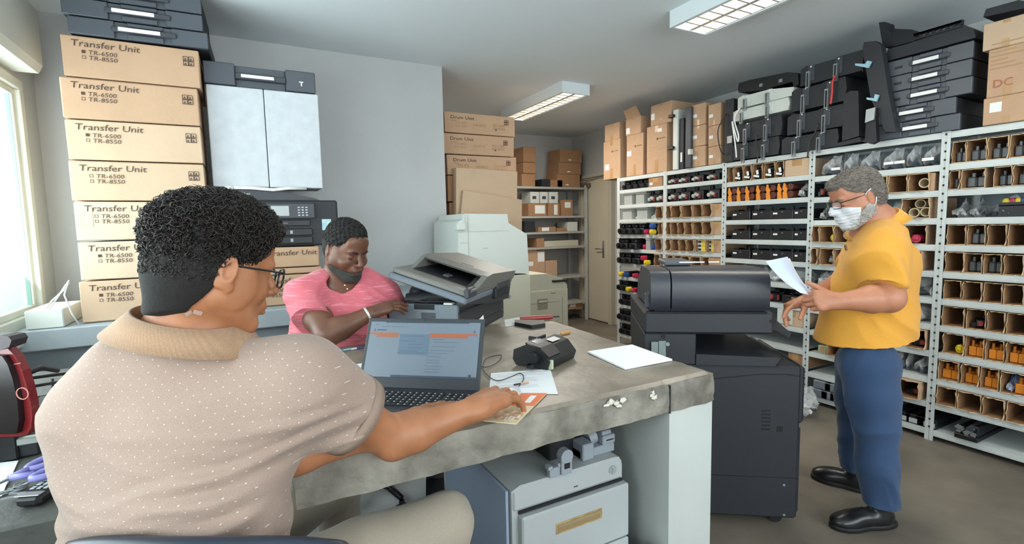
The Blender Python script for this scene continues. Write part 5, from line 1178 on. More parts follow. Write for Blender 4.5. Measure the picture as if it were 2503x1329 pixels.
row(CY, 0, 7, (1543,), 'yellow capped toner bottle', 'coloured toners', dx=-.04); row(CM2, 0, 7, (1558,), 'red capped toner bottle', 'coloured toners', dx=-.04)
for lv in (7, 8, 9, 10): row(drum, 0, lv, (1518, 1534, 1552, 1566) if lv != 7 else (1516, 1530, 1572), 'black cartridge', 'black cartridges', dx=-.04 if lv % 2 else -.01, sc=(1, 1.1, 1.35), start=0)
settle()
# --- alcove rack goods
def fbox(px0, py0, px1, py1, label, m=card_d, y=5.9, lab=None, dep=.28):
    a, b_ = at(px0, py1, 'y', y), at(px1, py0, 'y', y); zz = min([f for f in FZ if f <= a.z+.1] or [0], key=lambda f: abs(f-a.z)); zz = zz if abs(zz-a.z) < .12 else a.z
    nx_ = min([f for f in FZ if f > zz+.05] or [9]); b_.z = min(b_.z, nx_-.034)
    t = thing('cardboard_box', label, 'box', ((a.x+b_.x)/2, y, zz), 0, 'boxes in the alcove rack')
    MB().b2((a.x, y, zz+.001), (b_.x, y+dep, b_.z), .004).build('carton', m, t)
    if lab: MB().b2((a.x+(b_.x-a.x)*lab[0], y-.002, zz+(b_.z-zz)*lab[1]), (a.x+(b_.x-a.x)*lab[2], y, zz+(b_.z-zz)*lab[3])).build('label_sticker', white, t)
    return b_.z
T_ = 'alcove rack'
fbox(1276, 425, 1308, 450, 'lowest box of the left pile on top of the alcove rack'); 
def pile(px0, pys, px1, names, y=5.9):
    z = FZ[0]
    for i, (py, nm) in enumerate(zip(pys, names)):
        a = at(px0[i], py, 'y', y); b_ = at(px1[i], py, 'y', y); t = thing('cardboard_box', nm, 'box', ((a.x+b_.x)/2, y, z), 0, 'boxes in the alcove rack'); MB().b2((a.x, y, z+.002), (b_.x, y+.3, a.z), .004).build('carton', card_d, t); 
        MB().b2((a.x+.14, y-.001, z+.03), (a.x+.19, y, z+.045)).build('label_sticker', white, t); z = a.z
pile([1282, 1282], [398, 360], [1310, 1309], ['second box of the left pile on the alcove rack', 'topmost box of the left pile on the alcove rack'], 5.9) if False else None
z_ = at(1290, 424, 'y', 5.9).z
for i, (p1, p0) in enumerate(((1310, 396), (1309, 358))):
    a = at(1279, p0, 'y', 5.9); b_ = at(p1, p0, 'y', 5.9); t = thing('cardboard_box', ['second box of the left pile on top of the alcove rack', 'topmost box of the left pile on top of the alcove rack'][i], 'box', (a.x, 5.9, z_), 0, 'boxes in the alcove rack'); MB().b2((a.x, 5.9, z_+.004), (b_.x, 6.2, a.z), .004).build('carton', card_d, t); z_ = a.z
pile([1362, 1366, 1369], [425, 396, 364], [1418, 1420, 1422], ['lowest box of the right pile on top of the alcove rack', 'middle box of the right pile on top of the alcove rack', 'topmost box of the right pile on top of the alcove rack'])
fbox(1325, 438, 1345, 452, 'small dark box on top of the alcove rack, between the piles', blk2); fbox(1346, 440, 1375, 452, 'small brown box on top of the alcove rack, between the piles')
fbox(1292, 497, 1336, 526, 'brown box with white label, second shelf of the alcove rack', lab=(.35, .2, .9, .85)); fbox(1340, 497, 1368, 526, 'brown taped box, second shelf of the alcove rack', lab=(.5, .1, .8, .9)); fbox(1372, 488, 1400, 526, 'tilted brown box with label, second shelf of the alcove rack', lab=(.3, .5, .8, .85))
zt2 = at(1300, 497, 'y', 5.9).z
for i, (a_, b2_) in enumerate(((1297, 1318), (1321, 1339), (1343, 1364))):
    a = at(a_, 497, 'y', 5.9); c = at(b2_, 469, 'y', 5.9); t = thing('white_carton', 'white carton with dark print, %s from left, second shelf of the alcove rack' % ORD[i], 'box', (a.x, 5.9, zt2), 0, 'white cartons in the alcove rack'); MB().b2((a.x, 5.9, zt2+.003), (c.x, 6.15, c.z), .003).build('carton', offw, t); MB().b2((a.x+.03, 5.898, zt2+.06), (a.x+.09, 5.9, zt2+.10)).build('print', gry, t)
fbox(1283, 540, 1308, 567, 'dark parts box, third shelf of the alcove rack', blk2); fbox(1316, 554, 1359, 567, 'flat brown box with label, third shelf of the alcove rack', lab=(.2, .2, .6, .9)); fbox(1362, 557, 1385, 567, 'small brown box, third shelf of the alcove rack'); fbox(1388, 542, 1412, 567, 'white box, third shelf of the alcove rack', offw)
fbox(1332, 586, 1414, 600, 'long cream slotted strip box, fourth shelf of the alcove rack', cream, 5.88); fbox(1312, 582, 1330, 600, 'small carton left of the long cream box, fourth shelf of the alcove rack')
fbox(1290, 609, 1312, 672, 'tall brown carton, lower left of the alcove rack', card, lab=(.1, .45, .6, .6)); fbox(1313, 612, 1332, 672, 'brown carton with white top label, lower alcove rack', card, lab=(.1, .6, .9, .95)); fbox(1334, 636, 1362, 672, 'open brown carton, lower alcove rack', card)
fbox(1390, 735, 1408, 757, 'small carton on the bottom shelf of the alcove rack', card, lab=(.2, .5, .9, .9)); fbox(1408, 710, 1424, 757, 'dark narrow carton at the right of the bottom alcove shelf', card_d)
# ============================================================ goods on top of the racks
TZ2 = 1.901
def tbox(px0, px1, pyt, pyb, label, m=card, z=None, lab=(), mark=False, dep=.38, x=RXF, side=True, flap=False):
    z = TZ2 if z is None else z; y0, y1 = ypx(px0, z, x), ypx(px1, z, x); zt = at((px0+px1)/2, pyt, 'x', x).z
    t = thing('cardboard_box', label, 'box', (x, (y0+y1)/2, z), 0, 'boxes on top of the racks')
    MB().b2((x, y1+.002, z+.001), (x+dep, y0-.002, zt), .004).jit(.0015, int(px0)).build('carton', m, t)
    w_ = y0-y1; h = zt-z
    MB().b2((x-.001, y1+w_*.42, z+.004), (x, y1+w_*.58, z+h*.28)).b2((x-.001, y1+w_*.42, z+h*.86), (x, y1+w_*.58, z+h-.004)).build('tape_strip', tape, t)
    for (u0, v0, u1, v1) in lab: MB().b2((x-.0012, y0-w_*u1, z+h*v0), (x, y0-w_*u0, z+h*v1)).build('label_sticker', white, t)
    if mark:
        b = MB(); b.b2((x-.0012, y0-w_*.56, z+h*.69), (x, y0-w_*.51, z+h*.735)).text('KYOCERA', (x-.0012, y0-w_*.58, z+h*.70), (0, -1, 0), (0, 0, 1), h*.038, sx=1.2, th=.0006)
        b.build('print', ink, t)
        b = MB()
        for k in range(6): b.b2((x-.0012, y0-w_*(.55+.35*((k*37 % 10)/10)), z+h*(.55-.04*k)), (x, y0-w_*.15, z+h*(.553-.04*k)))
        b.build('faded_print', inkl, t)
    if flap: MB().quad((x+.01, y0-.01, zt), (x+.01, y1+.01, zt), (x-.05, y1+.02, zt+.10), (x-.05, y0-.02, zt+.08)).quad((x+.012, y1+.01, zt+.001), (x+.012, y0-.01, zt+.001), (x-.048, y0-.02, zt+.081), (x-.048, y1+.02, zt+.101)).build('flap', m, t)
    return zt
z1 = tbox(1475, 1516, 343, 430, 'tall brown carton at the far left on top of the racks, by the door', lab=[(.1, .25, .35, .4)], mark=True, x=3.72)
tbox(1478, 1514, 302, 343, 'small torn carton on the far left tall carton above the door rack', z=z1)
z1 = tbox(1531, 1572, 328, 425, 'tall brown carton with taped front, second from the door on top', lab=[(.05, .5, .3, .62)], mark=True)
tbox(1529, 1566, 287, 328, 'carton with raised flaps, on the second tall carton', z=z1, lab=[(.05, .1, .3, .45)], flap=True)
z1 = tbox(1580, 1630, 306, 420, 'widest tall brown carton, third from the door on top', lab=[(.55, .85, .75, .92)], mark=True)
tbox(1590, 1642, 252, 306, 'brown carton on top of the widest tall carton', z=z1, lab=[(.03, .3, .2, .6)])
for i, (pa, pb) in enumerate(((1690, 1724), (1730, 1762))):
    zz = TZ2
    for k, pt in enumerate((358, 307, 254)): zz = tbox(pa, pb, pt, 0, 'small square carton, %s of the %s column left of the black machines' % (['lowest', 'middle', 'topmost'][k], ['left', 'right'][i]), z=zz+.001, lab=[(.1, .4, .4, .55)], dep=.3)
# grey and black scanner units standing on end
def tower(px0, px1, pyt, label, m, name='scanner_unit', x=RXF, dep=.4, pyb=None):
    y0, y1 = ypx(px0, TZ2, x), ypx(px1, TZ2, x); zt = at((px0+px1)/2, pyt, 'x', x).z; t = thing(name, label, 'machine part', (x, (y0+y1)/2, TZ2))
    MB().b2((x, y1+.002, TZ2+.001), (x+dep, y0-.002, zt), .006).build('body', m, t); return t, x, y0, y1, zt
t, x, y0, y1, zt = tower(1643, 1656, 268, 'pale grey scanner lid standing on end between the cartons', offw, x=3.70)
for zz in (2.10, 2.40): MB().b2((x-.03, y0-.03, zz), (x+.03, y0+.03, zz+.03), .004).build('hinge', blk, t)
t, x, y0, y1, zt = tower(1657, 1671, 290, 'black slab standing on end beside the pale scanner lid', blk2); MB().b2((x-.001, y1+.02, TZ2+.07), (x, y0-.03, TZ2+.16)).build('label_sticker', white, t)
t, x, y0, y1, zt = tower(1673, 1688, 262, 'tall black scanner unit standing on end next to the small cartons', gry, x=3.69)
MB().b2((x-.02, y1-.01, TZ2+.12), (x+.02, y1+.02, TZ2+.17), .003).build('hinge', offw, t)
t, x, y0, y1, zt = tower(1768, 1790, 243, 'tall black unit standing on end at the left of the stacked duplex units', blk2, x=3.70)
MB().tube(smooth([Vector((x-.01, y0-.03, zt-.12)), Vector((x-.05, y0+.02, zt-.25)), Vector((x-.04, y0-.0, zt-.42)), Vector((x-.01, y0-.02, zt-.46))], 6), .005).build('cable', blk, t)
MB().b2((x-.01, y1, TZ2+.16), (x, y1+.05, TZ2+.22)).build('connector', steel, t)
# duplex units: black slabs with two silver latches on the front
def duplex(label, px0, px1, pyt, pyb, m=blk2, latches=(.3, .75), white_=False, x=RXF-.02, curve=True):
    zb = at(px0, pyb, 'x', x).z; y0, y1 = ypx(px0, zb, x), ypx(px1, zb, x); zt = at(px0+5, pyt, 'x', x).z; zb = max(zb, 1.935 if False else 1.903); w_ = y0-y1; h = zt-zb
    t = thing('duplex_unit', label, 'machine part', (x, (y0+y1)/2, zb), 0, 'duplex units stacked on the racks')
    pts = [(y0, zb+.002), (y1, zb+.002), (y1-.012, zb+h*.5), (y1, zt-.004), (y1+w_*.35, zt-.003), (y1+w_*.42, zt-.012), (y0-w_*.2, zt-.012), (y0-w_*.1, zt-.003), (y0, zt-.02)]
    MB().prism(pts, x, x+.36, 'yz').build('body', m, t)
    for u in latches:
        yy = y0-w_*u
        lp_ = MB().b2((x-.006, yy-.02, zb+h*.15), (x, yy+.028, zt-.012), .002).build('latch_plate', gry if not white_ else offw, t)
        b = MB(); lx = x-.03; b.b2((lx, yy+.006, zb-.03), (lx+.02, yy+.022, zb-.022)).b2((lx, yy+.002, zb-.03), (lx+.02, yy+.007, zb+h*.55)).b2((lx, yy+.021, zb-.03), (lx+.02, yy+.026, zb+h*.55)).b2((lx, yy+.002, zb+h*.55), (lx+.03, yy+.026, zb+h*.62)); b.build('latch', steel, t)
        MB().cyl((x-.008, yy+.004, zt-.02), (x-.005, yy+.004, zt-.02), .006, n=10).build('screw', white, lp_)
    return t
D_ = [('black duplex unit, left column, bottom', 1790, 1902, 365, 398), ('black duplex unit, left column, second from the bottom', 1794, 1908, 300+12, 350)]
duplex('black duplex unit at the bottom of the left column on the middle rack', 1792, 1902, 350, 393)
duplex('black duplex unit second in the left column, under the white units', 1797, 1908, 302, 350)
duplex('lower white duplex unit with a hanging white cable', 1792, 1926, 268, 299, offw, (.22, .70), True)
t = duplex('upper white duplex unit under the black case', 1803, 1936, 234, 267, offw, (.2, .62), True)
duplex('black duplex unit, bottom of the right column beside the angled panel', 1910, 2045, 335, 382)
duplex('black duplex unit second in the right column', 1924, 2058, 280, 332)
duplex('black duplex unit third in the right column', 1934, 2064, 218, 275)
duplex('black duplex unit with two silver latches, top of the right column', 1956, 2106, 163, 212, latches=(.2, .66))
yy = ypx(1800, 2.0, 3.68); cpt = [at(1810, 262, 'x', 3.68), at(1795, 290, 'x', 3.66), at(1805, 330, 'x', 3.66), at(1803, 345, 'x', 3.66), at(1793, 310, 'x', 3.65), at(1790, 300, 'x', 3.65), at(1798, 360, 'x', 3.65), at(1800, 385, 'x', 3.65)]
MB().tube(smooth(cpt, 6), .006, 6).build('hanging_cable', white, None, label='white cable looping down beside the white duplex units', cat='cable')
cpt = [at(2042, 185, 'x', 3.66), at(2035, 200, 'x', 3.65), at(2034, 225, 'x', 3.65), at(2030, 255, 'x', 3.65)]
MB().tube(smooth(cpt, 6), .008, 6).build('hanging_cable', mat('red_strap', 'b32f2c', .5), None, label='red strap hanging between the silver latches', cat='cable')
for i, pts_ in enumerate((((1852, 330), (1848, 345), (1853, 372), (1850, 398)), ((2000, 300), (1990, 330), (1978, 350), (1974, 385)), ((2130, 130), (2112, 135), (2108, 160), (2110, 175)), ((1880, 45+340), (1990, 400), (1994, 412), (1985, 405)))):
    if i == 3: continue
    MB().tube(smooth([at(a_, b_, 'x', 3.655) for a_, b_ in pts_], 6), .006, 6).build('hanging_cable', blk, None, label=['black cable between the left latches, above the middle rack', 'black cable below the right column of duplex units', 'black cable on the tall tilted black unit'][i], cat='cable')
# black soft case on the white units
x = 3.70; t = thing('equipment_case', 'long black case lying on the upper white duplex unit', 'case', at(1880, 235, 'x', x))
q = [(1803, 220), (1806, 203), (1830, 196), (1925, 176), (1950, 178), (1952, 206), (1940, 212), (1806, 226)]
MB().prism([(at(*p_, 'x', x).y, at(*p_, 'x', x).z) for p_ in q], x, x+.3, 'yz').build('case', mat('case_black', '141518', .6, var=.2, vs=10, bump=.2), t)
for p_ in ((1860, 208), (1908, 197)): c = at(*p_, 'x', x); MB().b2((x-.002, c.y-.014, c.z-.012), (x, c.y+.014, c.z+.012)).build('clasp', steel, t)
# angled panel and small parts
def slabx(name, label, cat, pts_, m, x=3.64, dep=.05):
    c = at(*pts_[0], 'x', x); t = thing(name, label, cat, c); b = MB(); b.prism([(at(*p_, 'x', x).y, at(*p_, 'x', x).z) for p_ in pts_], x, x+dep, 'yz'); b.build('body', m, t); return t
slabx('machine_cover', 'black ribbed cover panel standing upright right of the duplex columns', 'machine part', [(2058, 345), (2100, 332), (2098, 222), (2078, 222), (2062, 232)], blk2, 3.68, .3)
slabx('machine_cover', 'flat black foot bar lying at the rack edge', 'machine part', [(2045, 357), (2105, 345), (2102, 335), (2045, 350)], blk2, 3.68, .2)
t = slabx('tall_black_unit', 'tall tilted black unit leaning left of the paper tray stack', 'machine part', [(2164, 322), (2128, 240), (2108, 118), (2112, 103), (2140, 100), (2154, 112), (2172, 230), (2190, 322)], blk2, 3.62, .055)
slabx('metal_bracket', 'silver and black bracket between cover panel and paper trays', 'bracket', [(2105, 345), (2114, 340), (2118, 270), (2138, 262), (2143, 345), (2130, 352)], blk, 3.575, .04)
t = slabx('sheet_metal_part', 'silver sheet part at the foot of the tilted black unit', 'bracket', [(2114, 300), (2136, 292), (2139, 262), (2117, 268)], steel, 3.56, .012)
slabx('blue_clip', 'pale blue clip left of the paper trays', 'clip', [(2118, 243), (2142, 248), (2148, 232), (2138, 230), (2136, 240), (2118, 238)], mat('pale_blue_plastic', '8fb4c4', .4), 3.598, .012)
slabx('blue_clip', 'pale blue clip at the top of the tilted black unit', 'clip', [(2090, 160), (2122, 166), (2130, 150), (2120, 148), (2114, 156), (2090, 155)], mat('pale_blue_plastic', '8fb4c4', .4), 3.598, .012)
# five paper cassettes
MM = lambda px, py, x=3.70: Matrix.Translation(at(px, py, 'x', x)) @ Matrix.Rotation(math.radians(-90), 4, 'Z')
for i, (pl_, pr_, pyl) in enumerate(((2146, 2345, 350), (2138, 2335, 312), (2162, 2375, 268), (2166, 2374, 230), (2168, 2378, 192))):
    zl = TZ2+.002+i*.098; y0, y1 = ypx(pl_, zl, 3.70), ypx(pr_, zl, 3.70); h = .095
    cassette('paper_tray', 'dark paper tray with white label strip, %s in the right hand stack' % ['lowest', 'second from bottom', 'middle', 'second from top', 'top'][i], Matrix.Translation((3.70, (y0+y1)/2, zl)) @ Matrix.Rotation(math.radians(-90), 4, 'Z'), abs(y0-y1), h, .42, 'dark paper trays stacked on the right')
zt = TZ2+.5
t = thing('machine_cover', 'bulky black cover lying on top of the right hand paper trays', 'machine part', (3.72, 1.55, zt))
pts_ = [(2160, 178), (2382, 140), (2380, 72), (2345, 56), (2330, 70), (2215, 108), (2170, 120)]
MB().prism([(at(*p_, 'x', 3.71).y, max(zt+.002, at(*p_, 'x', 3.71).z)) for p_ in pts_], 3.71, 4.1, 'yz').build('cover', blk2, t)
t = thing('metal_frame_part', 'black slotted metal frame on the top right stack under the ceiling', 'machine part', at(2290, 75, 'x', 3.74)); b = MB()
a, c = at(2233, 82, 'x', 3.70), at(2350, 48, 'x', 3.70)
n = 7
for k in range(n+1): yy = a.y+(c.y-a.y)*k/n; b.b2((3.70, yy-.006, a.z-.03), (3.72, yy+.006, c.z))
for zz in (a.z-.035, (a.z+c.z)/2-.01, c.z-.008): b.b2((3.70, c.y, zz-.006), (3.72, a.y, zz+.008))
b.build('frame', blk, t)
slabx('metal_frame_part', 'black bent metal arm sticking up at the left of the paper trays', 'machine part', [(2158, 115), (2148, 55), (2162, 53), (2166, 75), (2180, 90), (2185, 70), (2230, 72), (2235, 100), (2190, 112)], blk, 3.74, .12)
# cartons at the far right
z1 = tbox(2399, 2520, 232, 320, 'brown carton with white label, lowest of the right edge cartons', lab=[(.15, .45, .4, .8)], x=3.70)
z2 = tbox(2408, 2520, 112, 232, 'brown carton with faded writing, middle of the right edge cartons', m=card, z=z1, x=3.70)
_y = ypx(2450, 2.15, 3.70); b = MB()
b.text('DC', (3.699, ypx(2425, 2.1, 3.70), z1+.05), (0, -1, 0), (0, 0, 1), .06)
o = b.build('hand_writing', mat('faint_red_marker', 'a8674d', .9), bpy.data.objects[[o.name for o in bpy.data.objects if o.get('label', '').startswith('brown carton with faded writing')][0]])
b = MB()
for k in range(7): b.b2((3.6988, ypx(2500, 2.2, 3.70)+.03*((k*7) % 3), z1+.15+.022*k), (3.70, ypx(2420, 2.2, 3.70), z1+.156+.022*k))
b.build('faded_print', inkl, o.parent)
tbox(2399, 2520, 45, 112, 'taped brown carton, topmost of the right edge cartons', m=card_l, z=z2, x=3.70)
slabx('machine_cover', 'flat black part lying on the topmost right edge carton', 'machine part', [(2403, 42), (2503, 20), (2540, 10), (2490, 0), (2410, 22)], blk2, 3.74, .3)
# ============================================================ people
def skin_mat(name, c, c2, rough=.5):
    m = mat(name, c, rough, var=.06, vs=14, col2=c2, bump=.05, bs=220); m.node_tree.nodes['Principled BSDF'].inputs['Subsurface Weight'].default_value = .08
    m.node_tree.nodes['Principled BSDF'].inputs['Subsurface Radius'].default_value = (.012, .005, .003); return m
Fh = Vector((FW.x, FW.y, 0)).normalized(); Rh = Vector((Fh.y, -Fh.x, 0)); Zu = Vector((0, 0, 1))
def hframe(c, azi, tilt, roll=0):
    """azi: degrees clockwise from 'away from camera'; tilt: degrees nose-down"""
    f = Fh*math.cos(math.radians(azi))+Rh*math.sin(math.radians(azi)); x = f.cross(Zu).normalized(); tl = math.radians(tilt)
    f2 = f*math.cos(tl)-Zu*math.sin(tl); u = x.cross(f2); rl = math.radians(roll); x2 = x*math.cos(rl)+u*math.sin(rl); u2 = x2.cross(f2)
    return Matrix(((x2.x, f2.x, u2.x, c[0]), (x2.y, f2.y, u2.y, c[1]), (x2.z, f2.z, u2.z, c[2]), (0, 0, 0, 1)))
def head(f, H, s=1.0, chub=0.0, ears=True):
    L = lambda x, y, z: tuple(H @ Vector((x*s, y*s, z*s))); R = np.array(H)[:3, :3]
    E = lambda c, r, k=.012, mode='+': f.ell(L(*c), [q*s for q in r], R, k*s, mode)
    C = lambda a, b, r1, r2, k=.01, mode='+': f.rc(L(*a), L(*b), r1*s, r2*s, k*s, mode)
    E((0, -.016, .032), (.0755, .095, .088), 0); E((0, .012, .0), (.068, .078, .07), .02)
    E((0, .028, -.045), (.058+chub*.6, .060, .062), .025)
    for g in (-1, 1):
        C((g*.055, -.005, -.05), (g*.024, .066, -.098), .020+chub, .018, .025)
        E((g*.040, .062, -.030), (.024+chub, .024, .024), .02)
        E((g*.066, .02, -.02), (.012+chub, .03, .045), .02)
    E((0, .074, -.100), (.024, .020, .018), .02)
    C((-.036, .084, .022), (.036, .084, .022), .010, .010, .016)
    E((0, .070, .055), (.055, .025, .04), .02)
    for g in (-1, 1): E((g*.032, .101, .003), (.017, .014, .011), .010, '-')
    for g in (-1, 1): E((g*.031, .076, .001), (.0135, .0135, .0125), .004)
    C((0, .092, .012), (0, .116, -.026), .0075, .0115, .012)
    for g in (-1, 1): E((g*.0125, .104, -.031), (.0085, .010, .0075), .006)
    for g in (-1, 1): E((g*.008, .108, -.040), (.004, .005, .004), .002, '-')
    E((0, .088, -.058), (.030, .014, .018), .015)
    E((0, .099, -.0615), (.022, .007, .0055), .004); E((0, .098, -.0725), (.019, .0075, .0065), .004)
    C((-.020, .103, -.0668), (.020, .103, -.0668), .0018, .0018, .003, '-')
    if ears:
        for g in (-1, 1):
            RR = (H.to_3x3() @ Matrix.Rotation(math.radians(-26*g), 3, 'Z') @ Matrix.Rotation(math.radians(-12), 3, 'X'))
            f.ell(L(g*.083, -.012, -.004), (.0065*s, .019*s, .033*s), np.array(RR), .006*s)
            f.ell(L(g*.078, -.004, -.008), (.012*s, .010*s, .02*s), np.array(RR), .010*s)
            f.ell(L(g*.0905, -.007, .0), (.005*s, .010*s, .018*s), np.array(RR), .004*s, '-')
            f.ell(L(g*.082, -.002, -.031), (.0055*s, .009*s, .010*s), np.array(RR), .006*s)
def lcoords(f, H, s):
    X, Y, Z = f.grid(); I = np.array(H.inverted())
    return [(X*I[i, 0]+Y*I[i, 1]+Z*I[i, 2]+I[i, 3])/s for i in range(3)]
def hand(f, w, F, N, side, curls, s=1.0, spread=.0, thumb=(.62, .72, -.15), tcurl=.35, k=.008):
    w = Vector(w); F = Vector(F).normalized(); N = Vector(N); N = (N-F*N.dot(F)).normalized(); T = F.cross(N)*(-1 if side == 'R' else 1)
    off = [(.090, .029), (.095, .009), (.090, -.011), (.080, -.029)]; lens = [(.043, .025, .020), (.047, .029, .021), (.043, .027, .020), (.034, .021, .018)]
    bases = []
    for (a, t) in off:
        b = w+F*(a*s)+T*(t*s); bases.append(b); f.rc(w+T*(t*.55*s)+F*.012*s, b, .0175*s, .0125*s, .014*s)
    f.rc(w-F*.01*s, w+F*.05*s, .024*s, .024*s, .02*s, flat=N, ff=.72)
    f.rc(bases[0]-F*.01*s-N*.003*s, bases[3]-F*.01*s-N*.003*s, .0125*s, .011*s, .012*s)
    for i in range(4):
        p = bases[i]; ang = 0; d0 = (F+T*spread*(1.5-i)).normalized(); r = [.0098, .0090, .0083, .0072] if i < 3 else [.0085, .0078, .0072, .0064]
        for j in range(3):
            ang += curls[i][j]; d = d0*math.cos(ang)-N*math.sin(ang); q = p+d*lens[i][j]*s; f.rc(p, q, r[j]*s, r[j+1]*s, .004 if j == 0 else .003); p = q
    p = w+F*.022*s+T*.020*s-N*.006*s; d = (F*thumb[0]+T*thumb[1]+N*thumb[2]).normalized()
    for j, (l, r1, r2) in enumerate(((.045, .0165, .0125), (.032, .0115, .0105), (.026, .0105, .0085))):
        q = p+d*l*s; f.rc(p, q, r1*s, r2*s, .012*s if j == 0 else .004); p = q; d = (d+F*tcurl-N*.12*j).normalized()
def folds(seed, amp, k, ax=(0, 0, 1), warp=2.0):
    rr = random.Random(seed); ks = []
    ax = np.array(ax, float)
    for i in range(7):
        v = ax*k*rr.uniform(.6, 1.5)+np.array([rr.uniform(-1, 1) for _ in range(3)])*k*.35; ks.append((v, rr.uniform(0, 6.28), rr.uniform(.4, 1)))
    def fn(V, N):
        o = np.zeros(len(V)); wv = warp*np.sin(V@np.array([9.1, 7.3, 4.2])+seed)+warp*.6*np.sin(V@np.array([-6.3, 11.2, 8.1])+2*seed)
        for v, ph, a in ks: o += a*(1-np.abs(np.sin((V@v)*.5+ph+wv*.5)))**2
        return amp*3.2*(o/3-.5)
    return fn
def glasses(H, s, par, mlens, mframe=None, z0=.0, y0=.112, full=True, wd=.026, ht=.019):
    fr = mframe or mat('glasses_frame', '1a1a1c', .3); L = lambda x, y, z: H @ Vector((x*s, y*s, z*s)); b = MB()
    for g in (-1, 1):
        c = (g*.033, y0, z0); ring = []
        for i in range(20):
            a = 2*math.pi*i/20; x = math.copysign(abs(math.cos(a))**.6, math.cos(a))*wd; z = math.copysign(abs(math.sin(a))**.6, math.sin(a))*ht; ring.append(L(c[0]+x, c[1]-.35*x*g*.8, c[2]+z))
        b.tube(ring+[ring[0]], .0016*s if not full else .002*s, 6)
        MB().add(ring, [tuple(range(20))]).build('lens', mlens, par)
        b.tube([L(g*(.033+wd), y0-.008, z0+ht*.55), L(g*.074, .07, z0+ht*.55), L(g*.0805, -.0, z0+ht*.5), L(g*.082, -.018, z0-.004)], [.0022*s, .0022*s, .0018*s, .0015*s], 6)
    b.tube([L(-.010, y0+.001, z0+.004), L(0, y0+.004, z0+.007), L(.010, y0+.001, z0+.004)], .0018*s, 6)
    return b.build('glasses_frame', fr, par)
lensm = bpy.data.materials.new('spectacle_lens'); lensm.use_nodes = True; _b = lensm.node_tree.nodes['Principled BSDF']; _b.inputs['Base Color'].default_value = (.8, .85, .85, 1); _b.inputs['Alpha'].default_value = .18; _b.inputs['Roughness'].default_value = .05
# ---------------------------------------------------------------- cloth with a printed dot grid, in object space
def cloth(name, col, col2, dots=False, rib=False, bump=.15, lines=None):
    m = mat(name, col, .85, var=.04, vs=650, col2=col2, bump=bump, bs=300); nt = m.node_tree; N = nt.nodes; L = nt.links; b = N['Principled BSDF']
    b.inputs['Sheen Weight'].default_value = .15
    if dots or rib or lines:
        tc = N.new('ShaderNodeTexCoord'); sp_ = N.new('ShaderNodeSeparateXYZ'); L.new(tc.outputs['Object'], sp_.inputs[0])
        def M(op, a, b_=None, c=None):
            n = N.new('ShaderNodeMath'); n.operation = op
            for i, v in enumerate((a, b_, c)):
                if v is None: continue
                if isinstance(v, (int, float)): n.inputs[i].default_value = v
                else: L.new(v, n.inputs[i])
            return n.outputs[0]
        src = b.inputs['Base Color'].links[0].from_socket; mx = N.new('ShaderNodeMix'); mx.data_type = 'RGBA'; L.new(src, mx.inputs[6])
        if dots:
            P_ = .0165; u = M('DIVIDE', sp_.outputs[0], .026); v = M('DIVIDE', sp_.outputs[2], .020)
            a = M('SUBTRACT', M('FRACT', M('ADD', u, v)), .5); c = M('SUBTRACT', M('FRACT', M('SUBTRACT', u, v)), .5)
            r2 = M('ADD', M('MULTIPLY', a, a), M('MULTIPLY', c, c)); fac = M('LESS_THAN', r2, .0030); mx.inputs[7].default_value = (*lin('ece2da'), 1)
            fac = M('MULTIPLY', fac, .6)
        elif rib:
            a = M('SINE', M('MULTIPLY', sp_.outputs[0], 1400)); c = M('SINE', M('MULTIPLY', sp_.outputs[2], 1400)); fac = M('MULTIPLY', M('ADD', M('MULTIPLY', a, c), .4), .5); mx.inputs[7].default_value = (*lin(col2), 1); mx.clamp_factor = True
        else:
            nz = N.new('ShaderNodeTexNoise'); mp = N.new('ShaderNodeMapping'); mp.inputs['Scale'].default_value = (14, 14, 190); L.new(tc.outputs['Object'], mp.inputs[0]); L.new(mp.outputs[0], nz.inputs['Vector']); nz.inputs['Scale'].default_value = 1.0; nz.inputs['Detail'].default_value = 2
            fac = M('MULTIPLY', M('GREATER_THAN', nz.outputs['Fac'], .60), .7); mx.inputs[7].default_value = (*lin(lines), 1)
        L.new(fac, mx.inputs[0]); L.new(mx.outputs[2], b.inputs['Base Color'])
    return m
def V3(px, py, d): return W(px, py, d)
# ================================================================ man in the beige polo, back to the camera
fa = Fh*math.cos(math.radians(18))+Rh*math.sin(math.radians(18)); rzA = math.atan2(-fa.x, fa.y)
base = W(430, 1300, .95)
A = thing('person', 'man with black curly hair in a beige dotted polo shirt, seated with his back turned', 'person', (base.x, base.y, .0), rzA)
skA = skin_mat('warm_brown_skin', 'a9714f', '96603f')
HA = hframe(W(526, 657, .95), 40, 14)
sR = W(732, 938, .97); eR = at(962, 1072, 'z', .925); wR = at(1160, 1000, 'z', .955); print('A arm', (sR-eR).length, (eR-wR).length, eR, wR)
sL = W(284, 1002, .97); eL = W(600, 1165, 1.02); wL = at(985, 1040, 'z', .945); print('A left', (sL-eL).length, (eL-wL).length, eL)
elL = at(735, 1100, 'z', .95)
f = Field((-.50, .62, .62), (.78, 1.62, 1.60), .0032)
head(f, HA, 1.0)
nb = W(452, 830, .95)
f.rc(HA @ Vector((0, -.022, -.03)), nb, .062, .068, .02); f.rc(nb, W(450, 900, .96), .068, .09, .03)
f.rc(W(450, 900, .96), W(440, 1150, .96), .12, .12, .03, flat=fa, ff=.6)
f.rc(W(450, 920, .96), sR, .06, .055, .03); f.rc(W(450, 920, .96), sL, .06, .055, .03)
f.chain([sR, sR.lerp(eR, .55), eR], [.055, .048, .043], .02); f.rc(eR, eR.lerp(wR, .25), .044, .045, .02); f.rc(eR.lerp(wR, .25), wR, .045, .027, .02)
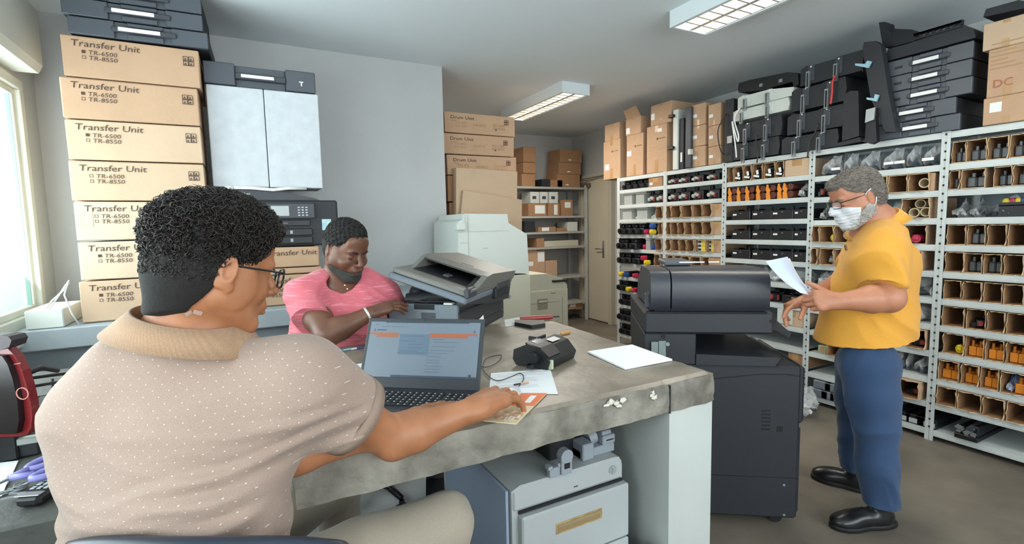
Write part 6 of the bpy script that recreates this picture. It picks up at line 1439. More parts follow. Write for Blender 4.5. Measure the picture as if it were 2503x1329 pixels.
f.ell(eR+Vector((-.012, -.02, -.012)), (.02, .02, .018), None, .02)
FR = (at(1262, 965, 'z', .93)-wR); FR.z = .004
hand(f, wR, FR, (0, 0, 1), 'R', [(.15, .55, .35), (.20, .60, .40), (.25, .60, .40), (.30, .55, .35)], 1.2, .12, (.75, .55, -.35), .25)
f.chain([sL, eL], [.055, .045], .02); f.chain([eL, elL, wL], [.046, .043, .027], .02)
FL = at(1070, 1008, 'z', .93)-wL; FL.z = .002
hand(f, wL, FL, (0, 0, 1), 'L', [(.05, .10, .1)]*4, 1.0, .05, (.7, .6, -.05), .1)
bodyA = field_obj('body', f, skA, A, smooth=1); del f
# mole on the neck
m_ = W(537, 764, .95) if False else None
# hair
fh = Field(HA @ Vector((0, 0, 0))-Vector((.17, .17, .17)), HA @ Vector((0, 0, 0))+Vector((.17, .17, .19)), .0032)
Lh = lambda x, y, z: tuple(HA @ Vector((x, y, z))); RA = np.array(HA)[:3, :3]
fh.ell(Lh(0, -.012, .058), (.090, .112, .084), RA, 0); fh.ell(Lh(0, .02, .075), (.082, .085, .062), RA, .02)
fh.ell(Lh(0, -.030, .0), (.083, .088, .088), RA, .02); fh.rc(Lh(0, -.05, -.03), Lh(0, -.055, -.082), .058, .048, .02)
x_, y_, z_ = lcoords(fh, HA, 1)
front = np.interp(z_, [-.12, -.075, -.05, -.02, .01, .035, .06, .10, .14], [-.055, -.045, -.030, -.016, .036, .050, .062, .105, .13])
fh.F = np.maximum(fh.F, (y_-front)*.8).astype(np.float32); fh.F = np.maximum(fh.F, -(z_+.088+.010*np.cos(x_*45))).astype(np.float32)
hairA = mat('black_curly_hair', '120f0d', .85, var=.3, vs=90, bump=.35, bs=420)
dh = lambda V, N: .003*np.sin(V@np.array([170, 60, 90.]))*np.sin(V@np.array([-50, 160, 110.]))*np.clip((V[:, 2]-(HA.translation.z-.0))/.05, 0, 1)
ha = field_obj('hair', fh, hairA, A, disp=dh, smooth=1)
def strands(f, H, s, n, mats, par, nm, keep, style, seed=4):
    Vh, Qh = f.mesh(); rr = random.Random(seed); R = np.array(H)[:3, :3]; cc = np.array(H.translation)
    tri = Vh[Qh].mean(1); nn_ = np.cross(Vh[Qh[:, 2]]-Vh[Qh[:, 0]], Vh[Qh[:, 3]]-Vh[Qh[:, 1]]); nn_ /= np.maximum(np.linalg.norm(nn_, axis=1), 1e-9)[:, None]
    nn_ *= np.sign((nn_*(tri-np.array(H @ Vector((0, -.015, .03))))).sum(1))[:, None]
    loc = (tri-cc)@R/s; ok = np.where(keep(loc))[0]; b = MB(); back = H.to_3x3() @ Vector((0, -1, -.25))
    for _ in range(n):
        i = ok[rr.randrange(len(ok))]; nv = Vector(nn_[i]); p = Vector(tri[i]); mi = rr.randrange(len(mats)); P_ = loc[i]
        a = Matrix.Rotation(rr.uniform(0, 6.28), 3, nv) @ nv.orthogonal().normalized(); c = nv.cross(a)
        if style == 'curl':
            lw = min(1, max(.15, (P_[2]+.005)/.05)); r_ = rr.uniform(.004, .0085)*(.4+.6*lw); tn = rr.uniform(.9, 1.6); up_ = rr.uniform(.001, .008)*lw; sk = rr.uniform(.2, .9); pts = []
            for q in range(8):
                th = 2*math.pi*tn*q/7; pts.append(p-nv*.003+nv*(up_*q/7+r_*(1-math.cos(th))*sk)+c*(r_*math.sin(th))+a*(r_*(1-math.cos(th))*(1-sk)+.003*q/7))
            b.tube(pts, [.0009]*6+[.0007, .0004], 3, mi)
        elif style == 'tight':
            r_ = rr.uniform(.0015, .003); b.tube([p-nv*.001+nv*(r_*q*.5)+a*(r_*math.sin(q*1.8))+c*(r_*math.cos(q*1.8)) for q in range(4)], [.0007]*3+[.0004], 3, mi)
        else:
            d = (back-nv*back.dot(nv)).normalized()*.8+a*.35; l = rr.uniform(.010, .022); k = rr.uniform(.002, .006)
            b.tube([p-nv*.001, p+nv*k*.8+d*l*.35, p+nv*k*1.1+d*l*.7, p+nv*k*.6+d*l], [.0006, .0006, .0005, .0003], 3, mi)
    return b.build(nm, mats, par)
strands(fh, HA, 1.0, 8500, [mat('black_curl_strands', '17130f', .5), mat('dark_brown_curl_strands', '251d18', .45)], ha, 'hair_curls', lambda L_: (L_[:, 2] > -.025) & (L_[:, 1] < np.interp(L_[:, 2], [0, .05, .1], [.03, .06, .12])), 'curl')
glasses(HA, 1.0, A, lensm)
# polo shirt
shA = cloth('beige_polo_knit', '9f897d', '8e796d', dots=True, bump=.1)
f = Field((-.62, .55, .40), (.35, 1.45, 1.42), .0042)
tor = [W(445, 1130, .955), W(432, 1260, .95), W(428, 1500, .95)]
f.chain(tor, [.205, .238, .250], .0, flat=fa, ff=.60)
f.rc(W(300, 1060, .955), W(590, 1050, .965), .13, .13, .06, flat=fa, ff=.75)
f.chain([W(250, 1002, .955), W(335, 908, .95), W(455, 888, .95), W(600, 938, .96), W(728, 945, .97)], [.080, .068, .066, .068, .088], .06)
dS = (eR-sR).normalized(); se = sR.lerp(eR, .54); ax1 = dS
f.rc(sR, se+ax1*.05, .090, .080, .05, clip=[(se, ax1)])
eLs = sL.lerp(eL, .55); f.rc(sL, eLs, .075, .07, .05)
f.rc(HA @ Vector((0, -.02, -.05)), nb+Vector((0, 0, -.02)), .0, .0) if False else None
ra0 = Vector((fa.y, -fa.x, 0))
sh1 = folds(3, .0060, 42, (0, 0, 1), 1.6)
def dispA(V, N):
    z = V[:, 2]; low = np.clip((1.20-z)/.35, .10, 1); o = sh1(V, N)*low
    u = (V[:, :2]-np.array(W(430, 1000, .9))[:2])@np.array([ra0.x, ra0.y]); bk = np.clip(-(N@np.array([fa.x, fa.y, 0]))*1.5, 0, 1)
    for z0, s_, a, sg in ((1.012, .24, .007, .009), (.972, .20, .008, .010), (.930, .26, .009, .011), (.880, .25, .009, .012), (.835, .2, .008, .012), (1.055, -.02, .005, .010)):
        q = (z-(z0+s_*(u-.2)+.006*np.sin(u*30)))/sg; o += a*(np.exp(-q*q)-.7*np.exp(-(q-1.6)**2))*np.clip((u+.10)/.28, 0, 1)*bk
    return o
shirtA = field_obj('polo_shirt', f, shA, A, disp=dispA, smooth=2); del f
# ribbed sleeve cuff
cR = MB(); a_ = ax1; o1 = a_.orthogonal().normalized(); o2 = a_.cross(o1)
def cuff(c, a_, r0, r1, l0, l1, th, nm, m, par):
    o1 = a_.orthogonal().normalized(); o2 = a_.cross(o1); n = 40; vs = []
    for (l, r) in ((l0, r0), (l1, r1), (l1, r1-th), (l0, r0-th)):
        for i in range(n): t_ = 2*math.pi*i/n; vs.append(c+a_*l+(o1*math.cos(t_)+o2*math.sin(t_))*r)
    return MB().add(vs, [(k*n+i, k*n+(i+1) % n, ((k+1) % 4)*n+(i+1) % n, ((k+1) % 4)*n+i) for k in range(4) for i in range(n)], 0, True).build(nm, m, par)
cuff(se, ax1, .0870, .0850, -.022, .004, .010, 'sleeve_cuff', mat('cuff_knit', '8d786b', .85, bump=.2, bs=300), A)
# collar: folded band around the neck
colm = cloth('collar_rib', 'b08f70', '8f7159', rib=True)
def collar(H0, pts_top, pts_bot, th, nm, m, par, flare=.0):
    n = len(pts_top); V = []
    ctr = sum(pts_bot, Vector())/n
    for T_, off in ((pts_bot, 0), (pts_top, 0), (pts_top, -th), (pts_bot, -th)):
        for p in T_: d = Vector((p.x-ctr.x, p.y-ctr.y, 0)).normalized(); V.append(p+d*off)
    F_ = [(k*n+i, k*n+(i+1) % n, ((k+1) % 4)*n+(i+1) % n, ((k+1) % 4)*n+i) for k in range(4) for i in range(n)]
    return MB().add(V, F_, 0, True).build(nm, m, par)
def ringp(c, u, v, ru, rv, n=40, dz=None): return [c+u*(ru*math.cos(2*math.pi*i/n))+v*(rv*math.sin(2*math.pi*i/n))+Vector((0, 0, dz(2*math.pi*i/n) if dz else 0)) for i in range(n)]
cc_ = W(460, 786, .95); ra = Vector((fa.y, -fa.x, 0))
collar(None, ringp(cc_+Vector((0, 0, .012)), ra, fa, .093, .088, dz=lambda a: -.020*math.cos(a)-.006*math.sin(a)), ringp(cc_+Vector((-.00, 0, -.038)), ra, fa, .140, .134, dz=lambda a: -.024*math.cos(a)-.02*math.sin(a)), .004, 'collar', colm, A)
MB().box(W(484, 764, .868), (.014, .002, .008), Matrix.Rotation(.4, 3, 'Y'), .0008).box(W(462, 766, .868), (.012, .002, .007), Matrix.Rotation(-.5, 3, 'Y'), .0008).build('neck_tag', mat('tag_cloth', '98796b', .8), A)
# trousers
khaki = cloth('khaki_trousers', 'a69b8c', '988d7e', bump=.12)
f = Field((-.55, .55, .02), (.95, 1.95, .85), .007)
hipR, hipL = W(600, 1500, 1.02), W(340, 1490, .98); kR = W(1092, 1275, 1.30); kL = Vector((.22, 1.62, .60)); 
f.chain([hipR, hipR.lerp(kR, .5), kR], [.115, .095, .074], .03); f.chain([kR, kR+Vector((-.02, .06, -.30)), kR+Vector((-.06, .10, -.50))], [.072, .062, .055], .02)
f.chain([hipL, kL], [.115, .075], .03); f.chain([kL, kL+Vector((-.02, .05, -.50))], [.072, .055], .02); f.rc(hipL, hipR, .13, .13, .04)
f.cut((0, 0, .07), (0, 0, -1))
sh2 = folds(8, .006, 26, (.5, .5, .5), 1.4)
trA = field_obj('trousers', f, khaki, A, disp=sh2, smooth=2); del f
seam = [W(px, py, d)+Vector((0, 0, .004)) for px, py, d in ((900, 1345, 1.12), (1000, 1300, 1.17), (1080, 1255, 1.22), (1130, 1238, 1.26), (1158, 1238, 1.30))]
for nm, kk in (('shoe', kR+Vector((-.06, .12, 0))), ('shoe', kL+Vector((-.02, .07, 0)))):
    MB().prism([(-.13, 0), (.16, 0), (.16, .02), (.10, .05), (.0, .09), (-.13, .09)], -.045, .045, 'yz').v
    b = MB(Matrix.Translation((kk.x, kk.y, .003)) @ Matrix.Rotation(-.3, 4, 'Z')); b.prism([(-.13, 0), (.16, 0), (.165, .02), (.10, .055), (.0, .09), (-.13, .09)], -.045, .045, 'yz').build(nm, mat('dark_shoe', '25211f', .5), A)
# ================================================================ man in pink behind the bench
def torso_dir(azi): return Fh*math.cos(math.radians(azi))+Rh*math.sin(math.radians(azi))
fb = torso_dir(160); base = W(830, 900, 2.25)
Bp = thing('person', 'man in a pink t-shirt with a dark mask under his chin, seated behind the bench', 'person', (base.x, base.y, 0), math.atan2(-fb.x, fb.y))
skB = skin_mat('deep_brown_skin', '6e4836', '5b392a', .45)
HB = hframe(W(845, 611, 2.16), 126, 20); sb_ = 1.0
f = Field((-.15, 1.78, .75), (.95, 2.75, 1.55), .0035)
head(f, HB, sb_, .006)
nbB = W(836, 690, 2.22); f.rc(HB @ Vector((0, -.03, -.04)), nbB, .062, .068, .02)
elB = W(800, 818, 1.99); wB = W(905, 766, 2.06); shB_ = W(748, 728, 2.14); wB.z = max(wB.z, .96)
print('B', (shB_-elB).length, (elB-wB).length, elB, wB)
f.rc(nbB, W(830, 860, 2.25), .09, .12, .04, flat=fb, ff=.6); f.rc(W(836, 720, 2.24), shB_, .06, .055, .03)
shBl = W(925, 722, 2.30); f.rc(W(836, 720, 2.24), shBl, .06, .055, .03)
f.chain([shB_, shB_.lerp(elB, .6), elB], [.058, .056, .047], .02); f.rc(elB, elB.lerp(wB, .3), .048, .047, .02); f.rc(elB.lerp(wB, .3), wB, .047, .029, .02)
hB = W(985, 735, 2.16)-wB
hand(f, wB, hB, (0, -.25, 1), 'R', [(.15, .25, .2), (.2, .3, .2), (.3, .35, .3), (.35, .4, .3)], 1.0, .08, (.7, .6, -.3))
eBl = W(985, 778, 2.44); wBl = W(1012, 738, 2.36); eBl.z = max(eBl.z, .97)
f.chain([shBl, eBl, wBl], [.055, .046, .029], .02); hand(f, wBl, W(1060, 728, 2.34)-wBl, (0, 0, 1), 'L', [(.3, .4, .3)]*4, 1.0, .08)
HBi = HB.inverted()
def predB(C):
    P_ = C@np.array(HBi)[:3, :3].T+np.array(HBi)[:3, 3]; P_ /= sb_
    lips = (np.abs(P_[:, 0]) < .024) & (P_[:, 1] > .088) & (P_[:, 2] < -.0555) & (P_[:, 2] > -.080); return lips.astype(int)
lipB = mat('brown_lips', '5e3530', .45)
field_obj('body', f, [skB, lipB], Bp, smooth=1, pred=predB); del f
HF = {}
def headpart(H, s, chub, off, region, nm, m, par, h=.003, disp=None, ears=False):
    c = H.translation; f = Field(c-Vector((.17, .17, .19))*s, c+Vector((.17, .17, .18))*s, h); head(f, H, s, chub, ears); x, y, z = lcoords(f, H, s)
    f.F = np.maximum(f.F-off, region(x, y, z)*s).astype(np.float32); HF[par.name+nm] = f; return field_obj(nm, f, m, par, disp=disp, smooth=2)
def regB(x, y, z): return np.maximum(np.maximum(z-np.interp(y, [-.02, .03, .08, .11], [-.045, -.052, -.068, -.070]), .015-y), -(z+.128))
headpart(HB, sb_, .006, .006, regB, 'face_mask', mat('dark_green_mask', '31332e', .8, bump=.3, bs=200), Bp)
Lb = lambda x, y, z: HB @ Vector((x*sb_, y*sb_, z*sb_))
for g in (-1, 1): MB().tube(smooth([Lb(g*.064, .022, -.066), Lb(g*.073, .0, -.045), Lb(g*.082, -.018, -.034), Lb(g*.088, -.028, -.0), Lb(g*.082, -.012, .026)], 5), .0014, 5).build('mask_loop', mat('mask_cord', '2a2d2a', .8), Bp)
def hairfield(H, s, ells, front, zmin, nm, m, par, h=.0035, disp=None):
    c = H.translation; f = Field(c-Vector((.17, .17, .17))*s, c+Vector((.17, .17, .2))*s, h); R = np.array(H)[:3, :3]
    for k, (cc, r) in enumerate(ells): f.ell(tuple(H @ (Vector(cc)*s)), [q*s for q in r], R, 0 if k == 0 else .02)
    x, y, z = lcoords(f, H, s); f.F = np.maximum(f.F, (y-np.interp(z, *front))*.8*s).astype(np.float32); f.F = np.maximum(f.F, -(z-zmin)*s).astype(np.float32)
    HF[par.name] = f; return field_obj(nm, f, m, par, disp=disp, smooth=1)
hbump = lambda V, N: .003*np.sin(V@np.array([230, 80, 150.]))*np.sin(V@np.array([-90, 210, 120.]))
hairfield(HB, sb_, [((0, -.014, .046), (.0805, .101, .088)), ((0, .0, .085), (.066, .082, .050)), ((0, -.035, -.0), (.076, .080, .08))], ([-.1, -.07, -.03, 0, .02, .05, .07, .10, .14], [-.07, -.05, -.028, .028, .036, .046, .075, .10, .12]), -.08, 'hair', mat('short_black_hair', '171514', .6, var=.3, vs=80, bump=.8, bs=240), Bp, disp=hbump)
strands(HF[Bp.name], HB, 1.0, 3200, [mat('black_curl_strands', '17130f', .5)], Bp, 'hair_strands', lambda L_: (L_[:, 2] > .03), 'tight', 6)
def brows(H, s, par, m, y=.0985, z=.021):
    for g in (-1, 1):
        b = MB(); b.tube([H @ Vector((g*.014*s, (y+.003)*s, z*s)), H @ Vector((g*.032*s, (y-.000)*s, (z+.006)*s)), H @ Vector((g*.050*s, (y-.014)*s, (z+.001)*s))], [.0035*s, .004*s, .002*s], 6); b.build('eyebrow', m, par)
def lashes(H, s, par, m):
    for g in (-1, 1): MB().tube([H @ Vector(((g*.031+q*.0125)*s, (.0885-abs(q)*.006)*s, (-.005-.0025*(1-q*q))*s)) for q in (-1, -.5, 0, .5, 1)], .0012*s, 5).build('eyelashes', m, par)
bm_ = mat('brow_black', '1a1513', .8); brows(HB, sb_, Bp, bm_); lashes(HB, sb_, Bp, bm_)
pink = cloth('pink_tshirt_knit', 'c86672', 'bd5c69', lines='d98791', bump=.1)
f = Field((-.25, 1.85, .66), (.90, 2.85, 1.42), .0045)
f.chain([W(828, 818, 2.25), W(830, 880, 2.25), W(830, 960, 2.25)], [.218, .235, .235], 0, flat=fb, ff=.60)
f.chain([shB_, W(790, 695, 2.20), W(836, 688, 2.24), W(885, 692, 2.26), shBl], [.082, .066, .066, .062, .078], .06)
f.rc(W(795, 780, 2.18), W(885, 780, 2.20), .11, .11, .06, flat=fb, ff=.8)
seB = W(765, 786, 2.04); axB = (seB-shB_).normalized(); f.rc(shB_, seB+axB*.06, .082, .086, .05, clip=[(seB, axB*.9+Rh*-.25)])
seL = shBl.lerp(eBl, .62); axL = (eBl-shBl).normalized(); f.rc(shBl, seL+axL*.06, .078, .075, .05, clip=[(seL, axL)])
# open neckline
f.ell(nbB+Vector((0, 0, .012))-Vector((fb.x, fb.y, 0))*-.02, (.076, .076, .045), None, .01, '-'); f.rc(nbB+fb*.075+Vector((0, 0, .0)), nbB+fb*.10+Vector((0, 0, -.05)), .022, .008, .012, '-')
shf = folds(5, .010, 30, (.25, .1, .9), 1.8); field_obj('t_shirt', f, pink, Bp, disp=shf, smooth=2); del f
b = MB()
for q in ((843, 697), (849, 706)): b.ell(W(*q, 2.085), (.003, .003, .003), nu=10, nv=6)
b.build('shirt_buttons', white, Bp)
axw = (wB-elB).normalized(); cuff(wB-axw*.012, axw, .034, .034, -.004, .005, .004, 'bracelet', mat('silver_bracelet', 'd8d8d2', .25, .5), Bp)
b = MB(); fbx = torso_dir(160)
f = Field((-.20, 1.95, .04), (1.0, 2.95, .90), .009)
hb = W(828, 960, 2.27); kb1 = Vector((.28, 2.12, .62)); kb2 = Vector((.62, 2.14, .62)); hb = Vector((hb.x, hb.y, .70))
f.chain([hb, kb1], [.115, .07], .03); f.chain([hb, kb2], [.115, .07], .03); f.chain([kb1, kb1+Vector((-.0, .12, -.42))], [.068, .05], .02); f.chain([kb2, kb2+Vector((.12, .18, -.42))], [.068, .05], .02); f.cut((0, 0, .13), (0, 0, -1))
field_obj('trousers', f, mat('dark_trousers', '23252b', .8), Bp, smooth=2); del f
for kk in (kb1+Vector((0, .10, 0)), kb2+Vector((.14, .16, 0))):
    b = MB(Matrix.Translation((kk.x, kk.y, .043)) @ Matrix.Rotation(2.8, 4, 'Z')); b.prism([(-.10, 0), (.17, 0), (.175, .02), (.10, .055), (.0, .10), (-.10, .10)], -.045, .045, 'yz').build('shoe', blk, Bp)
# ================================================================ man in the yellow shirt, standing in profile
DC = 2.25; fc = torso_dir(-88); base = W(2120, 1200, 2.3)
Cp = thing('person', 'grey haired man in a yellow shirt, jeans and white mask, standing reading papers', 'person', (2.50, 1.25, 0), math.atan2(-fc.x, fc.y))
skC = skin_mat('light_tan_skin', 'b47a5e', 'a66d52')
HC = hframe(W(2094, 484, DC), -86, 20); sc_ = 1.0
f = Field((1.75, .75, .75), (3.05, 1.85, 1.72), .0035)
head(f, HC, sc_, .004)
nbC = W(2140, 555, 2.28); f.rc(HC @ Vector((0, -.03, -.04)), nbC, .062, .068, .02)
f.rc(nbC, W(2125, 770, 2.28), .10, .10, .05); shN = W(2168, 612, 2.12); shF = W(2128, 612, 2.46)
f.rc(W(2140, 600, 2.28), shN, .06, .055, .03); f.rc(W(2140, 600, 2.28), shF, .06, .055, .03)
eN = W(2172, 728, 2.05); wN = W(2052, 736, 2.02); f.chain([shN, eN], [.062, .058], .02); f.chain([eN, eN.lerp(wN, .35), wN], [.057, .055, .033], .02)
print('C near', (shN-eN).length, (eN-wN).length)
FN = (-Rh+Vector((0, 0, .05))); NN = -Fh+Vector((0, 0, .35))
hand(f, wN, FN, NN, 'L', [(1.0, 1.25, .7), (1.05, 1.3, .7), (1.1, 1.3, .7), (1.15, 1.3, .7)], 1.02, .0, (.75, .55, -.1), .1)
eF = W(2062, 680, 2.42); wF = W(1970, 735, 2.24); f.chain([shF, eF], [.055, .045], .02); f.chain([eF, wF], [.045, .029], .02)
print('C far', (shF-eF).length, (eF-wF).length)
FF = W(1925, 748, 2.22)-wF
hand(f, wF, FF, Vector((.35, .1, .9))+Rh*-.0, 'R', [(.25, .25, .15), (.7, .5, .3), (.9, .6, .3), (1.0, .7, .4)], 1.0, .10, (.75, .4, -.55), .2)
field_obj('body', f, skC, Cp, smooth=1); del f
regM = lambda x, y, z: np.maximum(np.maximum(z-np.interp(y, [.0, .03, .07, .10, .12], [-.035, -.032, -.020, -.004, .002]), (.046-.15*(z+.06))-y), -(z+.122))
pleat = lambda V, N: .0009*np.sin(((V@np.array(HC.inverted())[:3, :3].T)[:, 2])*420)
headpart(HC, sc_, .004, .007, regM, 'face_mask', mat('white_mask_cloth', 'cfd1d6', .8, bump=.15, bs=160), Cp, disp=pleat)
Lc = lambda x, y, z: HC @ Vector((x, y, z))
for g in (-1, 1):
    b = MB(); b.tube(smooth([Lc(g*.066, .028, -.035), Lc(g*.074, .018, -.008), Lc(g*.083, .0, .022), Lc(g*.088, -.018, .032)], 5), .0022, 6).tube(smooth([Lc(g*.058, .026, -.095), Lc(g*.074, .004, -.060), Lc(g*.083, -.020, -.036), Lc(g*.088, -.028, -.010)], 5), .0022, 6); b.build('mask_loop', mat('mask_white_cord', 'dfe0e2', .8), Cp)
greyh = mat('grey_brown_hair', '6a6158', .7, var=.2, vs=34, bump=.7, bs=420, col2='8c8379')
hairfield(HC, sc_, [((0, -.016, .040), (.0795, .100, .087)), ((0, .0, .080), (.066, .098, .048)), ((0, -.035, -.005), (.077, .082, .08)), ((0, .070, .088), (.045, .030, .024))], ([-.1, -.07, -.03, 0, .02, .045, .065, .10, .14], [-.07, -.05, -.026, .004, .022, .046, .085, .115, .12]), -.07, 'hair', greyh, Cp, disp=lambda V, N: .0012*np.sin(V@np.array([530, 180, 150.]))*np.sin(V@np.array([-90, 310, 220.])))
strands(HF[Cp.name], HC, 1.0, 5200, [mat('grey_strand', '7d756d', .6), mat('brown_grey_strand', '54493f', .6), mat('light_grey_strand', '9b958e', .6)], Cp, 'hair_strands', lambda L_: (L_[:, 2] > -.06), 'comb', 7)
beard = mat('grey_white_beard', 'c6c2bd', .85, var=.25, vs=60, bump=.9, bs=260)
headpart(HC, sc_, .004, .0052, lambda x, y, z: np.maximum(np.maximum(z-np.interp(y, [-.01, .02, .06], [-.018, -.03, -.07]), -(z+.135)), np.maximum(-.012-y, y-.085)), 'beard', beard, Cp, disp=lambda V, N: .001*np.sin(V@np.array([460, 190, 370.]))*np.sin(V@np.array([-110, 230, 140.])))
strands(HF[Cp.name+'beard'], HC, 1.0, 2600, [mat('white_beard_strand', 'd2cfca', .6), mat('light_grey_strand', '9b958e', .6)], Cp, 'beard_strands', lambda L_: (L_[:, 2] < -.035) & (np.abs(L_[:, 0]) > .02), 'comb', 9)
brows(HC, sc_, Cp, mat('brow_grey', '6a625a', .8)); lashes(HC, sc_, Cp, bm_); glasses(HC, sc_, Cp, lensm, None, .006, .110, False, .025, .016)
ysh = cloth('yellow_cotton', 'd99a35', 'cf912f', bump=.1)
f = Field((1.95, .72, .72), (3.15, 1.95, 1.66), .0048)
f.chain([W(2150, 650, 2.28), W(2125, 730, 2.28), W(2112, 830, 2.28), W(2108, 900, 2.28)], [.160, .186, .192, .192], 0)
f.rc(W(2150, 655, 2.15), W(2142, 655, 2.42), .115, .115, .08)
f.chain([shN, W(2160, 580, 2.20), W(2148, 574, 2.28), W(2142, 580, 2.36), shF], [.083, .068, .064, .064, .08], .06)
hem = W(2105, 862, 2.10)
f.cut(hem, Vector((-fc.x*.10, -fc.y*.10, -1))+Vector((0, 0, 0)))
seN = W(2158, 702, 2.07); axN = (seN-shN).normalized(); f.rc(shN+Vector((0, 0, .0)), seN+axN*.06, .088, .089, .04, clip=[(seN, axN+Vector((0, 0, -.3)))])
seF = shF.lerp(eF, .75); axF = (eF-shF).normalized(); f.rc(shF, seF+axF*.06, .08, .08, .04, clip=[(seF, axF)])
f.ell(nbC+Vector((0, 0, .03))+fc*.015, (.078, .078, .05), None, .01, '-')
shf3 = folds(11, .011, 20, (.5, -.3, .5), 1.8); field_obj('shirt', f, ysh, Cp, disp=shf3, smooth=2); del f
MBc = MB(); cN = nbC+Vector((0, 0, .020)); rc_ = Vector((fc.y, -fc.x, 0))
collar(None, ringp(cN+Vector((0, 0, .026))-fc*.004, rc_, fc, .090, .080, dz=lambda a: -.040*math.sin(a)), ringp(cN+Vector((0, 0, -.030))-fc*.004, rc_, fc, .152, .116, dz=lambda a: -.05*math.sin(a)+.018*abs(math.cos(a))), .004, 'collar', ysh, Cp)
pk = [W(2066, 607, 2.10), W(2108, 622, 2.07)]
MB().cyl(W(2066, 598, 2.125), W(2069, 612, 2.125), .0045, n=10).build('pen_in_pocket', mat('dark_pen', '4a3320', .4), Cp)
jean = cloth('blue_denim', '2b4568', '213757', bump=.25)
f = Field((2.05, .80, .05), (3.05, 1.85, 1.05), .0055)
hN, hF = W(2126, 890, 2.20), W(2112, 890, 2.38); kN, kF = W(2142, 1052, 2.16), W(2098, 1052, 2.42); aN = W(2150, 1228, 2.14); aF = W(2092, 1172, 2.46)
f.rc(hN, hF, .118, .115, .03); f.chain([hN+Vector((0, 0, -.03)), hN.lerp(kN, .5), kN, kN.lerp(aN, .5), aN], [.110, .104, .088, .080, .070], .02, clip=None); f.chain([hF, hF.lerp(kF, .5), kF, kF.lerp(aF, .5), aF], [.118, .105, .086, .078, .066], .02)
f.cut((0, 0, aN.z-.01), (0, 0, -1))
shf4 = folds(15, .0085, 24, (.5, -.35, .45), 2.6)
def dj(V, N):
    k = np.exp(-((V[:, 2]-kN.z)/.10)**2)+np.exp(-((V[:, 2]-aN.z-.05)/.09)**2)+.25; return shf4(V, N)*np.clip(k, 0, 1.1)
field_obj('jeans', f, jean, Cp, disp=dj, smooth=2); del f
bl_shoe = mat('black_leather_shoe', '17171a', .3, var=.1, vs=12, bump=.06, bs=60)
def shoe(toe, heel, nm='shoe'):
    d = (toe-heel); d.z = 0; ln_ = d.length; d.normalize(); x = d.cross(Zu); M_ = frame((heel.x, heel.y, 0), x, d, Zu); mid = heel
    f = Field((min(toe.x, heel.x)-.09, min(toe.y, heel.y)-.09, -.01), (max(toe.x, heel.x)+.09, max(toe.y, heel.y)+.09, .17), .004); Q = lambda a, b, c: tuple(M_ @ Vector((a, b*ln_/.31, c))); R = np.array(M_)[:3, :3]
    f.ell(Q(0, .245, .032), (.050, .068, .036), R, 0); f.ell(Q(0, .15, .045), (.044, .10, .042), R, .03); f.ell(Q(0, .055, .045), (.040, .055, .048), R, .03); f.rc(Q(0, .06, .06), Q(0, .07, .115), .040, .042, .02)
    f.cut((0, 0, .012), (0, 0, -1)); field_obj(nm, f, bl_shoe, Cp, smooth=1)
    f = Field((min(toe.x, heel.x)-.09, min(toe.y, heel.y)-.09, -.02), (max(toe.x, heel.x)+.09, max(toe.y, heel.y)+.09, .06), .004)
    f.ell(Q(0, .225, .01), (.053, .088, .05), R, 0); f.ell(Q(0, .09, .01), (.043, .105, .05), R, .02); f.cut((0, 0, .024), (0, 0, 1)); f.cut((0, 0, .002), (0, 0, -1)); field_obj('shoe_sole', f, mat('shoe_sole_rubber', '101012', .6), Cp, smooth=1)
    b = MB()
    for k in range(4): y = .125+.022*k; z = .098-.013*k; b.tube([Q(-.018, y, z), Q(0, y+.004, z+.004), Q(.018, y, z)], .002, 5)
    b.build('laces', blk, Cp)
tN, qN = at(2035, 1290, 'z', 0), at(2180, 1283, 'z', 0); shoe(tN, qN); tF, qF = at(1993, 1166, 'z', 0), at(2122, 1204, 'z', 0); shoe(tF, qF)
print('shoes', (tN-qN).length, (tF-qF).length)
# papers held by the man in yellow
t = thing('held_papers', 'folded white sheets held up by the man in yellow', 'paper', W(1940, 680, 2.05))
for i, (nm, m) in enumerate((('front_sheet', mat('sheet_bluish', 'c9d8f2', .7)), ('rear_sheet', paper))):
    o = i*.006; a, b_, c, d = W(1872, 638, 1.98+o), W(1925, 627, 2.12+o), W(1992, 722, 2.08+o), W(1958, 716, 1.99+o)
    if i: a, b_ = W(1876, 637, 1.99), W(1931, 631, 2.13)
    n_ = (b_-a).cross(d-a).normalized()*.0012; vs_ = []; K = 8
    for s_ in (0, 1):
        for v_ in range(K+1):
            q_ = v_/K; l_ = a.lerp(d, q_); r_ = b_.lerp(c, q_); bow = n_*(9*math.sin(q_*3.14)); vs_ += [l_+bow+n_*s_, r_+bow+n_*s_]
    fs_ = []
    for v_ in range(K):
        fs_.append((2*v_, 2*v_+1, 2*v_+3, 2*v_+2)); e_ = 2*(K+1); fs_.append((e_+2*v_, e_+2*v_+2, e_+2*v_+3, e_+2*v_+1))
    e_ = 2*(K+1)
    for v_ in range(K): fs_ += [(2*v_, 2*v_+2, e_+2*v_+2, e_+2*v_), (2*v_+1, e_+2*v_+1, e_+2*v_+3, 2*v_+3)]
    MB().add(vs_, fs_, 0, True).build(nm, m, t)
# ============================================================ things on the side bench at the lower left
bz = .861
def lt(px, py, z=bz): return at(px, py, 'z', z)
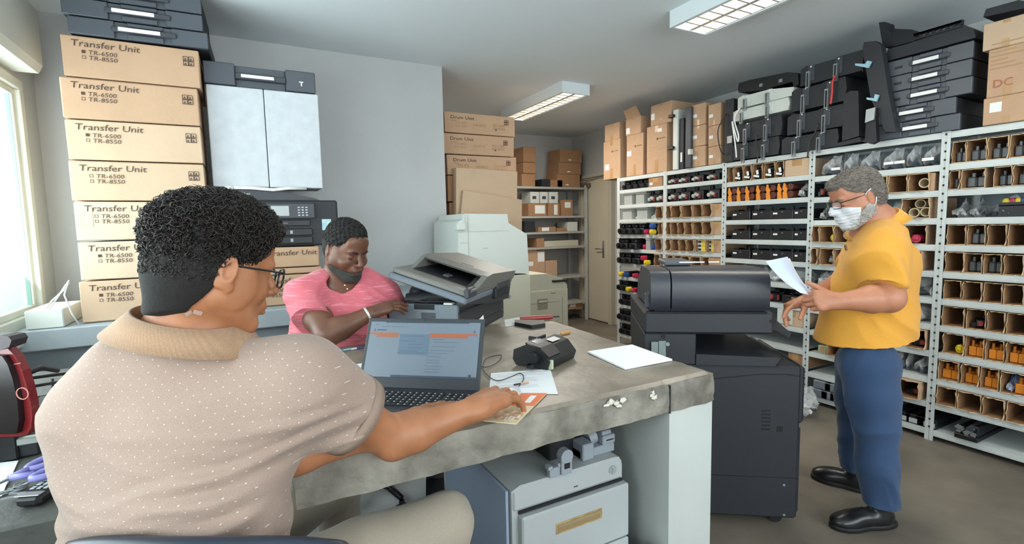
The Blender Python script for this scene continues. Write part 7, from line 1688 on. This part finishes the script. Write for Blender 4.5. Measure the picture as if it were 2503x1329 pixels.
# cordless phone
a, b_ = lt(62, 1222, .88), lt(150, 1165, .88); d = (b_-a).normalized(); n = Vector((-d.y, d.x, 0)); M_ = frame((a.x, a.y, bz+.001), d, n, Zu)
t = thing('cordless_phone', 'black cordless telephone handset with grey keys on the side bench', 'telephone', (a.x, a.y, bz))
MB(M_).b2((0, -.024, 0), (.15, .024, .024), .008).build('handset', blk, t); kb = MB(M_)
for i in range(5):
    for j in range(3): kb.b2((.030+i*.017, -.018+j*.0125, .024), (.042+i*.017, -.0095+j*.0125, .0262), .001)
kb.build('keypad', mat('phone_keys_grey', '9aa0a4', .4), t); MB(M_).b2((.002, -.022, .0235), (.020, .022, .0255), .001).build('silver_trim', steel, t)
# scissors with lilac handles
t = thing('scissors', 'scissors with lilac plastic handles beside the black phone', 'scissors', lt(90, 1150)); lil = mat('lilac_plastic', '8583c4', .4); z = .895
def loopp(c, ax, r1, r2, ang):
    c = Vector(c); u = Matrix.Rotation(ang, 3, 'Z') @ Vector((1, 0, 0)); v = Vector((-u.y, u.x, 0)); return [c+u*(r1*math.cos(k*.4488))+v*(r2*math.sin(k*.4488)) for k in range(15)]
p0 = lt(25, 1168, z); p1 = lt(118, 1125, z); p2 = lt(128, 1150, z)
ang = math.atan2((p1-p0).y, (p1-p0).x)
MB().tube(loopp(p1, None, .042, .020, ang), .0075, 8).tube([p0, p0.lerp(p1, .5)], .008, 8).build('handle', lil, t)
MB().tube(loopp(p2, None, .036, .017, ang-.2), .007, 8).tube([p0, p0.lerp(p2, .55)], .007, 8).build('handle', lil, t)
e = p0+(p0-p1).normalized()*.09; MB().prism([(p0.x, p0.y-.006), (e.x, e.y), (p0.x, p0.y+.006)], z-.002, z+.002, 'xy').build('blade', steel, t)
# keys on a ring
t = thing('key_bunch', 'bunch of steel keys and rings next to the phone', 'keys', lt(45, 1195)); b = MB(); rr = random.Random(21)
for k in range(3): c = lt(38+14*k, 1188-4*k, bz+.006+.004*k); b.ring(c, (rr.uniform(-.4, .4), rr.uniform(-.4, .4), 1), .013, .010, .002, 18)
b.build('ring', steel, t)
for k in range(4):
    c = lt(8+15*k, 1208+3*k-2*(k % 2)*6, bz+.002+.003*k); an = rr.uniform(-.7, .7); MB(Matrix.Translation(c) @ Rz(an)).b2((-.022, -.003, 0), (.01, .003, .002)).cyl((.018, 0, 0), (.018, 0, .002), .011, n=14).build('key', steel, t)
# papers and strips
for i, q in enumerate((((0, 1130), (45, 1125), (20, 1180), (0, 1195)), ((0, 1165), (25, 1160), (5, 1210), (0, 1212)))):
    ps = [lt(*p_, bz+.002+.002*i) for p_ in q]; ps = [Vector((p_.x, p_.y, 0)) for p_ in ps]; MB().prism([(p_.x, p_.y) for p_ in ps], bz+.001+.002*i, bz+.002+.002*i, 'xy').build('paper_slip', paper, None, label='white paper slip under the scissors, %s' % ['larger one further back', 'smaller one at the picture edge'][i], cat='paper')
# dark tray with grey edge behind
a, b_ = lt(0, 1090, .90), lt(108, 1060, .90)
t = thing('tool_tray', 'dark tray with pale metal rim behind the scissors', 'tray', (a.x+.1, a.y+.1, bz)); MB().b2((XL+.02, a.y, bz+.001), (b_.x, a.y+.42, .905), .004).build('tray', blk2, t)
MB().b2((XL+.02, a.y-.008, .895), (b_.x+.004, a.y+.012, .912), .002).build('rim', mat('pale_rim', 'a3aba6', .4, .3), t)
# wire rack with black rods
t = thing('wire_rack', 'black wire document rack behind the red machine casing', 'rack', lt(100, 1000)); b = MB()
for k, (py, px1) in enumerate(((918, 145), (940, 118), (970, 112), (997, 112), (1030, 112))): b.tube([W(55, py+8, 1.45), W(px1+20, py-6, 1.62)], .005, 6)
for px in (70, 128): b.tube([W(px, 925, 1.50+(px-70)*.002), W(px, 1075, 1.50+(px-70)*.002)], .0045, 6)
b.build('wires', blk, t); MB().tube([W(68, 912, 1.42), W(100, 898, 1.5), W(140, 905, 1.6)], .008, 8).build('cable', blk, t)
# red and black rounded machine casing
t = thing('red_machine_casing', 'dark red rounded machine casing with a black inner face at the left edge', 'machine', W(20, 1060, 1.18))
def cas(pts, d0, d1, nm, m):
    A_ = [W(px, py, d0) for px, py in pts]; off = Fh*(d1-d0); n = len(A_); B_ = [p_+off for p_ in A_]
    return MB().add(A_+B_, [tuple(range(n)), tuple(range(n, 2*n))[::-1]]+[(i, n+i, n+(i+1) % n, (i+1) % n) for i in range(n)]).build(nm, m, t)
outer = [(-60, 838), (0, 840), (18, 850), (38, 872), (54, 905), (66, 945), (75, 985), (79, 1020), (76, 1045), (66, 1062), (45, 1066), (0, 1068), (-60, 1070)]
cas(outer, 1.18, 1.20, 'shell', mat('dark_red_gloss', '7d1d22', .3, coat=.4))
cas([(-60, 868), (5, 870), (18, 890), (32, 930), (42, 980), (46, 1030), (40, 1060), (-60, 1062)], 1.165, 1.18, 'inner_face', mat('inner_black_gloss', '1a1517', .2))
c = W(56, 961, 1.160); MB().ring(c, -Fh, .0145, .0128, .002, 30).build('round_mark', mat('pale_mark', 'c9897d', .5), t)
cas([(-60, 822), (0, 820), (20, 822), (28, 832), (22, 848), (0, 856), (-60, 858)], 1.15, 1.19, 'grip', mat('dark_grip', '3a3236', .5))
MB().add([W(18, 892, 1.1785), W(50, 886, 1.1785), W(50, 888, 1.1785), W(18, 894, 1.1785)], [(0, 1, 2, 3)]).build('printed_line', mat('pale_mark', 'c9897d', .5), t)
# support block so the casing stands on the bench
p = W(20, 1062, 1.20); MB().b2((XL+.03, p.y-.02, bz+.001), (p.x+.02, p.y+.12, p.z+.004), .004).build('foot', blk, t)
